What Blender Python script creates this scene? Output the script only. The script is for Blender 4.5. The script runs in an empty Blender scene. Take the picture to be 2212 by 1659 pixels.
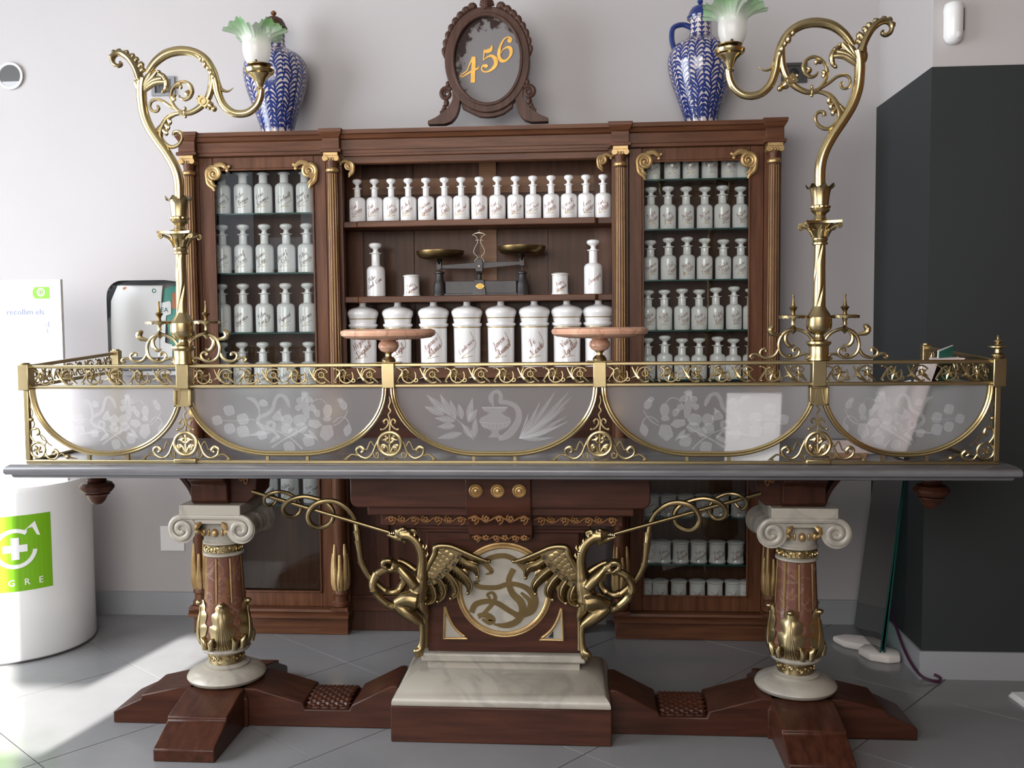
import bpy, bmesh, math, random
from mathutils import Vector, Matrix

sc = bpy.context.scene
C = sc.collection
PI = math.pi
random.seed(7)

# ------------------------------------------------------------------ camera
H = 4.0 / 3.0                       # camera height above the floor
FOC, PITCH, ROLL, YAW = 2063.27, 0.06182, -0.0088585, 0.0740457   # focal in px of the 2212 x 1659 frame
def cam_axes():
    r = Vector((math.cos(YAW), math.sin(YAW), 0)); f = Vector((-math.sin(YAW), math.cos(YAW), 0)); u = Vector((0, 0, 1))
    f2 = math.cos(PITCH) * f - math.sin(PITCH) * u
    u2 = math.sin(PITCH) * f + math.cos(PITCH) * u
    r3 = math.cos(ROLL) * r + math.sin(ROLL) * u2
    u3 = -math.sin(ROLL) * r + math.cos(ROLL) * u2
    return r3, u3, f2
RX, UP, FW = cam_axes()
cam = bpy.data.cameras.new('camera'); cam.sensor_width = 36.0; cam.lens = 36.0 * FOC / 2212.0
cam.clip_start = 0.05
cam_o = bpy.data.objects.new('camera', cam); C.objects.link(cam_o)
M = Matrix((RX, UP, -FW)).transposed().to_4x4(); M.translation = (0, 0, H)
cam_o.matrix_world = M
sc.camera = cam_o

# ------------------------------------------------------------------ world, sun, daylight, exposure
w = bpy.data.worlds.new('daylight'); sc.world = w; w.use_nodes = True
bg = w.node_tree.nodes['Background']; bg.inputs[0].default_value = (0.82, 0.89, 1.0, 1); bg.inputs[1].default_value = 1.5

SUN_SLOPE, SUN_TAN = 0.20, 0.466     # heading (dx/dy) and tangent of elevation
sun = bpy.data.lights.new('sun', 'SUN'); sun.energy = 18.0; sun.angle = 0.009; sun.color = (1.0, 0.97, 0.93)
so = bpy.data.objects.new('sun', sun); C.objects.link(so)
so.rotation_euler = Vector((SUN_SLOPE, 1.0, -SUN_TAN * math.hypot(SUN_SLOPE, 1.0))).to_track_quat('-Z', 'Y').to_euler()
so.location = (-4, -6, 5)

def area(name, loc, direction, sx, sy, power, color):
    l = bpy.data.lights.new(name, 'AREA'); l.shape = 'RECTANGLE'; l.size = sx; l.size_y = sy; l.energy = power; l.color = color
    o = bpy.data.objects.new(name, l); C.objects.link(o); o.location = loc
    o.rotation_euler = Vector(direction).to_track_quat('-Z', 'Y').to_euler(); return o
area('window_daylight_left', (-3.93, 1.75, 1.75), (1, 0.05, -0.05), 2.7, 2.5, 158, (0.90, 0.95, 1.0))
area('window_daylight_front', (-1.00, -1.12, 2.25), (-0.02, 1, -0.02), 2.85, 1.95, 112, (1.0, 0.965, 0.92))

vs = sc.view_settings
vs.view_transform = 'Standard'; vs.look = 'None'; vs.gamma = 1.0; vs.use_curve_mapping = False
vs.exposure = 0.28
cy = sc.cycles
cy.use_denoising = True
cy.max_bounces = 10; cy.diffuse_bounces = 4; cy.glossy_bounces = 4; cy.transmission_bounces = 8; cy.transparent_max_bounces = 16
cy.caustics_reflective = False; cy.caustics_refractive = True
cy.sample_clamp_indirect = 6.0

# ------------------------------------------------------------------ pixel of the photograph -> point on the vertical plane Y (or at height z)
def ray(x, y): return (RX * ((x - 1106.0) / FOC) - UP * ((y - 829.5) / FOC) + FW)
def U(x, y, Y):
    d = ray(x, y); t = Y / d.y
    return Vector((d.x * t, Y, H + d.z * t))
def UX(x, y, Y): return U(x, y, Y).x
def UZ(x, y, Y): return U(x, y, Y).z
def UF(x, y, z=0.0):
    d = ray(x, y); t = (z - H) / d.z
    return Vector((d.x * t, d.y * t, z))

# ------------------------------------------------------------------ materials
MATS = {}
def nmat(name):
    m = bpy.data.materials.new(name); m.use_nodes = True; MATS[name] = m
    nt = m.node_tree; b = nt.nodes['Principled BSDF']
    return m, nt, b
def pbr(name, col, rough=0.5, metal=0.0, coat=0.0, bump=0.0, bscale=200.0, var=0.0, vscale=6.0, spec=0.5, stretch=(1, 1, 1), col2=None):
    m, nt, b = nmat(name)
    b.inputs['Base Color'].default_value = (*col, 1); b.inputs['Roughness'].default_value = rough; b.inputs['Metallic'].default_value = metal
    b.inputs['Coat Weight'].default_value = coat; b.inputs['Coat Roughness'].default_value = 0.15; b.inputs['Specular IOR Level'].default_value = spec
    tc = nt.nodes.new('ShaderNodeTexCoord'); mp = nt.nodes.new('ShaderNodeMapping'); mp.inputs['Scale'].default_value = stretch
    nt.links.new(tc.outputs['Object'], mp.inputs['Vector'])
    if col2 is not None or var > 0:
        n = nt.nodes.new('ShaderNodeTexNoise'); n.inputs['Scale'].default_value = vscale; n.inputs['Detail'].default_value = 6; n.inputs['Roughness'].default_value = 0.6
        nt.links.new(mp.outputs[0], n.inputs['Vector'])
        r = nt.nodes.new('ShaderNodeValToRGB'); r.color_ramp.elements[0].position = 0.3; r.color_ramp.elements[1].position = 0.7
        c2 = col2 if col2 is not None else tuple(c * (1 - var) for c in col)
        r.color_ramp.elements[0].color = (*c2, 1); r.color_ramp.elements[1].color = (*col, 1)
        nt.links.new(n.outputs['Fac'], r.inputs['Fac']); nt.links.new(r.outputs['Color'], b.inputs['Base Color'])
    if bump > 0:
        n2 = nt.nodes.new('ShaderNodeTexNoise'); n2.inputs['Scale'].default_value = bscale; n2.inputs['Detail'].default_value = 3
        nt.links.new(mp.outputs[0], n2.inputs['Vector'])
        bp = nt.nodes.new('ShaderNodeBump'); bp.inputs['Strength'].default_value = bump; bp.inputs['Distance'].default_value = 0.002
        nt.links.new(n2.outputs['Fac'], bp.inputs['Height']); nt.links.new(bp.outputs[0], b.inputs['Normal'])
    return m
def veined(name, base, vein, scale=5.0, rough=0.25, thin=0.06, blotch=None):
    m, nt, b = nmat(name); b.inputs['Roughness'].default_value = rough
    tc = nt.nodes.new('ShaderNodeTexCoord')
    n = nt.nodes.new('ShaderNodeTexNoise'); n.inputs['Scale'].default_value = scale; n.inputs['Detail'].default_value = 8; n.inputs['Distortion'].default_value = 1.2
    nt.links.new(tc.outputs['Object'], n.inputs['Vector'])
    s = nt.nodes.new('ShaderNodeMath'); s.operation = 'SUBTRACT'; s.inputs[1].default_value = 0.5
    a = nt.nodes.new('ShaderNodeMath'); a.operation = 'ABSOLUTE'
    nt.links.new(n.outputs['Fac'], s.inputs[0]); nt.links.new(s.outputs[0], a.inputs[0])
    r = nt.nodes.new('ShaderNodeValToRGB'); r.color_ramp.elements[0].color = (*vein, 1); r.color_ramp.elements[1].color = (*base, 1); r.color_ramp.elements[1].position = thin
    nt.links.new(a.outputs[0], r.inputs['Fac'])
    out = r.outputs['Color']
    if blotch:
        n2 = nt.nodes.new('ShaderNodeTexNoise'); n2.inputs['Scale'].default_value = scale * 2.3; n2.inputs['Detail'].default_value = 5
        nt.links.new(tc.outputs['Object'], n2.inputs['Vector'])
        r2 = nt.nodes.new('ShaderNodeValToRGB'); r2.color_ramp.elements[0].position = 0.52; r2.color_ramp.elements[1].position = 0.68
        nt.links.new(n2.outputs['Fac'], r2.inputs['Fac'])
        mx = nt.nodes.new('ShaderNodeMixRGB'); mx.inputs[2].default_value = (*blotch, 1)
        nt.links.new(r2.outputs['Color'], mx.inputs[0]); nt.links.new(out, mx.inputs[1]); out = mx.outputs[0]
    nt.links.new(out, b.inputs['Base Color'])
    return m
def wood(name, dark, light, axis=2, rough=0.38):
    st = [14, 14, 14]; st[axis] = 1.1
    m = pbr(name, light, rough, coat=0.06, bump=0.12, bscale=9, stretch=tuple(st), col2=dark, vscale=3.2, spec=0.2)
    return m
def glass(name, tint, refl=1.0, rough=0.0):
    m, nt, b = nmat(name); nt.nodes.remove(b)
    o = nt.nodes['Material Output']; t = nt.nodes.new('ShaderNodeBsdfTransparent'); t.inputs[0].default_value = (*tint, 1)
    g = nt.nodes.new('ShaderNodeBsdfGlossy'); g.inputs['Roughness'].default_value = rough; g.inputs[0].default_value = (refl, refl, refl, 1)
    fr = nt.nodes.new('ShaderNodeFresnel'); fr.inputs[0].default_value = 1.36
    mx = nt.nodes.new('ShaderNodeMixShader')
    nt.links.new(fr.outputs[0], mx.inputs[0]); nt.links.new(t.outputs[0], mx.inputs[1]); nt.links.new(g.outputs[0], mx.inputs[2]); nt.links.new(mx.outputs[0], o.inputs['Surface'])
    return m

wood('wood_upright', (0.062, 0.022, 0.010), (0.142, 0.056, 0.026), 2, 0.42)
wood('wood_across', (0.062, 0.022, 0.010), (0.142, 0.056, 0.026), 0, 0.42)
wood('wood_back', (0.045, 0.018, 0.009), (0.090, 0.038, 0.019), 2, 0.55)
wood('wood_panel', (0.13, 0.055, 0.024), (0.215, 0.105, 0.050), 0, 0.5)
wood('mahogany', (0.028, 0.0088, 0.005), (0.070, 0.0235, 0.0125), 0, 0.38)
wood('mahogany_deep', (0.030, 0.0095, 0.0055), (0.074, 0.025, 0.0135), 1, 0.34)
wood('mahogany_upright', (0.028, 0.009, 0.005), (0.068, 0.023, 0.0125), 2, 0.34)
wood('walnut', (0.042, 0.020, 0.014), (0.098, 0.048, 0.034), 2, 0.45)
pbr('brass', (0.47, 0.375, 0.205), 0.30, 1.0, bump=0.05, bscale=90, col2=(0.38, 0.295, 0.155), vscale=8)
pbr('brass_bright', (0.66, 0.525, 0.275), 0.20, 1.0, col2=(0.55, 0.43, 0.215), vscale=5)
pbr('brass_dark', (0.24, 0.165, 0.072), 0.36, 1.0, col2=(0.16, 0.11, 0.05), vscale=10)
pbr('bronze', (0.315, 0.235, 0.12), 0.33, 1.0, col2=(0.205, 0.148, 0.07), vscale=9)
pbr('gilding', (0.56, 0.385, 0.175), 0.40, 0.7, bump=0.15, bscale=60, col2=(0.34, 0.205, 0.085), vscale=14)
pbr('gilt_dark', (0.26, 0.125, 0.045), 0.4, 0.6, bump=0.1, bscale=60, col2=(0.15, 0.065, 0.025), vscale=14)
pbr('gold_leaf', (0.80, 0.45, 0.085), 0.45, 0.35, col2=(0.62, 0.33, 0.06), vscale=30)
pbr('gold_paint', (0.36, 0.26, 0.09), 0.4, 0.5)
veined('marble_white', (0.375, 0.338, 0.285), (0.285, 0.26, 0.225), 3.5, 0.32, 0.05, (0.345, 0.31, 0.255))
veined('marble_pink', (0.60, 0.335, 0.225), (0.42, 0.20, 0.13), 12.0, 0.25, 0.025, (0.66, 0.41, 0.28))
veined('marble_red', (0.128, 0.052, 0.033), (0.21, 0.125, 0.09), 11.0, 0.25, 0.022, (0.175, 0.075, 0.034))
pbr('slate', (0.165, 0.160, 0.168), 0.26, bump=0.05, bscale=40, col2=(0.105, 0.102, 0.108), vscale=5, stretch=(1, 6, 6))
pbr('porcelain', (0.88, 0.87, 0.875), 0.12, coat=0.3, col2=(0.82, 0.805, 0.80), vscale=7)
pbr('ink_red', (0.27, 0.105, 0.075), 0.5)
pbr('ink_brown', (0.13, 0.05, 0.035), 0.5)
pbr('ink_blue', (0.16, 0.19, 0.34), 0.5)
pbr('plaster', (0.475, 0.448, 0.450), 0.7, bump=0.04, bscale=120, col2=(0.455, 0.430, 0.432), vscale=1.5)
pbr('plaster_light', (0.52, 0.49, 0.485), 0.7, bump=0.04, bscale=120)
pbr('dark_paint', (0.022, 0.026, 0.027), 0.62, bump=0.03, bscale=160)
pbr('skirting', (0.34, 0.35, 0.37), 0.4)
pbr('floor_tile', (0.235, 0.235, 0.240), 0.15, bump=0.02, bscale=140, col2=(0.20, 0.20, 0.204), vscale=3)
pbr('grout', (0.030, 0.030, 0.032), 0.8)
pbr('ceiling_paint', (0.33, 0.32, 0.31), 0.8)
pbr('white_gloss', (0.86, 0.86, 0.86), 0.22, coat=0.3)
pbr('white_matt', (0.84, 0.84, 0.84), 0.55)
pbr('paper', (0.80, 0.80, 0.80), 0.7)
pbr('paper_pink', (0.70, 0.60, 0.58), 0.7)
pbr('lime', (0.17, 0.42, 0.004), 0.5)
pbr('teal_card', (0.02, 0.17, 0.13), 0.4)
pbr('blue_cobalt', (0.018, 0.040, 0.205), 0.14, coat=0.5, col2=(0.010, 0.022, 0.11), vscale=25)
pbr('urn_glaze', (0.66, 0.58, 0.53), 0.14, coat=0.5, col2=(0.58, 0.48, 0.44), vscale=18)
pbr('iron', (0.055, 0.052, 0.054), 0.45, 0.5, bump=0.1, bscale=80, col2=(0.035, 0.030, 0.029), vscale=8)
pbr('pewter', (0.25, 0.22, 0.17), 0.4, 0.9)
pbr('black', (0.008, 0.008, 0.009), 0.5)
pbr('grey_plastic', (0.20, 0.20, 0.21), 0.4)
pbr('grey_dark', (0.05, 0.048, 0.048), 0.4)
pbr('grey_mid', (0.42, 0.42, 0.43), 0.4)
pbr('plum_cable', (0.05, 0.012, 0.035), 0.4)
pbr('stone_white', (0.72, 0.66, 0.62), 0.8, bump=0.6, bscale=60)
pbr('orange', (0.55, 0.17, 0.06), 0.4)
pbr('dea_green', (0.05, 0.28, 0.22), 0.4)
pbr('terracotta', (0.50, 0.27, 0.17), 0.6)
glass('clear_glass', (0.975, 0.99, 0.982), 0.75)
glass('green_glass', (0.80, 0.90, 0.87), 0.35)
glass('shelf_glass', (0.90, 0.97, 0.94), 0.8)
pbr('glass_edge', (0.012, 0.075, 0.062), 0.15)
glass('acrylic', (0.985, 0.99, 0.99), 0.22)

def frosted():
    m, nt, b = nmat('frosted_glass')
    b.inputs['Base Color'].default_value = (0.86, 0.85, 0.86, 1); b.inputs['Roughness'].default_value = 0.38
    b.inputs['Transmission Weight'].default_value = 0.90; b.inputs['IOR'].default_value = 1.12
    return m
frosted()
def etched():
    m, nt, b = nmat('etched_glass'); o = nt.nodes['Material Output']
    b.inputs['Base Color'].default_value = (0.74, 0.74, 0.76, 1); b.inputs['Roughness'].default_value = 0.7
    t = nt.nodes.new('ShaderNodeBsdfTransparent'); mx = nt.nodes.new('ShaderNodeMixShader'); mx.inputs[0].default_value = 0.15
    nt.links.new(t.outputs[0], mx.inputs[1]); nt.links.new(b.outputs[0], mx.inputs[2]); nt.links.new(mx.outputs[0], o.inputs['Surface'])
etched()
def shade_mat():
    m, nt, b = nmat('tulip_glass'); o = nt.nodes['Material Output']
    tc = nt.nodes.new('ShaderNodeTexCoord'); sp = nt.nodes.new('ShaderNodeSeparateXYZ'); nt.links.new(tc.outputs['Object'], sp.inputs[0])
    r = nt.nodes.new('ShaderNodeValToRGB'); mr = nt.nodes.new('ShaderNodeMapRange')
    mr.inputs[1].default_value = 0.0; mr.inputs[2].default_value = 0.125
    nt.links.new(sp.outputs['Z'], mr.inputs[0]); nt.links.new(mr.outputs[0], r.inputs['Fac'])
    e = r.color_ramp.elements; e[0].position = 0.50; e[0].color = (0.84, 0.82, 0.78, 1); e[1].position = 0.97; e[1].color = (0.20, 0.44, 0.17, 1)
    nt.links.new(r.outputs['Color'], b.inputs['Base Color']); b.inputs['Roughness'].default_value = 0.25
    tr = nt.nodes.new('ShaderNodeBsdfTranslucent'); nt.links.new(r.outputs['Color'], tr.inputs[0])
    mx = nt.nodes.new('ShaderNodeMixShader'); mx.inputs[0].default_value = 0.4
    nt.links.new(b.outputs[0], mx.inputs[1]); nt.links.new(tr.outputs[0], mx.inputs[2])
    t2 = nt.nodes.new('ShaderNodeBsdfTransparent'); m2 = nt.nodes.new('ShaderNodeMixShader'); m2.inputs[0].default_value = 0.85
    nt.links.new(t2.outputs[0], m2.inputs[1]); nt.links.new(mx.outputs[0], m2.inputs[2]); nt.links.new(m2.outputs[0], o.inputs['Surface'])
shade_mat()
def mirror_mat():
    m, nt, b = nmat('foxed_mirror')
    tc = nt.nodes.new('ShaderNodeTexCoord')
    n = nt.nodes.new('ShaderNodeTexNoise'); n.inputs['Scale'].default_value = 26; n.inputs['Detail'].default_value = 6
    nt.links.new(tc.outputs['Object'], n.inputs['Vector'])
    mp = nt.nodes.new('ShaderNodeMapping'); mp.inputs['Location'].default_value = (-1.16, 0, -0.84); mp.inputs['Scale'].default_value = (2.0, 0, 2.0)
    nt.links.new(tc.outputs['Generated'], mp.inputs[0])
    gd = nt.nodes.new('ShaderNodeVectorMath'); gd.operation = 'LENGTH'; nt.links.new(mp.outputs[0], gd.inputs[0])
    ad = nt.nodes.new('ShaderNodeMath'); ad.operation = 'MULTIPLY_ADD'; ad.inputs[1].default_value = 0.9
    nt.links.new(n.outputs['Fac'], ad.inputs[0]); nt.links.new(gd.outputs['Value'], ad.inputs[2])
    r = nt.nodes.new('ShaderNodeValToRGB'); e = r.color_ramp.elements
    e[0].position = 0.0; e[0].color = (0.20, 0.185, 0.185, 1); e[1].position = 1.0; e[1].color = (0.030, 0.014, 0.011, 1)
    mr = nt.nodes.new('ShaderNodeMapRange'); mr.inputs[1].default_value = 1.42; mr.inputs[2].default_value = 1.50
    nt.links.new(ad.outputs[0], mr.inputs[0]); nt.links.new(mr.outputs[0], r.inputs['Fac']); nt.links.new(r.outputs['Color'], b.inputs['Base Color'])
    b.inputs['Roughness'].default_value = 0.12; b.inputs['Coat Weight'].default_value = 0.6
mirror_mat()

# ------------------------------------------------------------------ mesh helpers
def cr(pts, n=6, closed=False):
    """Catmull-Rom through points of any dimension."""
    out = []; L = len(pts); rng = range(L if closed else L - 1)
    for i in rng:
        p0 = pts[(i - 1) % L] if (closed or i > 0) else pts[0]; p1 = pts[i]; p2 = pts[(i + 1) % L]
        p3 = pts[(i + 2) % L] if (closed or i + 2 < L) else pts[L - 1]
        for k in range(n):
            t = k / n
            out.append(tuple(0.5 * (2 * b + (c - a) * t + (2 * a - 5 * b + 4 * c - d) * t * t + (3 * b - a - 3 * c + d) * t ** 3)
                             for a, b, c, d in zip(p0, p1, p2, p3)))
    if not closed: out.append(tuple(pts[-1]))
    return out
def lerp_list(rs, n):
    if not hasattr(rs, '__len__'): return [rs] * n
    m = len(rs) - 1; out = []
    for i in range(n):
        t = i / (n - 1) * m; k = min(int(t), m - 1); out.append(rs[k] + (rs[k + 1] - rs[k]) * (t - k))
    return out

class MB:
    def __init__(s): s.v = []; s.f = []
    def add(s, vs, fs):
        o = len(s.v); s.v += [tuple(q) for q in vs]; s.f += [tuple(o + i for i in q) for q in fs]; return s
    def box(s, x0, x1, y0, y1, z0, z1):
        return s.add([(x0, y0, z0), (x1, y0, z0), (x1, y1, z0), (x0, y1, z0), (x0, y0, z1), (x1, y0, z1), (x1, y1, z1), (x0, y1, z1)],
                     [(0, 3, 2, 1), (4, 5, 6, 7), (0, 1, 5, 4), (1, 2, 6, 5), (2, 3, 7, 6), (3, 0, 4, 7)])
    def cbox(s, c, hx, hy, hz): return s.box(c[0] - hx, c[0] + hx, c[1] - hy, c[1] + hy, c[2] - hz, c[2] + hz)
    def frustum(s, r0, z0, r1, z1):
        """rectangle r=(x0,x1,y0,y1) at z0 to another at z1"""
        v = []
        for r, z in ((r0, z0), (r1, z1)): v += [(r[0], r[2], z), (r[1], r[2], z), (r[1], r[3], z), (r[0], r[3], z)]
        return s.add(v, [(0, 3, 2, 1), (4, 5, 6, 7), (0, 1, 5, 4), (1, 2, 6, 5), (2, 3, 7, 6), (3, 0, 4, 7)])
    def lathe(s, cx, cy, prof, n=28, mod=None, cap=True):
        vs = []; fs = []; m = len(prof)
        for j, (r, z) in enumerate(prof):
            for i in range(n):
                a = 2 * PI * i / n; rr = r; zz = z
                if mod: rr, zz = mod(a, r, z, j)
                vs.append((cx + rr * math.cos(a), cy + rr * math.sin(a), zz))
        for j in range(m - 1):
            for i in range(n):
                k = (i + 1) % n; fs.append((j * n + i, j * n + k, (j + 1) * n + k, (j + 1) * n + i))
        if cap:
            fs.append(tuple(range(n - 1, -1, -1))); fs.append(tuple(range((m - 1) * n, m * n)))
        return s.add(vs, fs)
    def tube(s, pts, rad, n=8, fy=1.0, cap=True):
        """round tube along 3-D points; fy flattens it across the Y direction"""
        P = [Vector(p) for p in pts]; rs = lerp_list(rad, len(P)); vs = []; fs = []
        t0 = (P[1] - P[0]).normalized(); ref = Vector((0, 1, 0)) if abs(t0.y) < 0.8 else Vector((1, 0, 0))
        b = (ref - t0 * ref.dot(t0)).normalized()
        for i, p in enumerate(P):
            t = (P[min(i + 1, len(P) - 1)] - P[max(i - 1, 0)])
            t = t.normalized() if t.length > 1e-9 else t0
            b = b - t * b.dot(t); b = b.normalized() if b.length > 1e-6 else ref
            nn = t.cross(b).normalized()
            for k in range(n):
                a = 2 * PI * k / n; vs.append(tuple(p + nn * (rs[i] * math.cos(a)) + b * (rs[i] * fy * math.sin(a))))
        m = len(P)
        for j in range(m - 1):
            for k in range(n):
                q = (k + 1) % n; fs.append((j * n + k, j * n + q, (j + 1) * n + q, (j + 1) * n + k))
        if cap: fs.append(tuple(range(n - 1, -1, -1))); fs.append(tuple(range((m - 1) * n, m * n)))
        return s.add(vs, fs)
    def ring(s, c, R, r, n=36, k=10, fy=1.0, axis='y'):
        pts = []
        for i in range(n + 1):
            a = 2 * PI * i / n
            pts.append((c[0] + R * math.cos(a), c[1], c[2] + R * math.sin(a)) if axis == 'y' else (c[0] + R * math.cos(a), c[1] + R * math.sin(a), c[2]))
        return s.tube(pts, r, k, fy if axis == 'y' else 1.0, cap=False)
    def ball(s, c, r, sc_=(1, 1, 1), n=12, m=8):
        prof = [(max(1e-4, r * math.sin(PI * j / m)), -r * math.cos(PI * j / m)) for j in range(m + 1)]
        t = MB(); t.lathe(0, 0, prof, n)
        return s.add([(c[0] + x * sc_[0], c[1] + y * sc_[1], c[2] + z * sc_[2]) for x, y, z in t.v], t.f)
    def prism(s, poly, y0, y1):
        """polygon of (x, z) extruded along y"""
        n = len(poly); a = sum(poly[i][0] * poly[(i + 1) % n][1] - poly[(i + 1) % n][0] * poly[i][1] for i in range(n))
        if a < 0: poly = poly[::-1]
        vs = [(x, y0, z) for x, z in poly] + [(x, y1, z) for x, z in poly]
        fs = [tuple(range(n)), tuple(range(2 * n - 1, n - 1, -1))] + [(i, n + i, n + (i + 1) % n, (i + 1) % n) for i in range(n)]
        return s.add(vs, fs)
    def prism_x(s, poly, x0, x1):
        """polygon of (y, z) extruded along x"""
        t = MB().prism(poly, x0, x1)
        return s.add([(y, x, z) for x, y, z in t.v], [f[::-1] for f in t.f])
    def prism_z(s, poly, z0, z1):
        t = MB().prism(poly, z0, z1)
        return s.add([(x, z, y) for x, y, z in t.v], [f[::-1] for f in t.f])
    def sweep_x(s, prof, x0, x1): return s.prism_x(prof, x0, x1)
    def merge(s, o): return s.add(o.v, o.f)
    def mirror(s, xc):
        s.v = [(2 * xc - x, y, z) for x, y, z in s.v]; s.f = [f[::-1] for f in s.f]; return s
    def move(s, d): s.v = [(x + d[0], y + d[1], z + d[2]) for x, y, z in s.v]; return s
    def mesh(s, name, mat, smooth=35):
        me = bpy.data.meshes.new(name); me.from_pydata(s.v, [], s.f); me.validate()
        me.materials.append(MATS[mat])
        if smooth:
            me.polygons.foreach_set('use_smooth', [True] * len(me.polygons)); me.update()
            me.set_sharp_from_angle(angle=math.radians(smooth))
        me.update(); return me
    def build(s, name, mat, parent=None, smooth=35, bevel=0.0, loc=None):
        me = s.mesh(name, mat, smooth); o = bpy.data.objects.new(name, me); C.objects.link(o)
        if parent is not None: adopt(o, parent)
        if loc is not None: o.location = loc
        if bevel > 0:
            b = o.modifiers.new('bevel', 'BEVEL'); b.width = bevel; b.segments = 2; b.limit_method = 'ANGLE'; b.angle_limit = math.radians(40)
        return o
ORIG = {}
def origin(o):
    q = Vector((0, 0, 0)); p = o
    while p is not None: q += p.location; p = p.parent
    return q
def adopt(o, parent):
    """parent keeps world coordinates of the mesh"""
    o.parent = parent
    w0 = ORIG.get(parent.name, Vector((0, 0, 0)))
    o.matrix_parent_inverse = Matrix.Translation(-w0)
    ORIG[o.name] = Vector((0, 0, 0))
def tag(o, label, cat, group=None, kind=None):
    if label: o['label'] = label
    if cat: o['category'] = cat
    if group: o['group'] = group
    if kind: o['kind'] = kind
    return o
def thing(name, label, cat, loc=(0, 0, 0), group=None):
    o = bpy.data.objects.new(name, None); C.objects.link(o); o.location = loc; o.empty_display_size = 0.05
    ORIG[o.name] = Vector(loc)
    return tag(o, label, cat, group)
def struct(name, mb, mat, **k):
    o = mb.build(name, mat, **k); o['kind'] = 'structure'; return o
def arc(cx, cz, r, a0, a1, n=12):
    return [(cx + r * math.cos(math.radians(a0 + (a1 - a0) * i / n)), cz + r * math.sin(math.radians(a0 + (a1 - a0) * i / n))) for i in range(n + 1)]
def spiral(cx, cz, r0, r1, a0, a1, n=28):
    out = []
    for i in range(n + 1):
        t = i / n; r = r0 + (r1 - r0) * t; a = math.radians(a0 + (a1 - a0) * t); out.append((cx + r * math.cos(a), cz + r * math.sin(a)))
    return out
def at_y(p2, Y): return [(x, Y, z) for x, z in p2]

# lettering: flat text outlines turned into small meshes
FONT_Q = []
def text_mesh(s, shear=0.0, bold=0.0, space=1.0):
    cu = bpy.data.curves.new('lettering', 'FONT'); cu.body = s; cu.size = 1.0; cu.shear = shear; cu.align_x = 'CENTER'; cu.align_y = 'CENTER'
    cu.resolution_u = 2; cu.offset = bold; cu.space_line = 0.9; cu.space_character = space
    o = bpy.data.objects.new('lettering', cu); C.objects.link(o)
    dg = bpy.context.evaluated_depsgraph_get(); me = bpy.data.meshes.new_from_object(o.evaluated_get(dg))
    v = [tuple(q.co) for q in me.vertices]; f = [tuple(p.vertices) for p in me.polygons]
    bpy.data.objects.remove(o); bpy.data.curves.remove(cu); bpy.data.meshes.remove(me)
    return v, f
def flat_text(s, c, h, mat, name='lettering', parent=None, shear=0.0, bold=0.0, rot=0.0, wfit=None, space=1.0, y_off=-0.0015):
    """upright lettering facing -Y, centred at c"""
    v, f = text_mesh(s, shear, bold, space)
    k = h
    if wfit:
        wd = max(q[0] for q in v) - min(q[0] for q in v); k = wfit / wd
    ca, sa = math.cos(rot), math.sin(rot)
    mb = MB(); mb.add([(c[0] + k * (x * ca - y * sa), c[1] + y_off, c[2] + k * (x * sa + y * ca)) for x, y, z in v], f)
    return mb.build(name, mat, parent, smooth=0)

# ------------------------------------------------------------------ the room
XL, XR, YF, YB, ZC = -4.0, 3.2, -1.2, 4.253, 4.2
YP, XP = 3.607, 1.262                   # projecting wall on the right: its face and its left side
# floor: grout bed with individually laid tiles, turned 51 degrees
floor = struct('floor', MB().box(XL, XR, YF, YB, -0.06, -0.0035), 'grout', smooth=0)
def clip(poly, a, b, c):                # keep a*x+b*y+c >= 0
    out = []
    for i in range(len(poly)):
        p, q = poly[i], poly[(i + 1) % len(poly)]; dp = a * p[0] + b * p[1] + c; dq = a * q[0] + b * q[1] + c
        if dp >= 0: out.append(p)
        if dp * dq < 0:
            t = dp / (dp - dq); out.append((p[0] + (q[0] - p[0]) * t, p[1] + (q[1] - p[1]) * t))
    return out
TA = 0.88825; d1 = (math.cos(TA), math.sin(TA)); n1 = (-math.sin(TA), math.cos(TA))
S1, O1, S2, O2 = 0.6035, 0.0175, 0.5875, -0.1010
far = MB()
for i in range(-14, 14):
    for j in range(-14, 14):
        a0, a1 = O1 + i * S1, O1 + (i + 1) * S1; b0, b1 = O2 + j * S2, O2 + (j + 1) * S2; g = 0.0022
        poly = [(n1[0] * a + d1[0] * b, n1[1] * a + d1[1] * b) for a, b in ((a0 + g, b0 + g), (a0 + g, b1 - g), (a1 - g, b1 - g), (a1 - g, b0 + g))]
        cxm = sum(p[0] for p in poly) / 4; cym = sum(p[1] for p in poly) / 4
        for pl in ((1, 0, -XL), (-1, 0, XR), (0, 1, -YF), (0, -1, YB - 0.002)):
            poly = clip(poly, *pl)
            if len(poly) < 3: break
        if len(poly) < 3: continue
        if cym > 2.0 and -3.4 < cxm < 2.4:
            t = MB().prism_z(poly, -0.0034, 0.0).build('tile', 'floor_tile', floor, smooth=0)
        else: far.prism_z(poly, -0.0034, 0.0)
fo = far.build('tiling', 'floor_tile', floor, smooth=0); fo['kind'] = 'stuff'
struct('ceiling', MB().box(XL, XR, YF, YB, ZC, ZC + 0.1), 'ceiling_paint', smooth=0)
struct('wall_back', MB().box(XL, XR, YB, YB + 0.12, -0.06, ZC), 'plaster', smooth=0)
wr = struct('wall_right', MB().box(XP, XR, YP, YB, 0, ZC), 'plaster_light', smooth=0)
zt = UZ(2022, 145, YP)
MB().box(XP - 0.004, XR, YP - 0.004, YB, 0.105, zt).build('painted_panel', 'dark_paint', wr, smooth=0)
struct('wall_side', MB().box(XR, XR + 0.1, YF, YB, 0, ZC), 'wood_panel', smooth=0)
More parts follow.
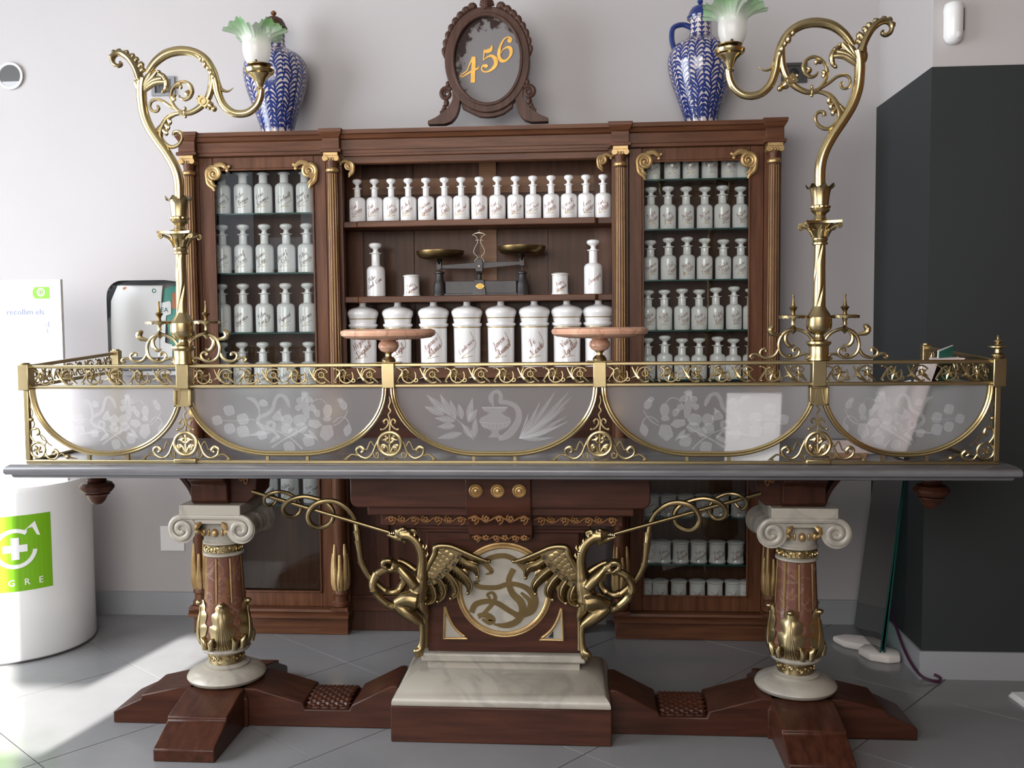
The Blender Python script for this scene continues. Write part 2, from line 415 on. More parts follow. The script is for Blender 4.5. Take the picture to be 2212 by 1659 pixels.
# left wall with its large window, front wall behind the camera: one shop window, other openings shaped for the sun patches
def holed(name, axis, pos, th, span, holes, mat):
    """wall slab in the plane axis=pos with rectangular holes ((u0,u1,z0,z1)...)"""
    us = sorted({span[0], span[1], *[h[0] for h in holes], *[h[1] for h in holes]}); zs = sorted({0, ZC, *[h[2] for h in holes], *[h[3] for h in holes]})
    mb = MB()
    for a, b in zip(us, us[1:]):
        for c, d in zip(zs, zs[1:]):
            um, zm = (a + b) / 2, (c + d) / 2
            if any(h[0] < um < h[1] and h[2] < zm < h[3] for h in holes): continue
            if axis == 'x': mb.box(pos, pos + th, a, b, c, d)
            else: mb.box(a, b, pos, pos + th, c, d)
    return struct(name, mb, mat, smooth=0)
holed('wall_left', 'x', XL - 0.12, 0.12, (YF, YB), [(0.4, 3.1, 0.5, 3.0)], 'plaster')
holed('wall_front', 'y', YF - 0.12, 0.12, (XL, XR),
      [(-2.78, -2.50, 1.90, 2.50), (-3.10, -2.78, 1.90, 2.22), (-3.95, -3.22, 1.90, 3.80), (-2.45, 0.45, 1.25, 3.25)], 'plaster')
struct('sun_blocker', MB().box(-2.45, 0.45, YF - 0.08, YF - 0.06, 1.25, 3.25), 'white_matt', smooth=0)      # unseen panel added to keep the sun out of this opening
wf = MB()
for y_ in (0.40, 1.28, 2.16, 3.04): wf.box(XL - 0.09, XL - 0.03, y_, y_ + 0.06, 0.5, 3.0)
for z_ in (0.50, 2.2, 2.94): wf.box(XL - 0.085, XL - 0.035, 0.46, 3.04, z_, z_ + 0.06)
struct('window_2', wf, 'white_matt', smooth=0)
# skirting boards
struct('baseboard_back', MB().box(XL, -1.73, YB - 0.014, YB, 0.0, 0.108).box(0.86, XP, YB - 0.014, YB, 0.0, 0.108), 'skirting', smooth=0)
struct('baseboard_right', MB().box(XP - 0.014, XP, YP - 0.014, YB - 0.014, 0.0, 0.105).box(XP, XR, YP - 0.014, YP, 0.0, 0.105), 'skirting', smooth=0)

# handwriting: each glyph is a set of pen strokes on a small grid (x height 4, ascender 8, descender -3)
GL = {
'a': (4.2, '32 34,15 40,3 20,10 0,26 12,33 40,32 8,42 4'), 'b': (3.6, '2 10,15 60,10 80,5 60,6 8,16 0,28 15,24 35,36 33'), 'c': (3.5, '30 32,20 40,6 24,10 3,24 2,35 14'),
'd': (4.4, '32 32,16 40,3 20,10 0,26 12,40 80,34 20,36 3,44 6'), 'e': (3.5, '3 14,22 20,28 34,18 40,6 24,11 2,24 2,35 14'), 'f': (3.0, '2 8,20 50,24 76,16 76,12 20,8 -28,16 -26,18 2,30 10'),
'g': (3.8, '30 34,15 40,3 20,10 2,26 14,32 40,26 -20,14 -30,8 -20,38 10'), 'h': (3.5, '2 10,16 60,12 80,7 60,5 0;6 20,18 40,26 34,24 6,35 6'), 'i': (2.2, '3 15,10 40,9 6,16 0,22 12;13 56,15 60'),
'j': (2.6, '3 15,14 40,8 -20,-2 -28,-4 -20,26 10;17 56,19 60'), 'k': (3.6, '2 10,16 60,12 80,7 60,5 0;6 16,24 40,10 20,24 2,36 8'), 'l': (2.3, '2 10,18 64,13 80,8 60,8 6,16 0,23 10'),
'm': (4.9, '3 40,6 0;6 20,17 40,22 34,19 0;20 20,32 40,38 34,36 5,49 8'), 'n': (3.4, '3 40,6 0;6 20,18 40,24 34,22 5,34 7'), 'o': (3.6, '16 40,4 22,10 1,24 10,25 32,16 40;24 33,36 34'),
'p': (3.4, '4 30,10 40,4 -30;7 20,18 40,27 26,20 2,9 6;20 2,34 10'), 'q': (3.8, '30 34,15 40,3 20,10 2,26 14,32 40,24 -28,32 -14,38 6'), 'r': (3.2, '2 15,9 42,12 34,24 36,19 10,24 1,32 10'),
's': (3.0, '2 8,16 40,22 14,14 0,5 4;15 0,30 10'), 't': (2.5, '2 12,13 65,10 8,17 0,25 10;3 46,22 48'), 'u': (3.9, '3 38,6 8,15 1,26 20,28 40,26 8,33 1,39 10'), 'v': (3.4, '3 36,9 40,12 1,24 34,34 34'),
'w': (4.6, '3 36,7 40,10 1,20 30,24 1,36 34,46 34'), 'x': (3.6, '3 38,28 2,36 8;28 38,4 0'), 'y': (3.6, '3 38,6 12,16 6,28 40,18 -24,8 -30,4 -20,36 10'), 'z': (3.4, '3 38,26 38,4 0,20 2,18 -24,8 -28,34 8'),
'A': (6.4, '0 8,10 4,44 80,40 2,54 6;16 30,46 34'), 'B': (6.0, '8 60,22 78,12 0;10 74,36 80,40 58,18 44,44 36,42 6,16 0,6 8'), 'C': (5.6, '44 62,36 80,12 56,6 20,22 0,46 14'), 'D': (6.2, '16 76,10 4;2 10,20 2,48 20,50 60,24 80,4 66'),
'E': (5.4, '40 70,26 80,14 62,26 46,8 30,8 6,26 0,44 14;26 44,34 44'), 'F': (5.6, '6 62,16 78,52 80;32 78,20 4,6 2;18 42,40 44'), 'G': (6.0, '46 64,36 80,12 56,6 22,20 2,42 16,44 36,38 -14,20 -24'), 'H': (6.6, '4 66,16 78,8 2;52 80,44 2,58 6;10 40,48 42'),
'J': (5.4, '10 66,24 80,46 78;40 78,28 -16,12 -24,8 -10,44 10'), 'K': (6.2, '6 66,18 78,10 2;50 80,14 40,44 2,58 8'), 'L': (5.6, '30 60,40 76,28 80,18 30,6 4,22 6,50 2'), 'M': (7.6, '2 4,16 80,28 10,52 80,54 4,66 8'), 'N': (7.0, '2 4,16 80,42 2,56 80,62 74'),
'O': (6.0, '30 80,8 52,10 10,32 0,50 30,44 70,26 78'), 'P': (5.6, '18 76,8 0;4 56,20 80,46 74,44 46,16 40'), 'Q': (6.2, '30 80,8 52,10 10,32 0,50 30,44 70,26 78;26 14,52 -8'), 'R': (6.2, '18 76,8 0;4 56,20 80,44 74,42 46,16 40,36 22,46 2,58 8'),
'S': (5.2, '42 66,32 80,16 66,34 34,30 4,10 0,4 14'), 'T': (5.6, '4 60,14 78,52 80;34 78,22 6,8 2'), 'V': (6.0, '2 64,12 78,22 2,50 80'), 'X': (6.0, '6 76,46 2;50 78,4 2'), 'Y': (6.0, '4 70,20 40,40 50,52 80,34 -10,18 -24'), 'Z': (5.6, '6 68,18 78,46 78,6 2,46 4'),
'.': (1.8, '4 2,8 4'), 'é': (3.5, '3 14,22 20,28 34,18 40,6 24,11 2,24 2,35 14;18 52,28 64'), ' ': (2.6, '')}
def script_mesh(s):
    """joined-up lettering as thin pen ribbons; line height 1, centred"""
    v = []; f = []; lines = s.split('\n'); n = len(lines)
    for li, line in enumerate(lines):
        x = 0.0; strokes = []
        for ch in line:
            wd, st = GL.get(ch, GL[' '])
            for part_ in st.split(';'):
                if part_:
                    pts = [tuple(float(q) / 10 for q in p.split()) for p in part_.split(',')]
                    strokes.append([(x + a + b * 0.30, b) for a, b in pts])
            x += wd
        for st in strokes:
            q = cr(st, 3) if len(st) > 2 else st; o = len(v); m = len(q)
            for i, (a, b) in enumerate(q):
                a1, b1 = q[max(0, i - 1)]; a2, b2 = q[min(m - 1, i + 1)]; l = math.hypot(a2 - a1, b2 - b1) or 1
                w_ = 0.16 + 0.32 * max(0.0, (b1 - b2) / l); nx, ny = -(b2 - b1) / l * w_ - 0.0, (a2 - a1) / l * w_
                if abs(nx) + abs(ny) < 0.15: nx += 0.12
                for sg in (1, -1): v.append(((a + sg * nx - x / 2) / 10, (b + sg * ny - 4 + (n - 1) * 5.2 - li * 10.4) / 10, 0))
            f += [(o + 2 * i, o + 2 * i + 2, o + 2 * i + 3, o + 2 * i + 1) for i in range(m - 1)]
    return v, f
# ------------------------------------------------------------------ the apothecary cabinet against the back wall
CA, CB, CC_, CD = -1.661, -1.043, 0.157, 0.777          # column axes
YCF = 3.995                                             # plinth front
cab = thing('apothecary_cabinet', 'tall dark wooden apothecary cabinet with gilded columns and glass doors against the wall', 'cabinet', (-0.44, 4.12, 0))
ZT = 2.150
def part(name, mb, mat, parent=cab, **k): return mb.build(name, mat, parent, **k)
# carcass: backs, sides, top, floors
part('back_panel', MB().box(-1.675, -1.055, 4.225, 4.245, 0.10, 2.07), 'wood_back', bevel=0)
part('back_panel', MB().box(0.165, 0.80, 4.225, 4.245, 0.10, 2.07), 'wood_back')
for x0, x1 in ((-1.692, -1.668), (-1.072, -1.040), (0.148, 0.178), (0.782, 0.806)):
    part('side_panel', MB().box(x0, x1, 4.02, 4.245, 0.09, 2.07), 'wood_upright')
part('carcass_top', MB().box(-1.69, 0.805, 4.00, 4.245, 2.055, 2.075), 'wood_across')
# centre back made of planks with framing rails
zs0, zs1, zs2, zs3 = 1.168, 1.440, 1.752, 2.035         # lower shelf tops of the open centre
for i in range(4):
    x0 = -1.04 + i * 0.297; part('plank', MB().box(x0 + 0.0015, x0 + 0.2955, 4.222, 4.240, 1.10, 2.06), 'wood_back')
part('back_rail', MB().box(-1.04, 0.15, 4.214, 4.2215, UZ(900, 420, 4.214), UZ(900, 386, 4.214)), 'wood_panel')
for px in (1054, 765, 1302):
    xm = UX(px, 450, 4.214); part('back_stile', MB().box(xm - 0.037, xm + 0.037, 4.212, 4.2215, 1.17, 2.05), 'wood_panel' if px == 1054 else 'wood_upright')
# open shelves with rounded front corners and small notches
def open_shelf(z, th):
    p = [(-1.035, 4.21), (-1.035, 4.05), (-1.012, 4.028), (-0.955, 4.028), (-0.945, 4.012), (0.055, 4.012), (0.065, 4.028), (0.125, 4.028), (0.146, 4.05), (0.146, 4.21)]
    part('shelf', MB().prism_z(p, z - th, z), 'wood_across', bevel=0.003)
zmt = UZ(1035, 478, 4.10); zmm = UZ(1035, 639, 4.10)
open_shelf(zmt, 0.026); open_shelf(zmm, 0.026)
zml = UZ(1035, 793, 4.03)
part('shelf', MB().box(-1.04, 0.148, 3.985, 4.21, zml - 0.045, zml), 'wood_across', bevel=0.004)
# head rail of the open centre
part('head_rail', MB().box(-1.03, 0.145, 4.005, 4.045, UZ(1050, 348, 4.01), 2.06), 'wood_across', bevel=0.004)
part('head_moulding', MB().box(-1.0, 0.11, 3.992, 4.008, UZ(1050, 332, 4.0), UZ(1050, 322, 4.0)), 'wood_across', bevel=0.003)
# cupboard below the open shelves, set back
part('lower_panel', MB().box(-1.04, 0.006, 4.06, 4.08, 0.0, zml - 0.045), 'mahogany_upright', bevel=0.003)
part('lower_rail', MB().box(-1.03, 0.006, 4.045, 4.06, 0.09, 0.16), 'mahogany', bevel=0.004)
part('lower_stile', MB().box(-0.90, -0.84, 4.047, 4.06, 0.16, 0.75), 'mahogany_upright', bevel=0.004)
part('lower_frieze', MB().box(-1.04, 0.148, 4.03, 4.06, 0.72, zml - 0.045), 'mahogany', bevel=0.004)
# cornice: swept profile with projecting blocks over the columns
def cornice_prof(yf, zt=ZT):
    return [(4.245, zt), (yf - 0.030, zt), (yf - 0.030, zt - 0.016), (yf - 0.022, zt - 0.020), (yf - 0.014, zt - 0.034), (yf, zt - 0.038), (yf, zt - 0.078),
            (yf - 0.008, zt - 0.082), (yf - 0.008, zt - 0.094), (4.245, zt - 0.094)]
part('cornice', MB().sweep_x(cornice_prof(3.995), -1.70, 0.815), 'wood_across', smooth=25)
for cx in (CA, CB, CC_, CD):
    b = MB()
    b.frustum((cx - 0.048, cx + 0.048, 3.952, 4.24), ZT - 0.012, (cx - 0.050, cx + 0.050, 3.950, 4.24), ZT + 0.004)
    b.frustum((cx - 0.036, cx + 0.036, 3.966, 4.24), ZT - 0.032, (cx - 0.048, cx + 0.048, 3.952, 4.24), ZT - 0.012)
    b.box(cx - 0.036, cx + 0.036, 3.966, 4.24, ZT - 0.078, ZT - 0.032)
    b.box(cx - 0.044, cx + 0.044, 3.958, 4.24, ZT - 0.092, ZT - 0.078)
    part('cornice_block', b, 'wood_across', bevel=0.002)
# columns: gilded ionic capital, fluted shaft, carved leafy foot
def column(cx):
    yc = 3.985; z1 = ZT - 0.094; z0 = 0.118
    c = MB().box(cx - 0.030, cx + 0.030, yc - 0.028, yc + 0.03, z1 - 0.012, z1)
    for s in (-1, 1):
        c.tube(at_y(spiral(cx + s * 0.024, z1 - 0.024, 0.011, 0.002, 90, 90 - s * 500, 24), yc - 0.025), 0.0035, 6)
        c.tube([(cx + s * 0.024, yc - 0.028, z1 - 0.024), (cx + s * 0.024, yc + 0.028, z1 - 0.024)], 0.011, 10)
    c.box(cx - 0.024, cx + 0.024, yc - 0.022, yc + 0.022, z1 - 0.032, z1 - 0.012)
    for k in range(3): c.ball((cx - 0.011 + k * 0.011, yc - 0.024, z1 - 0.026), 0.0055)
    zm = 0.99
    body_ = part('column', MB().lathe(cx, yc, [(0.028, 0.20), (0.0285, 0.50), (0.027, zm - 0.04)], 28), 'wood_upright')
    def sub_(name, mb, mat, **k): return mb.build(name, mat, body_, **k)
    sub_('capital', c, 'gilding')
    sub_('neck', MB().lathe(cx, yc, [(0.020, z1 - 0.062), (0.022, z1 - 0.045), (0.024, z1 - 0.032)], 20), 'wood_upright')
    sub_('collar', MB().lathe(cx, yc, [(0.020, z1 - 0.080), (0.027, z1 - 0.076), (0.028, z1 - 0.068), (0.022, z1 - 0.060)], 20), 'gilding')
    sub_('shaft', MB().lathe(cx, yc, [(0.0255, zm), (0.0235, 1.5), (0.0205, z1 - 0.080)], 96, lambda a, r, z, j: (r - (0.0030 if math.cos(a * 12) < -0.2 else 0.0), z)), 'wood_upright', smooth=60)
    for k in range(12):
        a = 2 * PI * (k + 0.5) / 12
        if math.sin(a) > 0.3: continue
        sub_('gilt_fillet', MB().tube([(cx + 0.0235 * math.cos(a), yc + 0.0235 * math.sin(a), zm + 0.01), (cx + 0.0190 * math.cos(a), yc + 0.0190 * math.sin(a), z1 - 0.085)], 0.0019, 6), 'gilding')
    sub_('shaft_ring', MB().lathe(cx, yc, [(0.026, zm - 0.04), (0.032, zm - 0.03), (0.033, zm - 0.015), (0.028, zm)], 24), 'gilding')
    leaf = MB()
    for k in range(8):
        a = 2 * PI * k / 8 + 0.2; hgt = 0.20 if k % 2 else 0.155
        for q, (da, zz, ln) in enumerate(((0, 0.205, hgt), (-0.17, 0.205, hgt * 0.7), (0.17, 0.205, hgt * 0.7))):
            pts = [(cx + (0.0285 + 0.003 * math.sin(PI * t / 6)) * math.cos(a + da * (1 - t / 8)), yc + (0.0285 + 0.003 * math.sin(PI * t / 6)) * math.sin(a + da * (1 - t / 8)), zz + ln * t / 6) for t in range(7)]
            leaf.tube(pts, [0.006, 0.0098, 0.0108, 0.0102, 0.0092, 0.0080, 0.0055], 8)
    sub_('leaf_carving', leaf, 'gilding')
    sub_('column_base', MB().lathe(cx, yc, [(0.030, z0 + 0.012), (0.035, z0 + 0.018), (0.035, z0 + 0.030), (0.027, z0 + 0.038), (0.027, z0 + 0.062), (0.033, z0 + 0.068), (0.033, z0 + 0.078), (0.028, z0 + 0.088)], 24).box(cx - 0.037, cx + 0.037, yc - 0.036, yc + 0.036, z0, z0 + 0.013), 'wood_upright')
    # pilaster behind the column
    part('pilaster', MB().box(cx - 0.034, cx + 0.034, 4.012, 4.045, 0.10, ZT - 0.094), 'wood_upright')
for cx in (CA, CB, CC_, CD): column(cx)
# plinths left and right
for x0, x1 in ((-1.712, -1.006), (0.124, 0.825)):
    part('plinth', MB().box(x0 + 0.010, x1 - 0.010, 3.995, 4.245, 0.0, 0.078), 'wood_across', bevel=0.003)
    part('plinth_moulding', MB().sweep_x([(4.245, 0.118), (3.970, 0.118), (3.966, 0.108), (3.972, 0.100), (3.958, 0.094), (3.957, 0.082), (3.968, 0.078), (4.245, 0.078)], x0, x1), 'wood_across', smooth=25)
# glazed doors
def door(x0, x1, z0, z1, stl, str_, rt, rb):
    """frame around a pane; stl/str_ stile widths, rt/rb rail widths"""
    fr_ = MB().box(x0, x0 + stl, 4.012, 4.036, z0, z1).box(x1 - str_, x1, 4.012, 4.036, z0, z1).box(x0 + stl, x1 - str_, 4.0125, 4.0355, z1 - rt, z1).box(x0 + stl, x1 - str_, 4.0125, 4.0355, z0, z0 + rb)
    d = fr_.build('door', 'wood_upright', cab, bevel=0.003)
    MB().box(x0 + stl, x1 - str_, 4.026, 4.030, z0 + rb, z1 - rt).build('door_pane', 'clear_glass', d, smooth=0)
    a, b_, c, e = x0 + stl, x1 - str_, z0 + rb, z1 - rt
    for q in ((a, a + 0.008, c, e), (b_ - 0.008, b_, c, e), (a, b_, c, c + 0.008), (a, b_, e - 0.008, e)): MB().box(q[0], q[1], 4.006, 4.014, q[2], q[3]).build('glazing_bead', 'wood_upright', d, bevel=0.002)
    return d
LX0, LX1 = -1.632, -1.078; RX0, RX1 = 0.194, 0.742
lgl, lgr = -1.568, -1.130; rgl, rgr = 0.248, 0.688
dl_ = door(LX0, LX1, 0.118, 2.055, lgl - LX0, LX1 - lgr, 0.050, 0.062)
dr_ = door(RX0, RX1, 0.118, 2.055, rgl - RX0, RX1 - rgr, 0.052, 0.062)
# gilded corner scrolls
def corner_scroll(x, z, s, scale=1.0, y=4.006, par=None):
    m = MB()
    m.tube(at_y(spiral(x, z, 0.033 * scale, 0.004 * scale, -100 if s > 0 else 280, -100 - 860 if s > 0 else 280 + 860, 60), y), [0.010 * scale, 0.010 * scale, 0.008 * scale, 0.006 * scale, 0.005 * scale], 8)
    m.ball((x, y - 0.004, z), 0.007 * scale)
    lf = cr([(x + s * 0.005, z + 0.032), (x + s * 0.035, z + 0.036), (x + s * 0.052, z + 0.026), (x + s * 0.066, z + 0.020)], 4)
    m.tube(at_y([(a * 1, b) for a, b in [(x + (p - x) * scale, z + (q - z) * scale) for p, q in lf]], y), [0.010 * scale, 0.012 * scale, 0.010 * scale, 0.004 * scale], 8)
    for q in ((0.045, 0.036), (0.058, 0.012), (0.066, 0.028)): m.ball((x + s * q[0] * scale, y, z + q[1] * scale), 0.008 * scale, (1, 0.6, 1))
    dn = cr([(x - s * 0.030, z - 0.004), (x - s * 0.024, z - 0.040), (x - s * 0.006, z - 0.058), (x + s * 0.002, z - 0.074)], 4)
    m.tube(at_y([(x + (p - x) * scale, z + (q - z) * scale) for p, q in dn], y), [0.010 * scale, 0.011 * scale, 0.009 * scale, 0.004 * scale], 8)
    d2 = cr([(x - s * 0.014, z - 0.030), (x - s * 0.004, z - 0.046), (x + s * 0.008, z - 0.054)], 4)
    m.tube(at_y([(x + (p - x) * scale, z + (q - z) * scale) for p, q in d2], y), [0.008 * scale, 0.008 * scale, 0.003 * scale], 8)
    part('corner_scroll', m, 'gilding', parent=par or cab)
for px, py, s, k, yy in ((462, 375, 1, 1.0, 4.004), (668, 369, -1, 1.0, 4.004), (1393, 349, 1, 1.0, 4.004), (1617, 346, -1, 1.0, 4.004)):
    q = U(px, py, yy); corner_scroll(q.x, q.z, s, k, yy, dl_ if px < 1000 else dr_)
for px, py, s in ((754, 359, -1), (1301, 346, 1)):
    q = U(px, py, 4.0); corner_scroll(q.x, q.z, s, 0.62, 4.0)
# glass shelves
ZL = [1.824, 1.568, 1.310, 1.053, 0.800, 0.556]
ZR = [1.935, 1.729, 1.517, 1.306, 1.098, 0.508, 0.306]
def glass_shelf(x0, x1, z):
    g_ = MB().box(x0, x1, 4.065, 4.222, z - 0.006, z).build('glass_shelf', 'shelf_glass', cab, smooth=0)
    MB().box(x0, x1, 4.0635, 4.065, z - 0.006, z).build('shelf_edge', 'glass_edge', g_, smooth=0)
for z in ZL: glass_shelf(-1.664, -1.076, z)
for z in ZR: glass_shelf(0.182, 0.778, z)
MB().box(-1.668, -1.072, 4.04, 4.225, 0.118, 0.134).build('cabinet_floor', 'wood_across', cab)
MB().box(0.178, 0.782, 4.04, 4.225, 0.118, 0.134).build('cabinet_floor', 'wood_across', cab)
# pale board standing in the gap beside the right-hand plinth
bd = MB().box(0.012, 0.100, 4.19, 4.235, 0.0, 0.75); tag(bd.build('board', 'plaster_light', None, smooth=0), 'pale grey board standing in the gap behind the right winged dragon', 'board')

# ------------------------------------------------------------------ porcelain: bottles, jars
def script_part(name, words, r, zc, width, mat, parent, rot=0.58, th0=0.0, size=None):
    v, f = script_mesh(words)
    if not v: return
    wd = max(q[0] for q in v) - min(q[0] for q in v); k = min(width / wd, size or 1e9)
    ca, sa = math.cos(rot), math.sin(rot); out = []
    for x, y, z in v:
        u, t = k * (x * ca - y * sa * 1.0), k * (x * sa + y * ca); a = u / r + th0
        out.append(((r + 0.0005) * math.sin(a), -(r + 0.0005) * math.cos(a), zc + t))
    return MB().add(out, f).build(name, mat, parent, smooth=0)
def curved_stroke(mb, pts, r, wdt):
    """thin ribbon drawn on a cylinder: pts of (arc length, height)"""
    q = []
    for (a, b), (c, d) in zip(pts, pts[1:]):
        n = max(2, int(math.hypot(c - a, d - b) / 0.006))
        for i in range(n): q.append((a + (c - a) * i / n, b + (d - b) * i / n))
    q.append(pts[-1]); L = []; R = []
    for i, (u, z) in enumerate(q):
        u2, z2 = q[min(i + 1, len(q) - 1)]; u1, z1 = q[max(i - 1, 0)]; l = math.hypot(u2 - u1, z2 - z1) or 1; nx, nz = -(z2 - z1) / l * wdt, (u2 - u1) / l * wdt
        for lst, s in ((L, 1), (R, -1)):
            a = (u + s * nx) / r; lst.append(((r + 0.0004) * math.sin(a), -(r + 0.0004) * math.cos(a), z + s * nz))
    n = len(q); mb.add(L + R, [(i, i + 1, n + i + 1, n + i) for i in range(n - 1)])
def gold_marks(name, r, z0, h, parent, full=False, seed=0):
    rnd = random.Random(seed); m = MB(); u = r * 0.95
    curved_stroke(m, [(u * (0.75 + 0.1 * rnd.random()), z0 + h * 0.46), (-u * 0.45, z0 + h * 0.17), (u * 0.55, z0 + h * 0.24)], r, 0.0009)
    curved_stroke(m, [(-u * 0.75, z0 + h * 0.66), (-u * 0.40, z0 + h * 0.63)], r, 0.0008)
    if full:
        curved_stroke(m, [(u * 0.35, z0 + h * 0.80), (u * 0.85, z0 + h * 0.55), (u * 0.75, z0 + h * 0.46)], r, 0.0009)
    return m.build(name, 'gold_paint', parent, smooth=0)

def bottle_meshes(R, h, neck, capless=False, kn=0.46):
    """body profile of an apothecary bottle of radius R, body height h"""
    nk = R * kn
    body = [(R * 0.93, 0.0), (R, 0.003), (R, h * 0.70), (R * 0.985, h * 0.745), (R * 0.90, h * 0.80), (R * 0.70, h * 0.835), (nk * 1.08, h * 0.855), (nk, h * 0.88), (nk, h + neck - 0.006), (nk * 1.45, h + neck - 0.003), (nk * 1.45, h + neck), (nk * 0.7, h + neck)]
    b = MB().lathe(0, 0, body, 28).mesh('bottle_body', 'porcelain', 40)
    z = h + neck
    if capless:
        st = [(nk * 0.7, z - 0.004), (nk * 1.15, z), (nk * 1.1, z + 0.004), (nk * 0.6, z + 0.007), (0.001, z + 0.008)]
        s = MB().lathe(0, 0, st, 20).mesh('stopper', 'porcelain', 40)
    else:
        st = [(nk * 0.7, z - 0.004), (nk * 0.75, z + 0.003), (nk * 0.55, z + 0.010), (nk * 0.68, z + 0.015), (nk * 1.30, z + 0.0215), (nk * 1.50, z + 0.027), (nk * 1.48, z + 0.033), (nk * 1.25, z + 0.037), (nk * 0.7, z + 0.0395), (0.001, z + 0.040)]
        k = R / 0.036
        st = [(r, z + (q - z) * k) for r, q in st]
        s = MB().lathe(0, 0, st, 40, lambda a, r, q, j: (r * (1 + (0.03 * math.cos(a * 14) if 4 <= j <= 7 else 0)), q)).mesh('stopper', 'porcelain', 60)
    return b, s
def put_part(name, me, parent):
    o = bpy.data.objects.new(name, me); C.objects.link(o); o.parent = parent; return o
ORD = ['first', 'second', 'third', 'fourth', 'fifth', 'sixth', 'seventh', 'eighth', 'ninth', 'tenth', 'eleventh', 'twelfth', 'thirteenth', 'fourteenth', 'fifteenth']
SEED = [0]
def bottle(meshes, loc, words, R, h, label, group, ink='ink_red', name='medicine_bottle', marks=True):
    SEED[0] += 1
    t = bpy.data.objects.new(name, None); C.objects.link(t); t.location = loc; t.empty_display_size = 0.03; tag(t, label, 'bottle', group)
    ORIG[t.name] = Vector((0, 0, 0)); t.rotation_euler.z = random.uniform(-0.28, 0.28)
    put_part('body', meshes[0], t); put_part('stopper', meshes[1], t)
    if words: script_part('lettering', words, R, h * 0.43, R * 1.85, ink, t, size=R * 0.60)
    if marks: gold_marks('gold_line', R, h * 0.06, h * 0.62, t, SEED[0] % 3 == 0, SEED[0])
    return t
def flat(s): return s.replace('\n', ' ')
# open top shelf: fifteen bottles
RM = 0.0355; HM = 0.127
mm = bottle_meshes(RM, HM, 0.020, kn=0.37)
W1 = ['Tint.\nNaranj.', 'Tint.\nCardam.', 'Tint.\nAloes', 'Alcohol\nRomero', 'Laudano\nSydenam.', 'Tint.\nOpio.', 'Tint.\nCann. Ind', 'Tint.\nCanela', 'Tint.\nHidros.', 'Tint.\nAu. Estr.', 'Licor\nVans Swiet', 'Acetato\nAmon.', 'Gotas R.\nLecointe', 'Licor\nDurager.', 'Tint.\nPoligal']
for i, (px, wd) in enumerate(zip((773, 810, 846, 883, 921, 961, 997, 1036, 1075, 1114, 1152, 1191, 1229, 1266, 1303), W1)):
    q = U(px, 478, 4.085); bottle(mm, (q.x, 4.085, zmt), wd, RM, HM, 'white bottle lettered %s, %s from left on the open top shelf' % (flat(wd), ORD[i]), 'bottles on the open top shelf')
# taller pair on the middle shelf
mt = bottle_meshes(0.040, 0.156, 0.032, kn=0.46)
q = U(813, 639, 4.09); bottle(mt, (q.x, 4.09, zmm), 'Polvo\nCual. Cam.', 0.041, 0.156, 'tall white bottle lettered Polvo Cual. Cam. left of the scale', 'tall bottles beside the scale', 'ink_brown', marks=False)
q = U(1282, 638, 4.09); bottle(mt, (q.x, 4.09, zmm), 'Zaragat.', 0.041, 0.156, 'tall white bottle lettered Zaragat. right of the scale', 'tall bottles beside the scale', marks=False)
# left cabinet
RL = 0.0395; HL = 0.158
ml_cap = bottle_meshes(RL, HL, 0.018, True, 0.47); ml = bottle_meshes(RL, 0.150, 0.022, kn=0.45)
LROWS = [(0, (480, 526, 570, 615, 660), ['Polvo\nQuino S.', 'Polvo\nBenjui', 'Cera\nGrumos', 'Cochinill.', 'Resina\nGuaia. Dpt.'], 460),
         (1, (482, 527, 573, 620, 664), ['Canela', 'Glicerof.\nSosa', 'Resina\nErgo.', 'Glicerof.\nKal.', 'Polvo\nDiascor.'], 588),
         (2, (481, 527, 573, 619, 666), ['', 'Polvo\nAngostur.', 'Polvo\nNuez St.', 'Pigment.', 'Taberna.'], 717),
         (3, (482, 525, 570, 620, 669), ['', 'Polvo', 'Polvo', 'Polvo', 'Polvo'], 845),
         (4, (484, 528, 575, 623, 672), ['', '', '', '', ''], 970),
         (5, (535, 582, 627, 675), ['Polvo', 'Polvo\nAnyao', 'Polvo\nAgallas', 'Polvo\nCarm. Yanga'], 1088)]
RN = ['top', 'second', 'third', 'fourth', 'fifth', 'sixth']
for k, xs, ws, py in LROWS:
    for i, (px, wd) in enumerate(zip(xs, ws)):
        x = UX(px, py, 4.125); mset, hh = (ml_cap, HL) if k == 0 else (ml, 0.150)
        nm = ('lettered %s, ' % flat(wd)) if wd else ''
        bottle(mset, (x, 4.125, ZL[k]), wd, RL, hh, 'white bottle %s%s from left on the %s glass shelf, left cabinet' % (nm, ORD[i], RN[k]), 'bottles in the left glass cabinet', 'ink_brown', marks=(k != 4))
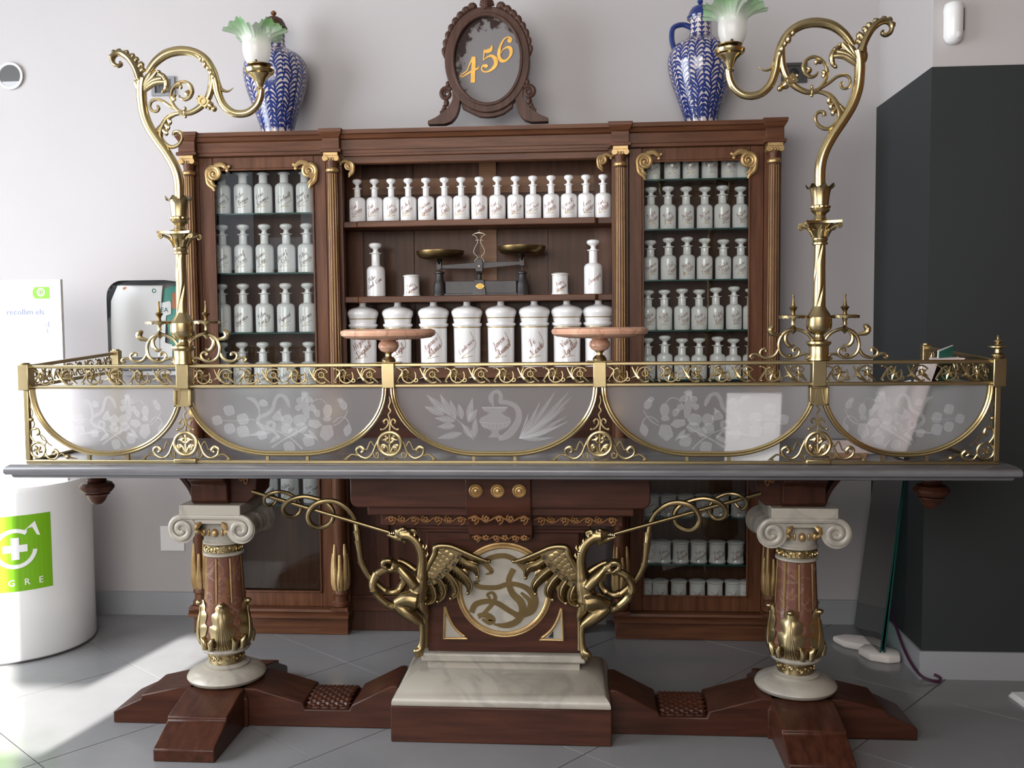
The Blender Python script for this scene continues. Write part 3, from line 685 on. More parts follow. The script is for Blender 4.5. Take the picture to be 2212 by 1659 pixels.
# right cabinet
RR = 0.0335; HR = 0.122
mr = bottle_meshes(RR, HR, 0.018, kn=0.50); mr_t = bottle_meshes(0.034, 0.150, 0.010, True)
RROWS = [(0, (1409, 1452, 1492, 1533, 1575, 1609), ['Polvo\nSereni R.', 'Precipit.\nSulf.', 'Carbon.\nComul.', 'Bromuro\nSodic.', 'Acido\nBoric.', ''], 388),
         (1, (1406, 1443, 1482, 1522, 1560, 1599), ['Fosfat\nMarino', 'Kerio\nPrepar.', 'Sulfuro\nStibin.', 'Sulfuro\nSom.', 'Precipit.\nBlanco', 'Sulfato\nBarini'], 492),
         (2, (1405, 1444, 1484, 1522, 1562, 1600), ['Bromuro\nAmon.', 'Sal\nPrunela', 'Hiera\np. Halui', 'Goma\nTragacan.', 'Oxalato\nPotas.', 'Cloruro\nAmon.'], 602),
         (3, (1400, 1435, 1473, 1510, 1546, 1585, 1622), ['Sulfato\nAmarcal', 'Fosfat\nSol.', 'Lactato\nMagn.', 'Etiope\nMineral', 'Fosfat\nKart K', 'Acido\nPotass.', ''], 708),
         (4, (1399, 1436, 1473, 1510, 1550, 1584, 1621), ['Fosfat', 'Granada', 'Acido', 'Jabon', 'Bromuro', 'Acido', ''], 815)]
for k, xs, ws, py in RROWS:
    for i, (px, wd) in enumerate(zip(xs, ws)):
        x = UX(px, py, 4.125)
        nm = ('lettered %s, ' % flat(wd)) if wd else ''
        mset, hh = (mr_t, 0.150) if k == 0 else (mr, HR)
        sp = random.uniform(0.96, 1.05)
        t = bottle(mset, (x, 4.125, ZR[k]), wd, 0.034 if k == 0 else RR, hh, 'white bottle %s%s from left on the %s glass shelf, right cabinet' % (nm, ORD[i], RN[k]), 'bottles in the right glass cabinet')
        if k: t.scale = (1, 1, sp)
# lidded jars: small ones and the large row
def jar_meshes(R, h):
    b = MB().lathe(0, 0, [(R * 1.06, 0), (R * 1.08, 0.003), (R * 1.0, 0.009), (R * 0.97, h * 0.3), (R * 0.97, h * 0.80), (R * 1.0, h * 0.82), (R * 0.98, h * 0.835)], 28).mesh('jar_body', 'porcelain', 40)
    l = MB().lathe(0, 0, [(R * 0.98, h * 0.84), (R * 1.0, h * 0.90), (R * 1.09, h * 0.905), (R * 1.10, h * 0.93), (R * 0.9, h * 0.975), (R * 0.5, h * 0.995), (0.001, h)], 28).mesh('jar_lid', 'porcelain', 40)
    g = MB().lathe(0, 0, [(R * 0.99, h * 0.866), (R * 1.012, h * 0.868), (R * 1.012, h * 0.884), (R * 0.99, h * 0.886)], 28, cap=False).mesh('gold_band', 'gold_paint', 40)
    return b, l, g
def jar(meshes, loc, words, R, h, label, group, name, ink='ink_red', zc=0.42, wide=1.75, rot=0.5):
    SEED[0] += 1
    t = bpy.data.objects.new(name, None); C.objects.link(t); t.location = loc; t.empty_display_size = 0.03; tag(t, label, 'jar', group); ORIG[t.name] = Vector((0, 0, 0))
    put_part('body', meshes[0], t); put_part('lid', meshes[1], t)
    for g in meshes[2:]: put_part('gold_band', g, t)
    if words: script_part('lettering', words, R, h * zc, R * wide, ink, t, rot=rot, size=R * 0.58)
    gold_marks('gold_line', R, h * 0.02, h * 0.72, t, True, SEED[0])
    return t
RJ = 0.0345; HJ = 0.094
mj = jar_meshes(RJ, HJ)
q = U(890, 639, 4.08); jar(mj, (q.x, 4.08, zmm), 'Extr.\nEstramon.', RJ, HJ * 0.95, 'small white lidded jar left of the scale on the middle shelf', 'small jars beside the scale', 'ointment_jar')
q = U(1210, 638, 4.08); jar(mj, (q.x, 4.08, zmm), 'Extr.\nStramon.', RJ, HJ, 'small white lidded jar right of the scale on the middle shelf', 'small jars beside the scale', 'ointment_jar')
JR = [((1407, 1444, 1481, 1520, 1557, 1596), ['Extr.\nCouso', 'Extr.\nBellad. Vd', 'Extr.\nGenciana', 'Extr.\nRegaliz', 'Extr.\nQuina', 'Extr.\nRatan.'], 1110, 0.508, 'upper'),
      ((1401, 1432, 1470, 1509, 1549, 1589), ['', 'Extr.\nCasca', 'Extr.\nAcibaru.', 'Extr.\nGuaiacum', 'Extr.\nRuibarb', 'Extr.\nBelladon.'], 1207, 0.306, 'middle'),
      ((1392, 1426, 1466, 1506, 1544, 1583, 1614), ['', 'Extr.', 'Extr.', 'Extr.', 'Extr.', 'Extr.', ''], 1300, 0.134, 'bottom')]
for xs, ws, py, z, rn in JR:
    for i, (px, wd) in enumerate(zip(xs, ws)):
        jar(mj, (UX(px, py, 4.12), 4.12, z), wd, RJ, HJ, 'small white lidded jar, %s from left on the %s low shelf, right cabinet' % (ORD[i], rn), 'small jars low in the right cabinet', 'ointment_jar')
def big_jar_meshes():
    R = 0.0580
    b = MB().lathe(0, 0, [(R * 1.0, 0), (R * 1.02, 0.004), (R * 1.0, 0.010), (R * 0.975, 0.016), (R * 0.985, 0.10), (R * 1.0, 0.172), (R * 1.09, 0.176), (R * 1.11, 0.181), (R * 1.09, 0.186), (R * 0.98, 0.188), (R * 0.98, 0.192)], 36).mesh('jar_body', 'porcelain', 40)
    l = MB().lathe(0, 0, [(R * 1.0, 0.192), (R * 1.02, 0.200), (R * 1.05, 0.211), (R * 1.13, 0.222), (R * 1.17, 0.231), (R * 1.14, 0.240), (R * 1.0, 0.249), (R * 0.72, 0.256), (R * 0.36, 0.260), (R * 0.26, 0.265), (R * 0.24, 0.276), (R * 0.36, 0.280), (R * 0.38, 0.286), (R * 0.28, 0.290), (0.001, 0.291)], 36).mesh('jar_lid', 'porcelain', 40)
    g1 = MB().lathe(0, 0, [(R * 0.99, 0.166), (R * 1.003, 0.1662), (R * 1.006, 0.1705), (R * 0.99, 0.1708)], 36, cap=False).mesh('gold_band', 'gold_paint', 40)
    g2 = MB().lathe(0, 0, [(R * 1.0, 0.2065), (R * 1.052, 0.2068), (R * 1.066, 0.2105), (R * 1.0, 0.211)], 36, cap=False).mesh('gold_band', 'gold_paint', 40)
    return b, l, g1, g2
mbj = big_jar_meshes()
for i, (px, wd) in enumerate(zip((786, 861, 938, 1010, 1083, 1155, 1225, 1293), ['Hojas\nDigital.', 'Poly.\nSigil.', 'Agarico\nBlanco.', 'Castoreos.', 'Javon\nAnimal', 'Té\nVerde.', 'Nuez\nAgallas', 'T.'])):
    jar(mbj, (UX(px, 795, 4.09), 4.09, zml), wd, 0.058, 0.25, 'large white domed jar lettered %s, %s from left above the brass gallery' % (flat(wd), ORD[i]), 'large jars on the lowest open shelf', 'apothecary_jar', zc=0.36, wide=1.5, rot=0.75)

# ------------------------------------------------------------------ balance scale on the middle shelf
YS = 4.085
def Z8(x, y, Y=YS): return U(880 + x / 6.9125, 480 + y / 6.9125, Y)      # traced at 6.9x
sb = Z8(1080, 1105)
scl = thing('balance_scale', 'dark iron balance scale with two brass pans on the middle shelf', 'scale', (sb.x, YS, zmm))
def sp(name, mb, mat, **k): return mb.build(name, mat, scl, **k)
zb = zmm
x0, x1 = Z8(560, 1100).x, Z8(1650, 1100).x; zt_ = Z8(600, 885).z
sp('base_beam', MB().box(x0 + 0.006, x1 - 0.004, YS - 0.020, YS + 0.020, zb + 0.008, zt_).box(x0, x1, YS - 0.026, YS + 0.026, zb, zb + 0.010), 'iron', bevel=0.002)
c0 = Z8(1080, 860)
sp('base_plate', MB().frustum((c0.x - 0.031, c0.x + 0.031, YS - 0.034, YS + 0.034), zb, (c0.x - 0.021, c0.x + 0.021, YS - 0.027, YS + 0.027), c0.z), 'iron', bevel=0.002)
bp_ = Z8(1085, 955, YS - 0.032)
pl = MB(); pl.prism([(bp_.x + 0.017 * math.cos(a) * (1 + 0.12 * math.cos(4 * a)), bp_.z + 0.0115 * math.sin(a)) for a in [2 * PI * i / 24 for i in range(24)]], YS - 0.0345, YS - 0.0315)
bdg = sp('maker_plate', pl, 'gold_leaf')
MB().ring((bp_.x, YS - 0.0352, bp_.z), 0.0065, 0.0011, 20, 6).build('plate_ring', 'brass_dark', bdg)
sp('pillar', MB().lathe(c0.x, YS, [(0.013, c0.z - 0.004), (0.009, c0.z + 0.006), (0.008, c0.z + 0.022), (0.014, c0.z + 0.030)], 20), 'iron')
h0, h1 = Z8(1080, 740).z, Z8(1080, 545).z
hd = MB().prism([(c0.x - 0.015, h0), (c0.x + 0.015, h0), (c0.x + 0.0155, h1 - 0.012), (c0.x + 0.009, h1), (c0.x - 0.009, h1), (c0.x - 0.0155, h1 - 0.012)], YS - 0.018, YS + 0.018)
sp('beam_head', hd, 'iron', bevel=0.0015)
sp('pivot', MB().tube([(c0.x, YS - 0.024, Z8(1080, 660).z), (c0.x, YS + 0.02, Z8(1080, 660).z)], 0.004, 10), 'pewter')
bl, br = Z8(470, 670), Z8(1700, 610)
sp('beam', MB().prism([(bl.x, bl.z + 0.007), (bl.x, bl.z - 0.007), (c0.x, Z8(1080, 690).z - 0.002), (br.x, br.z - 0.007), (br.x, br.z + 0.007), (c0.x, Z8(1080, 600).z)], YS - 0.005, YS + 0.005), 'iron', bevel=0.001)
ly = MB()
for s in (-1, 1):
    ly.tube([(c0.x + s * (p[0] - 1083) / 6.9125 * 0.0020, YS - 0.01, Z8(1083, p[1]).z) for p in cr([(1150, 600), (1140, 560), (1110, 535), (1120, 505), (1155, 470), (1163, 430), (1140, 370), (1112, 320), (1105, 290), (1115, 240), (1140, 205), (1165, 195)], 4)], 0.0016, 6)
ly.tube([(c0.x - 0.030, YS - 0.01, Z8(1083, 200).z), (c0.x - 0.018, YS - 0.01, Z8(1083, 172).z), (c0.x, YS - 0.01, Z8(1083, 160).z), (c0.x + 0.018, YS - 0.01, Z8(1083, 172).z), (c0.x + 0.030, YS - 0.01, Z8(1083, 200).z)], [0.001, 0.003, 0.005, 0.003, 0.001], 6)
ly.tube([(c0.x, YS - 0.01, Z8(1083, 165).z), (c0.x, YS - 0.01, Z8(1083, 110).z)], [0.003, 0.0006], 6)
ly.tube([(c0.x - 0.016, YS - 0.01, Z8(1083, 272).z), (c0.x + 0.016, YS - 0.01, Z8(1083, 272).z)], 0.0016, 6)
ly.ball((c0.x, YS - 0.01, Z8(1083, 270).z), 0.004)
ly.tube([(c0.x, YS - 0.01, Z8(1083, 540).z), (c0.x, YS - 0.01, Z8(1083, 480).z)], [0.008, 0.0015], 6)
sp('lyre', ly, 'pewter')
sp('pointer', MB().tube([(c0.x, YS - 0.008, h1), (c0.x + 0.001, YS - 0.008, Z8(1083, 200).z)], [0.0018, 0.0005], 6), 'iron')
for px, pt, panx, pany, carr in ((480, 735, 492, 432, bl), (1715, 735, 1705, 362, br)):
    c = Z8(px, pt); s = 0.0020 / 6.9125 * 1.0
    sp('post', MB().lathe(c.x, YS, [(0.031, zb), (0.031, zb + 0.006), (0.027, zb + 0.012), (0.026, zb + 0.045), (0.021, zb + 0.062), (0.018, zb + 0.068), (0.016, c.z - 0.012), (0.021, c.z - 0.008), (0.021, c.z - 0.003), (0.014, c.z)], 24), 'iron')
    p = Z8(panx, pany); Rp = 0.111
    sp('hanger', MB().box(c.x - 0.010, c.x + 0.010, YS - 0.014, YS + 0.014, carr.z - 0.012, carr.z + 0.022).tube([(c.x, YS, c.z - 0.004), (c.x, YS, carr.z)], 0.003, 8), 'iron', bevel=0.002)
    sp('bracket', MB().tube(cr([(c.x, YS - 0.014, carr.z + 0.015), (c.x - 0.004, YS - 0.05, p.z - 0.034), (c.x - 0.006, YS - 0.086, p.z - 0.006)], 5), 0.006, 8).tube(cr([(c.x, YS + 0.014, carr.z + 0.015), (c.x, YS + 0.05, p.z - 0.034), (c.x, YS + 0.085, p.z - 0.006)], 5), 0.006, 8), 'iron')
    sp('pan', MB().lathe(p.x, YS, [(0.02, p.z - 0.036), (0.070, p.z - 0.034), (0.090, p.z - 0.028), (0.100, p.z - 0.016), (Rp * 0.93, p.z - 0.002), (Rp * 0.93, p.z), (0.098, p.z - 0.002), (0.088, p.z - 0.020), (0.06, p.z - 0.029), (0.001, p.z - 0.030)], 40), 'brass_dark')

# ------------------------------------------------------------------ covered urns on top of the cabinet
def urn(name, label, cx, ztop, handle, lean=0.0, seed=1):
    YU = 4.095
    t = thing(name, label, 'urn', (cx, YU, ZT), 'blue and white urns on the cabinet')
    k = (ztop - ZT) / 0.515
    prof = [(0.062, 0.0), (0.066, 0.012), (0.072, 0.04), (0.098, 0.12), (0.122, 0.19), (0.1335, 0.245), (0.135, 0.275), (0.128, 0.31), (0.105, 0.340), (0.068, 0.362), (0.047, 0.376), (0.043, 0.40), (0.045, 0.44), (0.050, 0.455)]
    sm = cr(prof, 5); sm = [(r, ZT + z * k) for r, z in sm]
    MB().lathe(cx, YU, sm, 48).build('body', 'urn_glaze', t, smooth=60)
    def rad(z):
        for (r0, z0), (r1, z1) in zip(sm, sm[1:]):
            if z0 <= z <= z1: return r0 + (r1 - r0) * (z - z0) / max(1e-6, z1 - z0)
        return sm[-1][0]
    def blob(mb, pts, wd):
        """stroke painted on the surface: pts of (theta, z), half widths wd (metres)"""
        n = len(pts); L = []; R = []
        for i, (a, z) in enumerate(pts):
            a1, z1 = pts[max(i - 1, 0)]; a2, z2 = pts[min(i + 1, n - 1)]; r = rad(z); du, dz = (a2 - a1) * r, z2 - z1; l = math.hypot(du, dz) or 1
            for lst, s in ((L, 1), (R, -1)):
                zz = z + s * wd[i] * du / l; aa = a - s * wd[i] * dz / l / r; rr = rad(zz) + 0.0007
                lst.append((cx + rr * math.sin(aa), YU - rr * math.cos(aa), zz))
        mb.add(L + R, [(i, i + 1, n + i + 1, n + i) for i in range(n - 1)])
    paint = MB(); rnd = random.Random(seed)
    for s in range(13):
        a0 = 2 * PI * s / 13 + seed * 0.3
        stem = [(a0 + 0.05 * math.sin(i * 0.9), ZT + k * (0.008 + 0.35 * i / 24)) for i in range(25)]
        blob(paint, stem, [0.0036] * 25)
        for j in range(19):
            z = ZT + k * (0.014 + 0.0180 * j + 0.006 * (s % 2)); r = rad(z)
            for sd in (-1, 1):
                ln = (0.027 + 0.007 * rnd.random()) * min(1.0, r / 0.110); up = 0.019 + 0.008 * rnd.random(); ph = 0.006 * (1 if sd > 0 else 0)
                pts = [(a0 + sd * ln * math.sin(PI * 0.56 * t / 6) / r, z + ph + up * math.sin(PI * 0.86 * (t / 6) ** 0.8)) for t in range(7)]
                pts = [(a, min(zz, sm[-1][1] - 0.004)) for a, zz in pts]
                blob(paint, pts, [0.0028, 0.0038, 0.0042, 0.0044, 0.0046, 0.0044, 0.0016])
    for s in range(9):
        a0 = 2 * PI * s / 9
        for j in range(4):
            z = ZT + k * (0.372 + 0.020 * j)
            for sd in (-1, 1): blob(paint, [(a0 + sd * 0.30 * t / 4, z + 0.012 * math.sin(PI * 0.7 * t / 4)) for t in range(5)], [0.003, 0.004, 0.004, 0.0035, 0.001])
        blob(paint, [(a0, ZT + k * (0.366 + 0.086 * i / 6)) for i in range(7)], [0.002] * 7)
    if not handle:
        zf = ZT + k * 0.215; af = 0.05
        for p in range(10):
            b = 2 * PI * p / 10; blob(paint, [(af + 0.010 * math.cos(b) / 0.128, zf + 0.010 * math.sin(b)), (af + 0.022 * math.cos(b) / 0.128, zf + 0.022 * math.sin(b)), (af + 0.033 * math.cos(b) / 0.128, zf + 0.033 * math.sin(b))], [0.003, 0.0075, 0.003])
        blob(paint, [(af - 0.08, zf), (af, zf), (af + 0.08, zf)], [0.006, 0.011, 0.006])
    paint.build('painted_foliage', 'blue_cobalt', t, smooth=0)
    zl = ZT + k * 0.455
    lid = MB().lathe(cx, YU, [(0.054, zl - 0.006), (0.056, zl + 0.002), (0.050, zl + 0.010), (0.046, zl + 0.022), (0.036, zl + 0.038), (0.020, zl + 0.047), (0.010, zl + 0.050)], 32).build('lid', 'walnut' if not handle else 'blue_cobalt', t)
    MB().lathe(cx, YU, [(0.006, zl + 0.048), (0.006, zl + 0.053), (0.012, zl + 0.060), (0.012, zl + 0.067), (0.006, zl + 0.073), (0.001, zl + 0.074)], 16).build('knob', 'gilt_dark' if not handle else 'blue_cobalt', lid)
    if handle:
        pts = cr([(cx - 0.040, YU, ZT + k * 0.415), (cx - 0.075, YU, ZT + k * 0.428), (cx - 0.112, YU, ZT + k * 0.415), (cx - 0.118, YU, ZT + k * 0.37), (cx - 0.108, YU, ZT + k * 0.325)], 6)
        MB().tube(pts, 0.011, 10, 1.3).build('handle', 'blue_cobalt', t)
    t.rotation_euler.y = lean
q = U(597, 30, 4.095); urn('covered_urn', 'blue and white covered urn without a handle behind the left lamp', UX(600, 280, 4.095), q.z, False, -0.012, 1)
q = U(1510, 6, 4.095); urn('covered_urn', 'blue and white covered urn with one looped handle behind the right lamp', UX(1515, 256, 4.095), q.z, True, -0.012, 4)

# ------------------------------------------------------------------ carved number sign 456
YN = 4.05
sg = thing('number_sign', 'carved dark wooden stand with oval mirror and gilt numerals 456', 'sign', (-0.395, YN, ZT))
def N8(x, y, Y=YN): return U(920 + x / 5.925, y / 5.925, Y)
def npt(x, y): q = N8(x, y); return (q.x, q.z)
oc = N8(790, 780); ax, az = 0.146, 0.190
def ellipse(a, b, n=48): return [(oc.x + a * math.cos(2 * PI * i / n), oc.z + b * math.sin(2 * PI * i / n)) for i in range(n)]
def ell_ring(mb, a0, b0, a1, b1, y0, y1, n=56):
    vs = []; fs = []
    for i in range(n):
        t = 2 * PI * i / n
        for a, b, y in ((a0, b0, y0), (a1, b1, y0), (a1, b1, y1), (a0, b0, y1)): vs.append((oc.x + a * math.cos(t), y, oc.z + b * math.sin(t)))
    for i in range(n):
        k = (i + 1) % n
        for e in range(4): fs.append((i * 4 + e, k * 4 + e, k * 4 + (e + 1) % 4, i * 4 + (e + 1) % 4))
    mb.add(vs, fs)
fr = MB(); ell_ring(fr, 0.143, 0.184, 0.178, 0.217, YN - 0.025, YN + 0.03)
fr.build('oval_frame', 'walnut', sg, bevel=0.004)
fi = MB(); ell_ring(fi, 0.137, 0.177, 0.150, 0.191, YN - 0.030, YN - 0.005)
fi.build('inner_moulding', 'walnut', sg, bevel=0.004)
MB().prism(ellipse(0.141, 0.182), YN - 0.004, YN + 0.004).build('mirror', 'foxed_mirror', sg, smooth=0)
# gadrooned crest over the top and shell in the middle
for s in (-1, 1):
    cs = MB()
    for i in range(8):
        ta, tb = math.radians(90 - s * (15 + i * 8.6)), math.radians(90 - s * (27 + i * 8.6)); k_ = 1 - i * 0.055
        pa_, pb_ = [(oc.x + 0.176 * math.cos(u), oc.z + 0.217 * math.sin(u)) for u in (ta, tb)]
        pm_ = (oc.x + (0.176 + 0.016 * k_) * math.cos((ta * 2 + tb) / 3), oc.z + (0.217 + 0.016 * k_) * math.sin((ta * 2 + tb) / 3))
        cs.tube(cr([(pa_[0], YN - 0.008, pa_[1]), (pm_[0], YN - 0.016, pm_[1]), (pb_[0], YN - 0.010, pb_[1])], 5), [0.009 * k_, 0.017 * k_, 0.013 * k_, 0.006 * k_], 10)
    cs.build('gadroon_crest', 'walnut', sg)
sh = MB()
for i in range(9):
    t = math.radians(90 + (i - 4) * 15); b0 = (oc.x + 0.006 * (i - 4), oc.z + 0.205)
    sh.tube([(b0[0], YN - 0.018, b0[1]), (b0[0] + 0.030 * math.cos(t), YN - 0.030, b0[1] + 0.024 * math.sin(t)), (b0[0] + 0.052 * math.cos(t), YN - 0.018, b0[1] + 0.045 * math.sin(t)), (b0[0] + 0.058 * math.cos(t), YN, b0[1] + 0.048 * math.sin(t))], [0.006, 0.010, 0.010, 0.006], 8)
sh.build('shell_ornament', 'walnut', sg)
for s in (-1, 1):
    def mx(pts): return [(x if s < 0 else 2 * oc.x - x, z) for x, z in pts]
    outer = [npt(*p) for p in ((300, 1010), (330, 1120), (345, 1200), (345, 1290), (300, 1370), (230, 1440), (140, 1510), (35, 1560))]
    leg = cr(outer, 4) + [npt(35, 1605), npt(250, 1600)] + cr([npt(*p) for p in ((330, 1570), (390, 1500), (430, 1400), (445, 1290))], 4) + [npt(430, 1180)]
    # leg foot level with the cabinet top
    leg = [(x, max(z, ZT + 0.0045)) for x, z in leg]
    MB().prism(mx(leg), YN - 0.022, YN + 0.025).build('leg', 'walnut', sg, bevel=0.004)
    q = N8(270, 1215); x = q.x if s < 0 else 2 * oc.x - q.x
    sc_ = MB().tube(at_y(spiral(x, q.z, 0.026, 0.004, 40 if s < 0 else 140, (40 + 600) if s < 0 else (140 - 600), 40), YN - 0.018), [0.010, 0.009, 0.007, 0.005], 8)
    for (bx, by, br_) in ((290, 1090, 0.010), (270, 1330, 0.012), (245, 1385, 0.009), (225, 1420, 0.007), (200, 1450, 0.006)):
        b = N8(bx, by); sc_.ball((b.x if s < 0 else 2 * oc.x - b.x, YN - 0.016, b.z), br_, (1, 1, 1.3))
    sc_.build('side_scroll', 'walnut', sg)
ap = [npt(*p) for p in ((445, 1290), (560, 1370), (680, 1415), (790, 1425), (900, 1415), (1020, 1370), (1120, 1280), (1110, 1380), (1000, 1460), (880, 1500), (790, 1508), (690, 1500), (580, 1450), (470, 1395))]
MB().prism(ap, YN - 0.010, YN + 0.02).build('apron', 'walnut', sg, bevel=0.003)
# gilt numerals drawn as swelling strokes
SK = [0]
def stroke2(mb, pts, wd, Y, n=5, th=0.002):
    SK[0] += 1; Y = Y - 0.00012 * (SK[0] % 12)
    q = cr([(*p, w_) for p, w_ in zip(pts, wd)], n); L = []; R = []
    for i, (x, z, w_) in enumerate(q):
        x1, z1, _ = q[max(i - 1, 0)]; x2, z2, _ = q[min(i + 1, len(q) - 1)]; l = math.hypot(x2 - x1, z2 - z1) or 1
        nx, nz = -(z2 - z1) / l * w_, (x2 - x1) / l * w_
        L.append((x + nx, Y, z + nz)); R.append((x - nx, Y, z - nz))
    m = len(q); B = [(a, b + th, c) for a, b, c in L + R]
    fs = [(i, i + 1, m + i + 1, m + i) for i in range(m - 1)]
    fs += [(i, 2 * m + i, 2 * m + i + 1, i + 1) for i in range(m - 1)] + [(m + i, m + i + 1, 3 * m + i + 1, 3 * m + i) for i in range(m - 1)]
    mb.add(L + R + B, fs)
num = [MB(), MB(), MB()]; YG_ = YN - 0.0062; kz = 1 / 5.925 * 0.00196
def nst(i, pts, wd): stroke2(num[i], [npt(*p) for p in pts], [w_ * kz for w_ in wd], YG_)
nst(0, [(612, 730), (612, 850), (605, 950), (602, 1062)], [24, 26, 27, 28])
nst(0, [(600, 745), (560, 830), (530, 905), (480, 945), (445, 975), (470, 988), (530, 950), (620, 900), (665, 880), (685, 850)], [10, 8, 6, 7, 5, 6, 10, 13, 10, 4])
nst(1, [(850, 585), (830, 640), (790, 660), (745, 665)], [4, 22, 24, 10]); nst(1, [(752, 640), (745, 700), (735, 780)], [9, 8, 4])
nst(1, [(738, 775), (780, 740), (840, 720), (890, 760), (895, 830), (850, 890), (790, 922), (740, 920), (715, 890), (730, 850), (770, 850), (790, 860)], [5, 8, 16, 26, 24, 16, 10, 9, 9, 12, 22, 16])
nst(2, [(1070, 530), (1085, 505), (1060, 480), (1010, 500), (965, 570), (940, 650), (935, 720), (960, 775), (1010, 785), (1060, 750), (1090, 690), (1085, 630), (1045, 610), (990, 640), (955, 690)], [26, 20, 8, 8, 12, 17, 20, 22, 16, 12, 18, 22, 14, 6, 3])
num[2].merge(MB().ball((N8(1075, 520).x, YG_ + 0.001, N8(1075, 520).z), 30 * kz, (1, 0.08, 1)))
for m in num: m.build('numeral', 'gold_leaf', sg, smooth=0)

# ------------------------------------------------------------------ things on the walls
for px, py, lab in ((352, 186, 'grey recessed wall socket behind the left lamp'), (1716, 157, 'dark recessed wall socket behind the right lamp')):
    q = U(px, py, 4.243); t = thing('wall_socket', lab, 'socket', (q.x, YB, q.z - 0.045), 'wall sockets above the cabinet'); h = 0.054
    m = MB()
    for a in ((-h, h, -0.042, -0.030), (-h, h, 0.030, 0.042), (-h, -h + 0.016, -0.030, 0.030), (h - 0.016, h, -0.030, 0.030)): m.box(q.x + a[0], q.x + a[1], YB - 0.012, YB - 0.001, q.z + a[2], q.z + a[3])
    m.build('frame', 'grey_plastic' if px < 1000 else 'grey_dark', t)
    MB().box(q.x - h + 0.016, q.x + h - 0.016, YB - 0.005, YB - 0.001, q.z - 0.03, q.z + 0.03).build('back_plate', 'grey_dark', t)
    MB().lathe(0, 0, [(0.018, -0.004), (0.020, 0.0), (0.014, 0.004)], 20).build('plug_hole', 'black', t, loc=(q.x, YB - 0.007, q.z)).rotation_euler.x = PI / 2
q = U(20, 163, 4.235); t = thing('wall_disc', 'round dark disc with white rim on the wall beyond the left lamp', 'wall disc', (q.x, YB, q.z - 0.06))
MB().ring((q.x, YB - 0.012, q.z), 0.055, 0.006, 40, 8).build('rim', 'white_gloss', t)
MB().prism([(q.x + 0.054 * math.cos(a), q.z + 0.054 * math.sin(a)) for a in [math.radians(-28 + 236 * i / 24) for i in range(25)]], YB - 0.012, YB - 0.002).build('dark_glass', 'grey_dark', t, smooth=0)
MB().prism([(q.x + 0.054 * math.cos(a), q.z + 0.054 * math.sin(a)) for a in [math.radians(208 + 124 * i / 16) for i in range(17)]], YB - 0.012, YB - 0.002).build('pale_segment', 'grey_mid', t, smooth=0)
q = U(2061, 48, YP - 0.02); t = thing('motion_sensor', 'white capsule shaped motion sensor high on the right wall', 'sensor', (q.x, YP, q.z - 0.07))
MB().lathe(q.x, YP - 0.012, [(0.012, q.z - 0.074), (0.025, q.z - 0.066), (0.033, q.z - 0.050), (0.034, q.z + 0.045), (0.031, q.z + 0.064), (0.020, q.z + 0.072)], 28, lambda a, r, z, j: (r if math.sin(a) < 0.35 else min(r, 0.011 / max(0.3, math.sin(a))), z)).build('housing', 'white_gloss', t, smooth=50)
MB().ball((q.x + 0.006, YP - 0.036, q.z - 0.046), 0.015, (1.1, 0.7, 1)).build('lens', 'paper', t)
MB().box(q.x + 0.030, q.x + 0.036, YP - 0.020, YP - 0.002, q.z - 0.028, q.z + 0.05).build('side_vent', 'grey_dark', t)
a, b = U(346, 1136, YB - 0.005), U(399, 1190, YB - 0.005)
tag(MB().box(a.x, b.x, YB - 0.008, YB - 0.0005, b.z, a.z).build('blank_plate', 'white_matt', None, bevel=0.002), 'square white blank wall plate low on the wall by the left column', 'wall plate')

# ------------------------------------------------------------------ the counter
XC, YC = -0.266, 3.147                    # centre of the counter
DX = 0.962                                # column axis from the centre
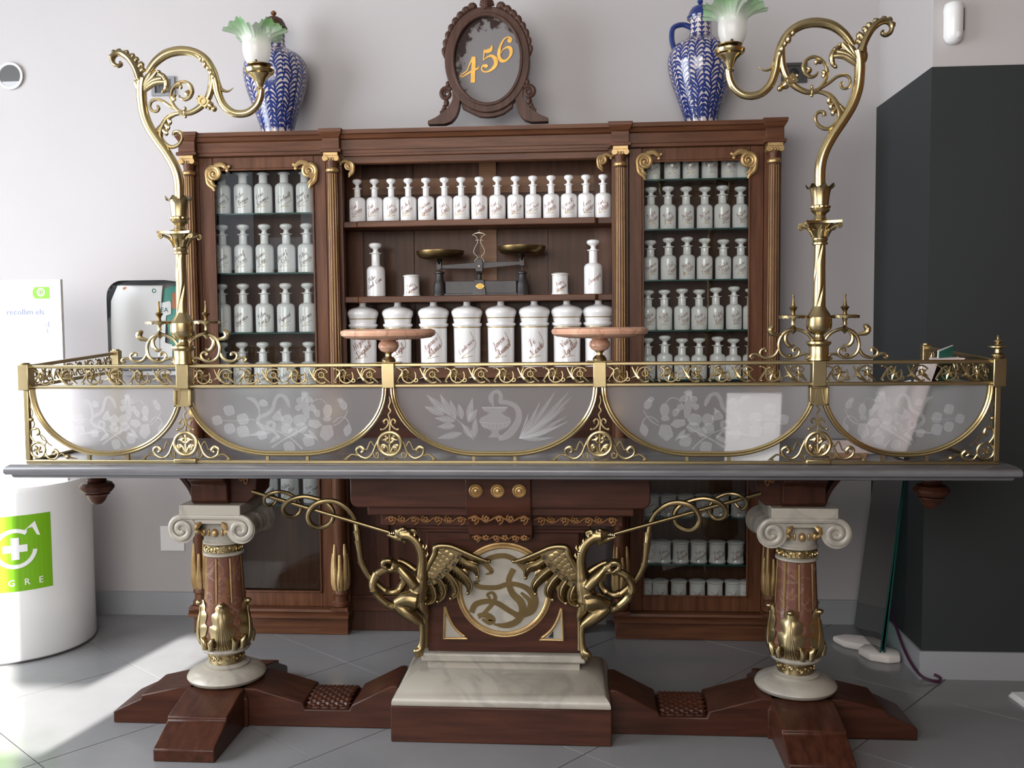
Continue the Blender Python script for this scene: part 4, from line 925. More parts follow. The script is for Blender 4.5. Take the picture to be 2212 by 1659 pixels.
# wooden floor frame: two crosses joined to the middle base
cb = thing("counter_plinth", 'dark mahogany floor frame of two stepped crosses joined to a middle block', 'plinth', (XC, YC, 0))
def bp(name, mb, mat, **k): return mb.build(name, mat, cb, **k)
HW, AL, HT = 0.097, 0.362, 0.128
def arm_prof(L, s=1):
    """side profile (distance, z) of a stepped foot from the cross centre outwards"""
    return [(0.06, 0), (L, 0), (L, 0.038), (L - 0.012, 0.046), (0.265, 0.085), (0.262, 0.098), (0.130, HT), (0.06, HT)]
for s in (-1, 1):
    cx = XC + s * DX
    bp('cross_block', MB().box(cx - HW - 0.012, cx + HW + 0.012, YC - HW - 0.012, YC + HW + 0.012, 0.0, HT - 0.03).frustum((cx - HW - 0.012, cx + HW + 0.012, YC - HW - 0.012, YC + HW + 0.012), HT - 0.03, (cx - HW + 0.015, cx + HW - 0.015, YC - HW + 0.015, YC + HW - 0.015), HT + 0.001), 'mahogany', bevel=0.003)
    # outward, front and back arms
    o = MB().prism([(cx + s * d, z) for d, z in arm_prof(AL)], YC - HW, YC + HW); bp('foot', o, 'mahogany', bevel=0.004)
    f = MB().prism_x([(YC - d, z) for d, z in arm_prof(AL + 0.01)], cx - HW, cx + HW); bp('foot', f, 'mahogany_deep', bevel=0.004)
    k = MB().prism_x([(YC + d, z) for d, z in arm_prof(AL)], cx - HW, cx + HW); bp('foot', k, 'mahogany_deep', bevel=0.004)
    # inward stretcher dipping to a low bar
    L = DX - 0.349
    st = [(0.06, 0), (L, 0), (L, 0.146), (L - 0.02, 0.146), (L - 0.155, 0.078), (L - 0.162, 0.060), (0.300, 0.060), (0.293, 0.082), (0.130, HT), (0.06, HT)]
    bp('stretcher', MB().prism([(cx - s * d, z) for d, z in st], YC - HW, YC + HW), 'mahogany', bevel=0.004)
    # half-round bed of carved scales on the low bar
    sc_m = MB(); xa, xb = 0.305, L - 0.168; R = 0.084
    mound = MB(); pr = [(R * math.cos(math.radians(a)), 0.058 + 0.030 * math.sin(math.radians(a))) for a in range(0, 181, 15)]
    mound.prism_x([(YC + y, z) for y, z in pr], min(cx - s * xa, cx - s * xb), max(cx - s * xa, cx - s * xb)); bp('scale_bed', mound, 'mahogany')
    nx = 9
    for i in range(nx):
        for j in range(9):
            a = math.radians(12 + j * 19.5 + (9.75 if i % 2 else 0))
            if a > math.radians(172): continue
            x = cx - s * (xa + (i + 0.5) * (xb - xa) / nx); y, z = YC - R * math.cos(a), 0.058 + 0.030 * math.sin(a)
            sc_m.add([(x - 0.015, y, z + 0.001), (x, y - 0.017 * math.sin(a) - 0.002, z - 0.004 * math.cos(a)), (x + 0.015, y, z + 0.001), (x, y + 0.017 * math.sin(a) + 0.002, z + 0.004 * math.cos(a)), (x, y - 0.006 * math.cos(a), z + 0.0060)],
                     [(0, 1, 4), (1, 2, 4), (2, 3, 4), (3, 0, 4)])
    g = bp('carved_scales', sc_m, 'mahogany', smooth=0); g['kind'] = 'stuff'
BW, BD = 0.350, 0.148
bp('middle_block', MB().box(XC - BW - 0.003, XC + BW + 0.003, YC - 0.194, YC + 0.194, 0.0, 0.118), 'mahogany', bevel=0.004)

# middle pedestal
pd = thing('counter_pedestal', 'mahogany pedestal with round marble medallion and brass monogram on white marble plinth', 'pedestal', (XC, YC, 0.118))
def pp(name, mb, mat, **k): return mb.build(name, mat, pd, **k)
def rect(hx, hy): return (XC - hx, XC + hx, YC - hy, YC + hy)
m = MB(); pv = []; pf = []
pl_rows = [(0.347, 0.191, 0.118), (0.350, 0.194, 0.121), (0.350, 0.194, 0.130), (0.347, 0.191, 0.139), (0.340, 0.183, 0.148), (0.328, 0.168, 0.160), (0.312, 0.146, 0.172), (0.294, 0.118, 0.182), (0.276, 0.090, 0.190), (0.258, 0.060, 0.194)]
for a_, b_, z_ in pl_rows: pv += [(XC - a_, YC - b_, z_), (XC + a_, YC - b_, z_), (XC + a_, YC + b_, z_), (XC - a_, YC + b_, z_)]
for j in range(len(pl_rows) - 1):
    for i in range(4): k = (i + 1) % 4; pf.append((j * 4 + i, j * 4 + k, (j + 1) * 4 + k, (j + 1) * 4 + i))
pf += [(3, 2, 1, 0), tuple(range(4 * len(pl_rows) - 4, 4 * len(pl_rows)))]
m.add(pv, pf)
pp('marble_plinth', m, 'marble_white', smooth=50)
pp('plinth_step', MB().box(XC - 0.253, XC + 0.253, YC - 0.052, YC + 0.052, 0.188, 0.222), 'marble_white', bevel=0.002)
pp('plinth_cap', MB().box(XC - 0.272, XC + 0.272, YC - 0.075, YC + 0.075, 0.222, 0.250), 'marble_white', bevel=0.006)
YBF = YC - 0.051                          # front of the wooden body: 3.096
pp('body', MB().box(XC - 0.252, XC + 0.252, YBF, YC + 0.051, 0.250, 0.665), 'mahogany', bevel=0.003)
# round medallion
mc = U(1092, 1274, YBF); mcx, mcz = XC + 0.004, mc.z; MR = 0.142
pp('medallion_ring', MB().ring((mcx, YBF - 0.003, mcz), MR + 0.004, 0.008, 64, 10).ring((mcx, YBF - 0.001, mcz), MR + 0.013, 0.005, 64, 8), 'gilding')
pp('medallion', MB().prism([(mcx + MR * math.cos(2 * PI * i / 64), mcz + MR * math.sin(2 * PI * i / 64)) for i in range(64)], YBF - 0.004, YBF + 0.004), 'marble_white', smooth=0)
def K8(x, y, Y=YBF - 0.005): return U(740 + x / 2.557, 1010 + y / 2.557, Y)
mono = MB(); ks = 0.00149 / 2.557
def mstk(pts, wd): stroke2(mono, [(K8(*p).x, K8(*p).z) for p in pts], [w_ * ks * 1.12 for w_ in wd], YBF - 0.0056, 6, 0.0018)
mstk([(790, 590), (825, 575), (800, 545), (785, 520), (830, 495), (900, 488), (965, 520), (1015, 575)], [3, 10, 13, 13, 13, 13, 13, 11])
mstk([(760, 620), (735, 640), (765, 660), (850, 662), (905, 645), (960, 645), (1020, 670), (1062, 725), (1050, 785), (1000, 812), (945, 815)], [4, 12, 12, 12, 12, 12, 14, 17, 16, 14, 10])
mstk([(945, 560), (918, 620), (935, 690), (985, 745), (992, 800), (960, 850), (900, 872), (835, 865)], [14, 14, 16, 19, 18, 16, 14, 4])
mstk([(712, 800), (735, 755), (800, 738), (860, 752), (920, 790), (970, 812), (1022, 790), (1035, 740), (985, 690)], [14, 14, 13, 13, 13, 13, 13, 12, 6])
mstk([(815, 722), (800, 702), (825, 690), (842, 712), (832, 745), (785, 800), (752, 832)], [6, 7, 7, 9, 10, 9, 5])
mstk([(745, 815), (790, 815), (828, 840), (810, 855), (770, 838)], [6, 16, 16, 14, 6])
pp('monogram', mono, 'brass_dark', smooth=0)
# pierced corner triangles, marble behind on the left
for s in (-1, 1):
    A = [K8(565, 770), K8(690, 945), K8(560, 945)]
    if s > 0: A = [Vector((2 * XC - a.x, a.y, a.z)) for a in A]
    cxm = sum(a.x for a in A) / 3; czm = sum(a.z for a in A) / 3
    arcp = [(A[0].x + (A[1].x - A[0].x) * t + (-s) * -0.010 * math.sin(PI * t) * 1.0, A[0].z + (A[1].z - A[0].z) * t - 0.012 * math.sin(PI * t)) for t in [i / 10 for i in range(11)]]
    inner = arcp + [(A[2].x, A[2].z)]
    pp('corner_inset', MB().prism(inner, YBF - 0.0015, YBF + 0.004), 'marble_white', smooth=0)
    pp('corner_moulding', MB().tube([(x, YBF - 0.002, z) for x, z in inner + [inner[0]]], 0.0050, 8), 'gilding')
    if s > 0: pp('corner_hole', MB().prism([(cxm - 0.004, A[1].z + 0.006), (cxm - 0.022, A[1].z + 0.006), (cxm - 0.004, A[1].z + 0.030)], YBF - 0.0022, YBF), 'black', smooth=0)
# entablature stepping out to the worktop
pp('cap_moulding', MB().box(XC - 0.274, XC + 0.274, 3.078, YC + 0.066, 0.655, 0.668).box(XC - 0.290, XC + 0.290, 3.065, YC + 0.08, 0.668, 0.686), 'mahogany', bevel=0.003)
pp('frieze', MB().box(XC - 0.392, XC + 0.392, 3.035, YC + 0.11, 0.686, 0.728), 'mahogany', bevel=0.003)
pp('step_moulding', MB().box(XC - 0.425, XC + 0.425, 2.990, YC + 0.15, 0.728, 0.757), 'mahogany', bevel=0.004)
zb_ = 0.757; zt2 = 0.872
bx = [(XC - 0.475, zt2), (XC - 0.475, zb_ + 0.03)] + arc(XC - 0.449, zb_ + 0.026, 0.026, 180, 270, 6) + arc(XC + 0.449, zb_ + 0.026, 0.026, 270, 360, 6) + [(XC + 0.475, zb_ + 0.03), (XC + 0.475, zt2)]
pp('drawer_box', MB().prism(bx, 2.968, YC + 0.18), 'mahogany', bevel=0.004)
# keystone bracket with three rosettes
kx0, kx1 = XC - 0.103, XC + 0.103
pp('keystone', MB().prism_x([(2.952, zt2), (2.952, zb_ + 0.010), (2.975, 0.728), (3.010, 0.712), (3.022, 0.690), (3.028, 0.660), (3.050, 0.640), (YBF, 0.636), (YBF, zt2)], kx0, kx1), 'mahogany', bevel=0.003)
for px in (1028, 1075, 1122):
    q = U(px, 1060, 2.95); r = MB()
    r.lathe(0, 0, [(0.021, 0), (0.022, 0.004), (0.019, 0.007), (0.0165, 0.004), (0.015, 0.005), (0.013, 0.009), (0.010, 0.010), (0.0085, 0.007), (0.007, 0.008), (0.006, 0.012), (0.002, 0.0135)], 28)
    r = MB().add([(x + q.x, 2.9515 - z, y + q.z) for x, y, z in r.v], r.f); pp('rosette', r, 'gilding')
# carved gilt leaf scrolls on the frieze and brackets
def vine(mb, xa, xb, z, y, n, amp=0.010, r=0.0035):
    pts = []; m_ = n * 10
    for i in range(m_ + 1):
        t = i / m_; pts.append((xa + (xb - xa) * t, y, z + amp * math.sin(t * n * PI)))
    mb.tube(pts, r, 6)
    for i in range(n):
        t = (i + 0.5) / n; x = xa + (xb - xa) * t; s = 1 if i % 2 else -1; w_ = (xb - xa) / n
        mb.tube(at_y(spiral(x, z + s * amp * 0.1, abs(w_) * 0.42, 0.002, 90 * s, 90 * s + 430, 22), y), [r, r * 0.9, r * 0.7], 6)
        for q in range(5):
            a = math.radians(q * 72 + 20 * i); mb.ball((x + 0.006 * math.cos(a), y - 0.001, z + s * amp * 0.1 + 0.006 * math.sin(a)), 0.0048, (1, 0.7, 1), 8, 6)
for s in (-1, 1):
    v = MB(); vine(v, XC + s * 0.110, XC + s * 0.375, 0.707, 3.033, 7, 0.009); pp('leaf_scroll', v, 'gilt_dark')
v = MB(); vine(v, kx0 + 0.006, kx1 - 0.006, 0.722, 2.974, 5, 0.007); pp('leaf_scroll', v, 'gilt_dark')
v = MB(); vine(v, kx0 + 0.010, kx1 - 0.010, 0.648, 3.034, 6, 0.007, 0.0026); pp('leaf_scroll', v, 'gilt_dark')

# ------------------------------------------------------------------ marble columns carrying the worktop
def counter_column(s, label):
    cx = XC + s * DX; cy_ = YC; z0 = HT + 0.001
    t = thing('marble_column', label, 'column', (cx, cy_, z0), 'marble columns under the worktop')
    def cp(name, mb, mat, **k): return mb.build(name, mat, t, **k)
    P = lambda prof: [(r, z) for r, z in prof]
    cp('base', MB().lathe(cx, cy_, [(0.110, z0), (0.127, z0 + 0.006), (0.132, z0 + 0.017), (0.126, z0 + 0.029), (0.104, z0 + 0.040), (0.084, z0 + 0.045), (0.074, z0 + 0.048), (0.077, z0 + 0.055), (0.062, z0 + 0.058), (0.058, z0 + 0.061)], 48), 'marble_white', smooth=50)
    zb1 = z0 + 0.059
    band = cp('scroll_band', MB().lathe(cx, cy_, [(0.055, zb1), (0.059, zb1 + 0.002), (0.058, zb1 + 0.036), (0.060, zb1 + 0.040)], 40), 'brass')
    sm_ = MB()
    for i in range(14):
        a = 2 * PI * i / 14; sp_ = spiral(0, zb1 + 0.020, 0.011, 0.002, 0, 500 if i % 2 else -500, 18)
        sm_.tube([(cx + 0.0595 * math.sin(a + u / 0.0595), cy_ - 0.0595 * math.cos(a + u / 0.0595), z) for u, z in sp_], 0.0018, 5)
    sm_.build('scroll_relief', 'brass', band)
    zb2 = zb1 + 0.040
    cp('lower_ring', MB().lathe(cx, cy_, [(0.060, zb2), (0.078, zb2 + 0.004), (0.082, zb2 + 0.010), (0.078, zb2 + 0.016), (0.070, zb2 + 0.020)], 40), 'marble_white')
    zs, ze = zb2 + 0.018, 0.560
    sh_prof = [(0.070, zs), (0.080, zs + 0.025), (0.0815, zs + 0.045), (0.078, zs + 0.075), (0.073, zs + 0.12), (0.067, zs + 0.19), (0.0625, ze - 0.03), (0.061, ze)]
    smp = cr(sh_prof, 4)
    fl0 = zs + 0.150
    cp('shaft', MB().lathe(cx, cy_, smp, 72, lambda a, r, z, j: (r - (0.0045 if (z > fl0 and math.cos(a * 8 + 0.6) > 0.82) else 0), z)), 'marble_red', smooth=60)
    gl = MB()
    for i in range(8):
        a = -0.6 / 8 + 2 * PI * i / 8; r0 = 0.0645; r1 = 0.0585
        gl.tube([(cx + r0 * math.cos(a), cy_ + r0 * math.sin(a), fl0 + 0.008), (cx + r1 * math.cos(a), cy_ + r1 * math.sin(a), ze - 0.004)], 0.0040, 6)
    cp('gilt_flute', gl, 'gilding')
    # acanthus collar
    def rad(z):
        for (r0, za), (r1, zb) in zip(smp, smp[1:]):
            if za <= z <= zb: return r0 + (r1 - r0) * (z - za) / max(1e-6, zb - za)
        return smp[-1][0]
    for i in range(5):
        a0 = 2 * PI * i / 5 - PI / 2 + (0.22 if s < 0 else -0.42); lf = MB(); hgt = 0.155; n = 18
        Lr = []; Rr = []; Mid = []
        for j in range(n + 1):
            tt = j / n; z = zs + 0.002 + hgt * tt
            lobes = 0.76 + 0.32 * abs(math.sin(tt * PI * 3.5 + 0.4))
            w_ = (0.049 * (1 - tt) ** 0.42 + 0.004) * lobes * (1.0 if tt < 0.9 else 0.6)
            rr = rad(min(z, ze)) + 0.006 + 0.010 * math.sin(PI * tt) + (0.010 * max(0, tt - 0.82) / 0.18)
            re = rad(min(z, ze)) + 0.0025
            dz = 0.022 * abs(math.sin(tt * PI * 3.5 + 0.4)) * (1 - tt * 0.6)
            Mid.append((cx + rr * math.cos(a0), cy_ + rr * math.sin(a0), z))
            Lr.append((cx + re * math.cos(a0 - w_ / re), cy_ + re * math.sin(a0 - w_ / re), z + dz)); Rr.append((cx + re * math.cos(a0 + w_ / re), cy_ + re * math.sin(a0 + w_ / re), z + dz))
        q1 = [tuple((Vector(a) * 0.55 + Vector(b) * 0.45) + Vector((math.cos(a0), math.sin(a0), 0)) * 0.0035) for a, b in zip(Lr, Mid)]
        q2 = [tuple((Vector(a) * 0.55 + Vector(b) * 0.45) + Vector((math.cos(a0), math.sin(a0), 0)) * 0.0035) for a, b in zip(Rr, Mid)]
        rows = [Lr, q1, Mid, q2, Rr]; m_ = n + 1; vs = [p for r_ in rows for p in r_]
        lf.add(vs, [(k * m_ + j, (k + 1) * m_ + j, (k + 1) * m_ + j + 1, k * m_ + j + 1) for k in range(4) for j in range(n)])
        for k in (-2, -1, 0, 1, 2):
            lf.tube([tuple(Vector(Mid[j]) + (Vector((-math.sin(a0), math.cos(a0), 0)) * k * 0.010 * (1 - j / n) ) * (1 - (j / n) * 0.5) - Vector((math.cos(a0), math.sin(a0), 0)) * abs(k) * 0.0022 * (1 - j / n)) for j in range(0, n - 1, 2)], [0.0036, 0.003, 0.002], 6)
        tip = Mid[-1]; lf.ball(tip, 0.0115, (1, 1, 0.8))
        for sd in (-1, 1):
            a1 = a0 + sd * 0.46; r1 = rad(zs + 0.02) + 0.006; lf.tube([(cx + r1 * math.cos(a1), cy_ + r1 * math.sin(a1), zs + 0.004), (cx + (r1 + 0.004) * math.cos(a1), cy_ + (r1 + 0.004) * math.sin(a1), zs + 0.030), (cx + (r1 + 0.008) * math.cos(a1 - sd * 0.1), cy_ + (r1 + 0.008) * math.sin(a1 - sd * 0.1), zs + 0.044)], [0.010, 0.012, 0.004], 8)
        cp('acanthus_leaf', lf, 'brass', smooth=60)
    # necking and ionic capital
    cp('upper_ring', MB().lathe(cx, cy_, [(0.060, ze), (0.068, ze + 0.004), (0.068, ze + 0.010), (0.061, ze + 0.014)], 40), 'marble_white')
    nb = cp('ring_band', MB().lathe(cx, cy_, [(0.060, ze + 0.014), (0.062, ze + 0.016), (0.062, ze + 0.036), (0.064, ze + 0.040)], 40), 'brass')
    rb = MB()
    for i in range(16):
        a = 2 * PI * i / 16
        rb.tube([(cx + 0.0635 * math.sin(a + 0.0085 * math.cos(b) / 0.0635), cy_ - 0.0635 * math.cos(a + 0.0085 * math.cos(b) / 0.0635), ze + 0.026 + 0.0085 * math.sin(b)) for b in [2 * PI * k / 10 for k in range(11)]], 0.0022, 5)
    rb.build('ring_relief', 'brass_bright', nb)
    cp('neck', MB().lathe(cx, cy_, [(0.062, ze + 0.040), (0.068, ze + 0.044), (0.068, ze + 0.050), (0.064, ze + 0.054), (0.064, ze + 0.066), (0.072, ze + 0.090), (0.072, ze + 0.128)], 40), 'marble_white')
    eg = MB()
    for i in range(10):
        a = 2 * PI * i / 10 - PI / 2; eg.ball((cx + 0.073 * math.cos(a), cy_ + 0.073 * math.sin(a), ze + 0.088), 0.013, (0.9, 0.9, 1.1))
        a += PI / 10; eg.ball((cx + 0.073 * math.cos(a), cy_ + 0.073 * math.sin(a), ze + 0.088), 0.006, (0.8, 0.8, 2.0))
    cp('egg_moulding', eg, 'gilding')
    zv = 0.667; xv = 0.100; rv = 0.048; hy = 0.105
    vol = MB(); vol.box(cx - xv, cx + xv, cy_ - hy + 0.004, cy_ + hy - 0.004, zv + 0.018, zv + rv)
    for sd in (-1, 1):
        pr = []; nn = 18
        for i in range(nn + 1):
            y = -hy + 2 * hy * i / nn; e = abs(2 * i / nn - 1)
            rr_ = rv * (0.80 + 0.20 * e ** 2) - (0.004 if abs(i - nn / 2) in (2, 4) else 0); pr.append((rr_, y))
        lt = MB().lathe(0, 0, pr, 28); vol.add([(cx + sd * xv + x, cy_ + z, zv + y) for x, y, z in lt.v], [f[::-1] for f in lt.f])
    cp('volute_block', vol, 'marble_white', smooth=40)
    sc2 = MB()
    for sd in (-1, 1):
        for yy in (cy_ - hy - 0.002, cy_ + hy + 0.002):
            sc2.tube(at_y(spiral(cx + sd * xv, zv, rv * 0.86, 0.008, 90, 90 - sd * 590, 52), yy), [0.0098, 0.0098, 0.0090, 0.0075], 10, 0.8)
        sc2.tube([(cx - xv, cy_ - sd * (hy + 0.002), zv + rv * 0.87), (cx + xv, cy_ - sd * (hy + 0.002), zv + rv * 0.87)], 0.0095, 8, 0.8)
    cp('volute_spiral', sc2, 'marble_white')
    gl2 = MB()
    for sd in (-1, 1): gl2.tube(cr([(cx + sd * 0.034, cy_ - hy + 0.010, zv + 0.022), (cx + sd * 0.046, cy_ - hy, zv + 0.012), (cx + sd * 0.056, cy_ - hy + 0.004, zv - 0.004)], 4), [0.004, 0.010, 0.004], 8).tube(cr([(cx + sd * 0.038, cy_ - hy + 0.014, zv - 0.014), (cx + sd * 0.048, cy_ - hy + 0.006, zv - 0.010), (cx + sd * 0.058, cy_ - hy + 0.006, zv + 0.002)], 4), [0.003, 0.008, 0.003], 8)
    cp('gilt_palmette', gl2, 'gilding')
    za = zv + rv
    cp('abacus', MB().box(cx - 0.103, cx + 0.103, cy_ - 0.115, cy_ + 0.115, za, za + 0.034), 'marble_white', bevel=0.002)
    # wooden console block between capital and worktop
    zc0, zc1 = za + 0.034, 0.872
    fr_ = [(cy_ - 0.085, zc0), (cy_ - 0.100, zc0 + 0.012), (cy_ - 0.100, zc0 + 0.066), (cy_ - 0.110, zc0 + 0.074), (cy_ - 0.128, zc0 + 0.084), (cy_ - 0.130, zc1 - 0.006), (cy_ - 0.120, zc1), (cy_ + 0.12, zc1), (cy_ + 0.10, zc0)]
    cp('console', MB().prism_x(fr_, cx - 0.068, cx + 0.056 if s < 0 else cx + 0.068), 'mahogany_upright', bevel=0.004)
    # inner side bracket carrying the dragon staff, outer curved brace
    ib = -s
    cp('side_console', MB().prism([(cx + ib * 0.05, zc0), (cx + ib * 0.115, zc0), (cx + ib * 0.142, zc0 + 0.03), (cx + ib * 0.150, zc0 + 0.09), (cx + ib * 0.162, zc0 + 0.12), (cx + ib * 0.158, zc1), (cx + ib * 0.05, zc1)], cy_ - 0.070, cy_ + 0.07), 'mahogany', bevel=0.006)
    lv = MB(); vine(lv, cx + ib * 0.086, cx + ib * 0.118, zc0 + 0.085, cy_ - 0.072, 2, 0.02, 0.003); cp('gilt_carving', lv, 'gilt_dark')
    brc = cr([(cx + s * 0.078, zc0 + 0.002), (cx + s * 0.100, zc0 + 0.050), (cx + s * 0.150, zc0 + 0.105), (cx + s * 0.210, zc1)], 5)
    brc2 = [(cx + s * 0.190, zc1)] + cr([(cx + s * 0.185, zc1), (cx + s * 0.13, zc0 + 0.105), (cx + s * 0.090, zc0 + 0.06), (cx + s * 0.066, zc0 + 0.002)], 5)
    cp('curved_brace', MB().prism(brc + brc2, cy_ - 0.06, cy_ + 0.06), 'mahogany', bevel=0.002)
    return t
counter_column(-1, 'red marble column with gilt acanthus collar, under the left lamp nearer the white bin')
counter_column(1, 'red marble column with gilt acanthus collar, beside the leaning glass sheets')
# turned drop finials under the worktop ends
for s, lab in ((-1, 'turned wooden drop finial under the worktop end near the white bin'), (1, 'turned wooden drop finial under the worktop end near the dark wall')):
    cx = XC + s * 1.352; t = thing('drop_finial', lab, 'finial', (cx, 3.05, 0.872), 'drop finials under the worktop')
    MB().lathe(cx, 3.05, [(0.030, 0.842), (0.036, 0.848), (0.036, 0.856), (0.030, 0.862), (0.034, 0.8735)], 28).build('neck', 'mahogany', t)
    z = 0.845
    MB().lathe(cx, 3.05, [(0.020, z), (0.034, z - 0.002), (0.034, z - 0.008), (0.029, z - 0.012), (0.032, z - 0.016), (0.028, z - 0.020)][::-1], 28).build('collar', 'mahogany', t)
    MB().lathe(cx, 3.05, [(0.024, z - 0.061), (0.044, z - 0.056), (0.054, z - 0.044), (0.055, z - 0.036), (0.046, z - 0.024), (0.026, z - 0.019)], 40, lambda a, r, zz, j: (r * (1 - 0.05 * (abs(math.cos(a * 4)) > 0.96)), zz)).build('melon', 'mahogany', t)
    MB().lathe(cx, 3.05, [(0.002, z - 0.098), (0.014, z - 0.096), (0.024, z - 0.086), (0.031, z - 0.072), (0.035, z - 0.066), (0.040, z - 0.063), (0.040, z - 0.060)], 32).build('acorn_tip', 'mahogany', t)

# ------------------------------------------------------------------ winged brass dragons on both sides of the pedestal
YD = 3.045
def D1(x, y, Y=YD): return U(820 + x / 4.88, 1100 + y / 4.88, Y)
def D3(x, y, Y=YD): return U(520 + x / 5.529, 1030 + y / 5.529, Y)
kd = 1.515e-3 / 4.88                      # metres per traced pixel
def remesh(mb, voxel=0.0026, smooth_it=4):
    me = bpy.data.meshes.new('tmp'); me.from_pydata(mb.v, [], mb.f); o = bpy.data.objects.new('tmp', me); C.objects.link(o)
    r = o.modifiers.new('r', 'REMESH'); r.mode = 'VOXEL'; r.voxel_size = voxel
    s = o.modifiers.new('s', 'SMOOTH'); s.iterations = smooth_it; s.factor = 0.5
    dg = bpy.context.evaluated_depsgraph_get(); n = bpy.data.meshes.new_from_object(o.evaluated_get(dg))
    out = MB(); out.v = [tuple(q.co) for q in n.vertices]; out.f = [tuple(p.vertices) for p in n.polygons]
    bpy.data.objects.remove(o); bpy.data.meshes.remove(me); bpy.data.meshes.remove(n); return out
def dragon(s, label):
    base = D1(430, 1540); t = thing('dragon_statue', label, 'statue', (base.x if s < 0 else 2 * XC - base.x, YD, 0.25), 'winged brass dragons')
    def dp(name, mb, mat, **k):
        if s > 0: mb.mirror(XC)
        return mb.build(name, mat, t, **k)
    def path(pts, dy=0.0): return [tuple(D1(x, y, YD) + Vector((0, dy, 0))) for x, y in pts]
    b = MB()
    def limb(pts, rs, dy=0.0, n=12, fy=1.0, dys=None):
        q = cr([(*tuple(D1(x, y, YD) + Vector((0, (dys[i] if dys else dy), 0))), r * kd * 1.14 + 0.0012) for i, ((x, y), r) in enumerate(zip(pts, rs))], 5)
        b.tube([p[:3] for p in q], [p[3] for p in q], n, fy)
    limb([(235, 265), (320, 285), (395, 350), (440, 440), (452, 530), (448, 620), (440, 720)], [52, 46, 44, 44, 45, 50, 62])           # neck
    limb([(440, 690), (420, 800), (400, 890), (410, 965)], [60, 82, 88, 84], fy=0.9)                                                     # trunk
    limb([(410, 950), (300, 935), (175, 985)], [88, 76, 48], -0.012)                                                                     # near thigh
    limb([(180, 985), (270, 1060), (360, 1130), (448, 1190)], [50, 60, 52, 27], -0.012)                                                  # near shin
    limb([(448, 1185), (456, 1270), (452, 1380), (442, 1445)], [27, 24, 25, 34], -0.012)                                                 # near shank
    limb([(440, 1450), (425, 1490)], [40, 42], -0.012)
    for i, (a, c) in enumerate(((392, 1500), (412, 1545), (442, 1535))): limb([(432, 1465), (a, c - 25), (a - 4, c)], [22, 24, 15], -0.02 + i * 0.004)
    limb([(430, 960), (440, 1050), (470, 1120), (478, 1190), (480, 1400), (475, 1480)], [70, 60, 40, 22, 22, 30], 0.018)                  # far leg
    limb([(395, 800), (300, 690), (205, 580)], [40, 44, 24], -0.022)                                                                     # near arm
    limb([(210, 585), (150, 560)], [34, 48], -0.022)
    for i, dyf in enumerate((-0.034, -0.026, -0.018, -0.010)): limb([(150, 520), (100, 512), (62, 535), (68, 575), (105, 590)], [20, 22, 22, 20, 16], dyf - 0.002)
    limb([(170, 590), (140, 615), (105, 600)], [16, 16, 12], -0.034)                                                                     # thumb
    limb([(440, 720), (340, 640), (240, 575), (180, 560)], [36, 34, 26, 34], 0.020)                                                      # far arm
    # head: skull, upper and lower jaw, brow, horn and ear, nostril
    limb([(320, 275), (250, 255), (200, 235), (165, 212)], [56, 52, 40, 18], fy=0.8)
    limb([(270, 300), (225, 315), (150, 295), (78, 268)], [40, 30, 20, 9], fy=0.75)
    limb([(230, 250), (190, 250), (175, 205)], [30, 24, 10], fy=0.9)
    limb([(300, 232), (340, 222), (378, 232), (398, 262)], [22, 22, 16, 6], fy=0.8)
    limb([(215, 222), (250, 205), (290, 212)], [14, 24, 14], -0.006)
    limb([(255, 318), (262, 345), (240, 352)], [20, 20, 10])
    body = remesh(b); dp('body', body, 'bronze', smooth=60)
    dt = MB()
    for i in range(4): p = D1(105 + i * 20, 262 - i * 2, YD - 0.004); dt.tube([tuple(p), (p.x + 0.0005, p.y, p.z + 0.006)], [0.0022, 0.0004], 6)
    dp('teeth', dt, 'brass_bright')
    p = D1(262, 210, YD - 0.0125); dp('eye', MB().ball(tuple(p), 0.0042, (1.3, 0.6, 0.8)), 'black')
    sp_ = MB()
    for i, (x, y) in enumerate(((352, 300), (405, 350), (445, 420), (478, 420), (490, 500))): p = D1(x, y, YD - 0.008); sp_.tube([tuple(p), (p.x + 0.006, p.y, p.z + 0.009), (p.x + 0.004, p.y, p.z + 0.016)], [0.005, 0.004, 0.0006], 6)
    for i in range(6): c = D1(450, 430 + i * 22, YD); sp_.tube([(c.x - 0.014, c.y - 0.004, c.z), (c.x - 0.007, c.y - 0.0135, c.z - 0.001), (c.x + 0.006, c.y - 0.0135, c.z - 0.001), (c.x + 0.014, c.y - 0.003, c.z)], 0.0022, 6)
    dp('neck_crest', sp_, 'bronze')
    # wing
    w_ = MB(); YW = YD + 0.012
    plate = [(440, 740), (460, 690), (520, 580), (572, 480), (575, 405), (600, 378), (660, 372), (760, 385), (880, 445), (850, 520), (800, 590), (735, 660), (650, 735), (560, 800), (470, 850), (420, 800)]
    w_.prism([(D1(*q, YW).x, D1(*q, YW).z) for q in plate], YW - 0.012, YW + 0.008)
    w_.tube([tuple(D1(*q, YW - 0.012)) for q in cr([(445, 740), (520, 585), (580, 470), (590, 405), (640, 385), (760, 395), (900, 455), (1040, 515), (1140, 550)], 4)], [0.009, 0.010, 0.011, 0.011, 0.010, 0.009, 0.008, 0.007, 0.005], 8)
    F = [((760, 430), (900, 500), (1030, 545), (1155, 548)), ((800, 520), (900, 590), (1000, 630), (1032, 715)), ((735, 610), (845, 700), (935, 800), (930, 885)), ((665, 675), (750, 770), (795, 870), (750, 942)), ((585, 735), (640, 825), (652, 905), (612, 975)), ((505, 790), (540, 880), (545, 950), (488, 996))]
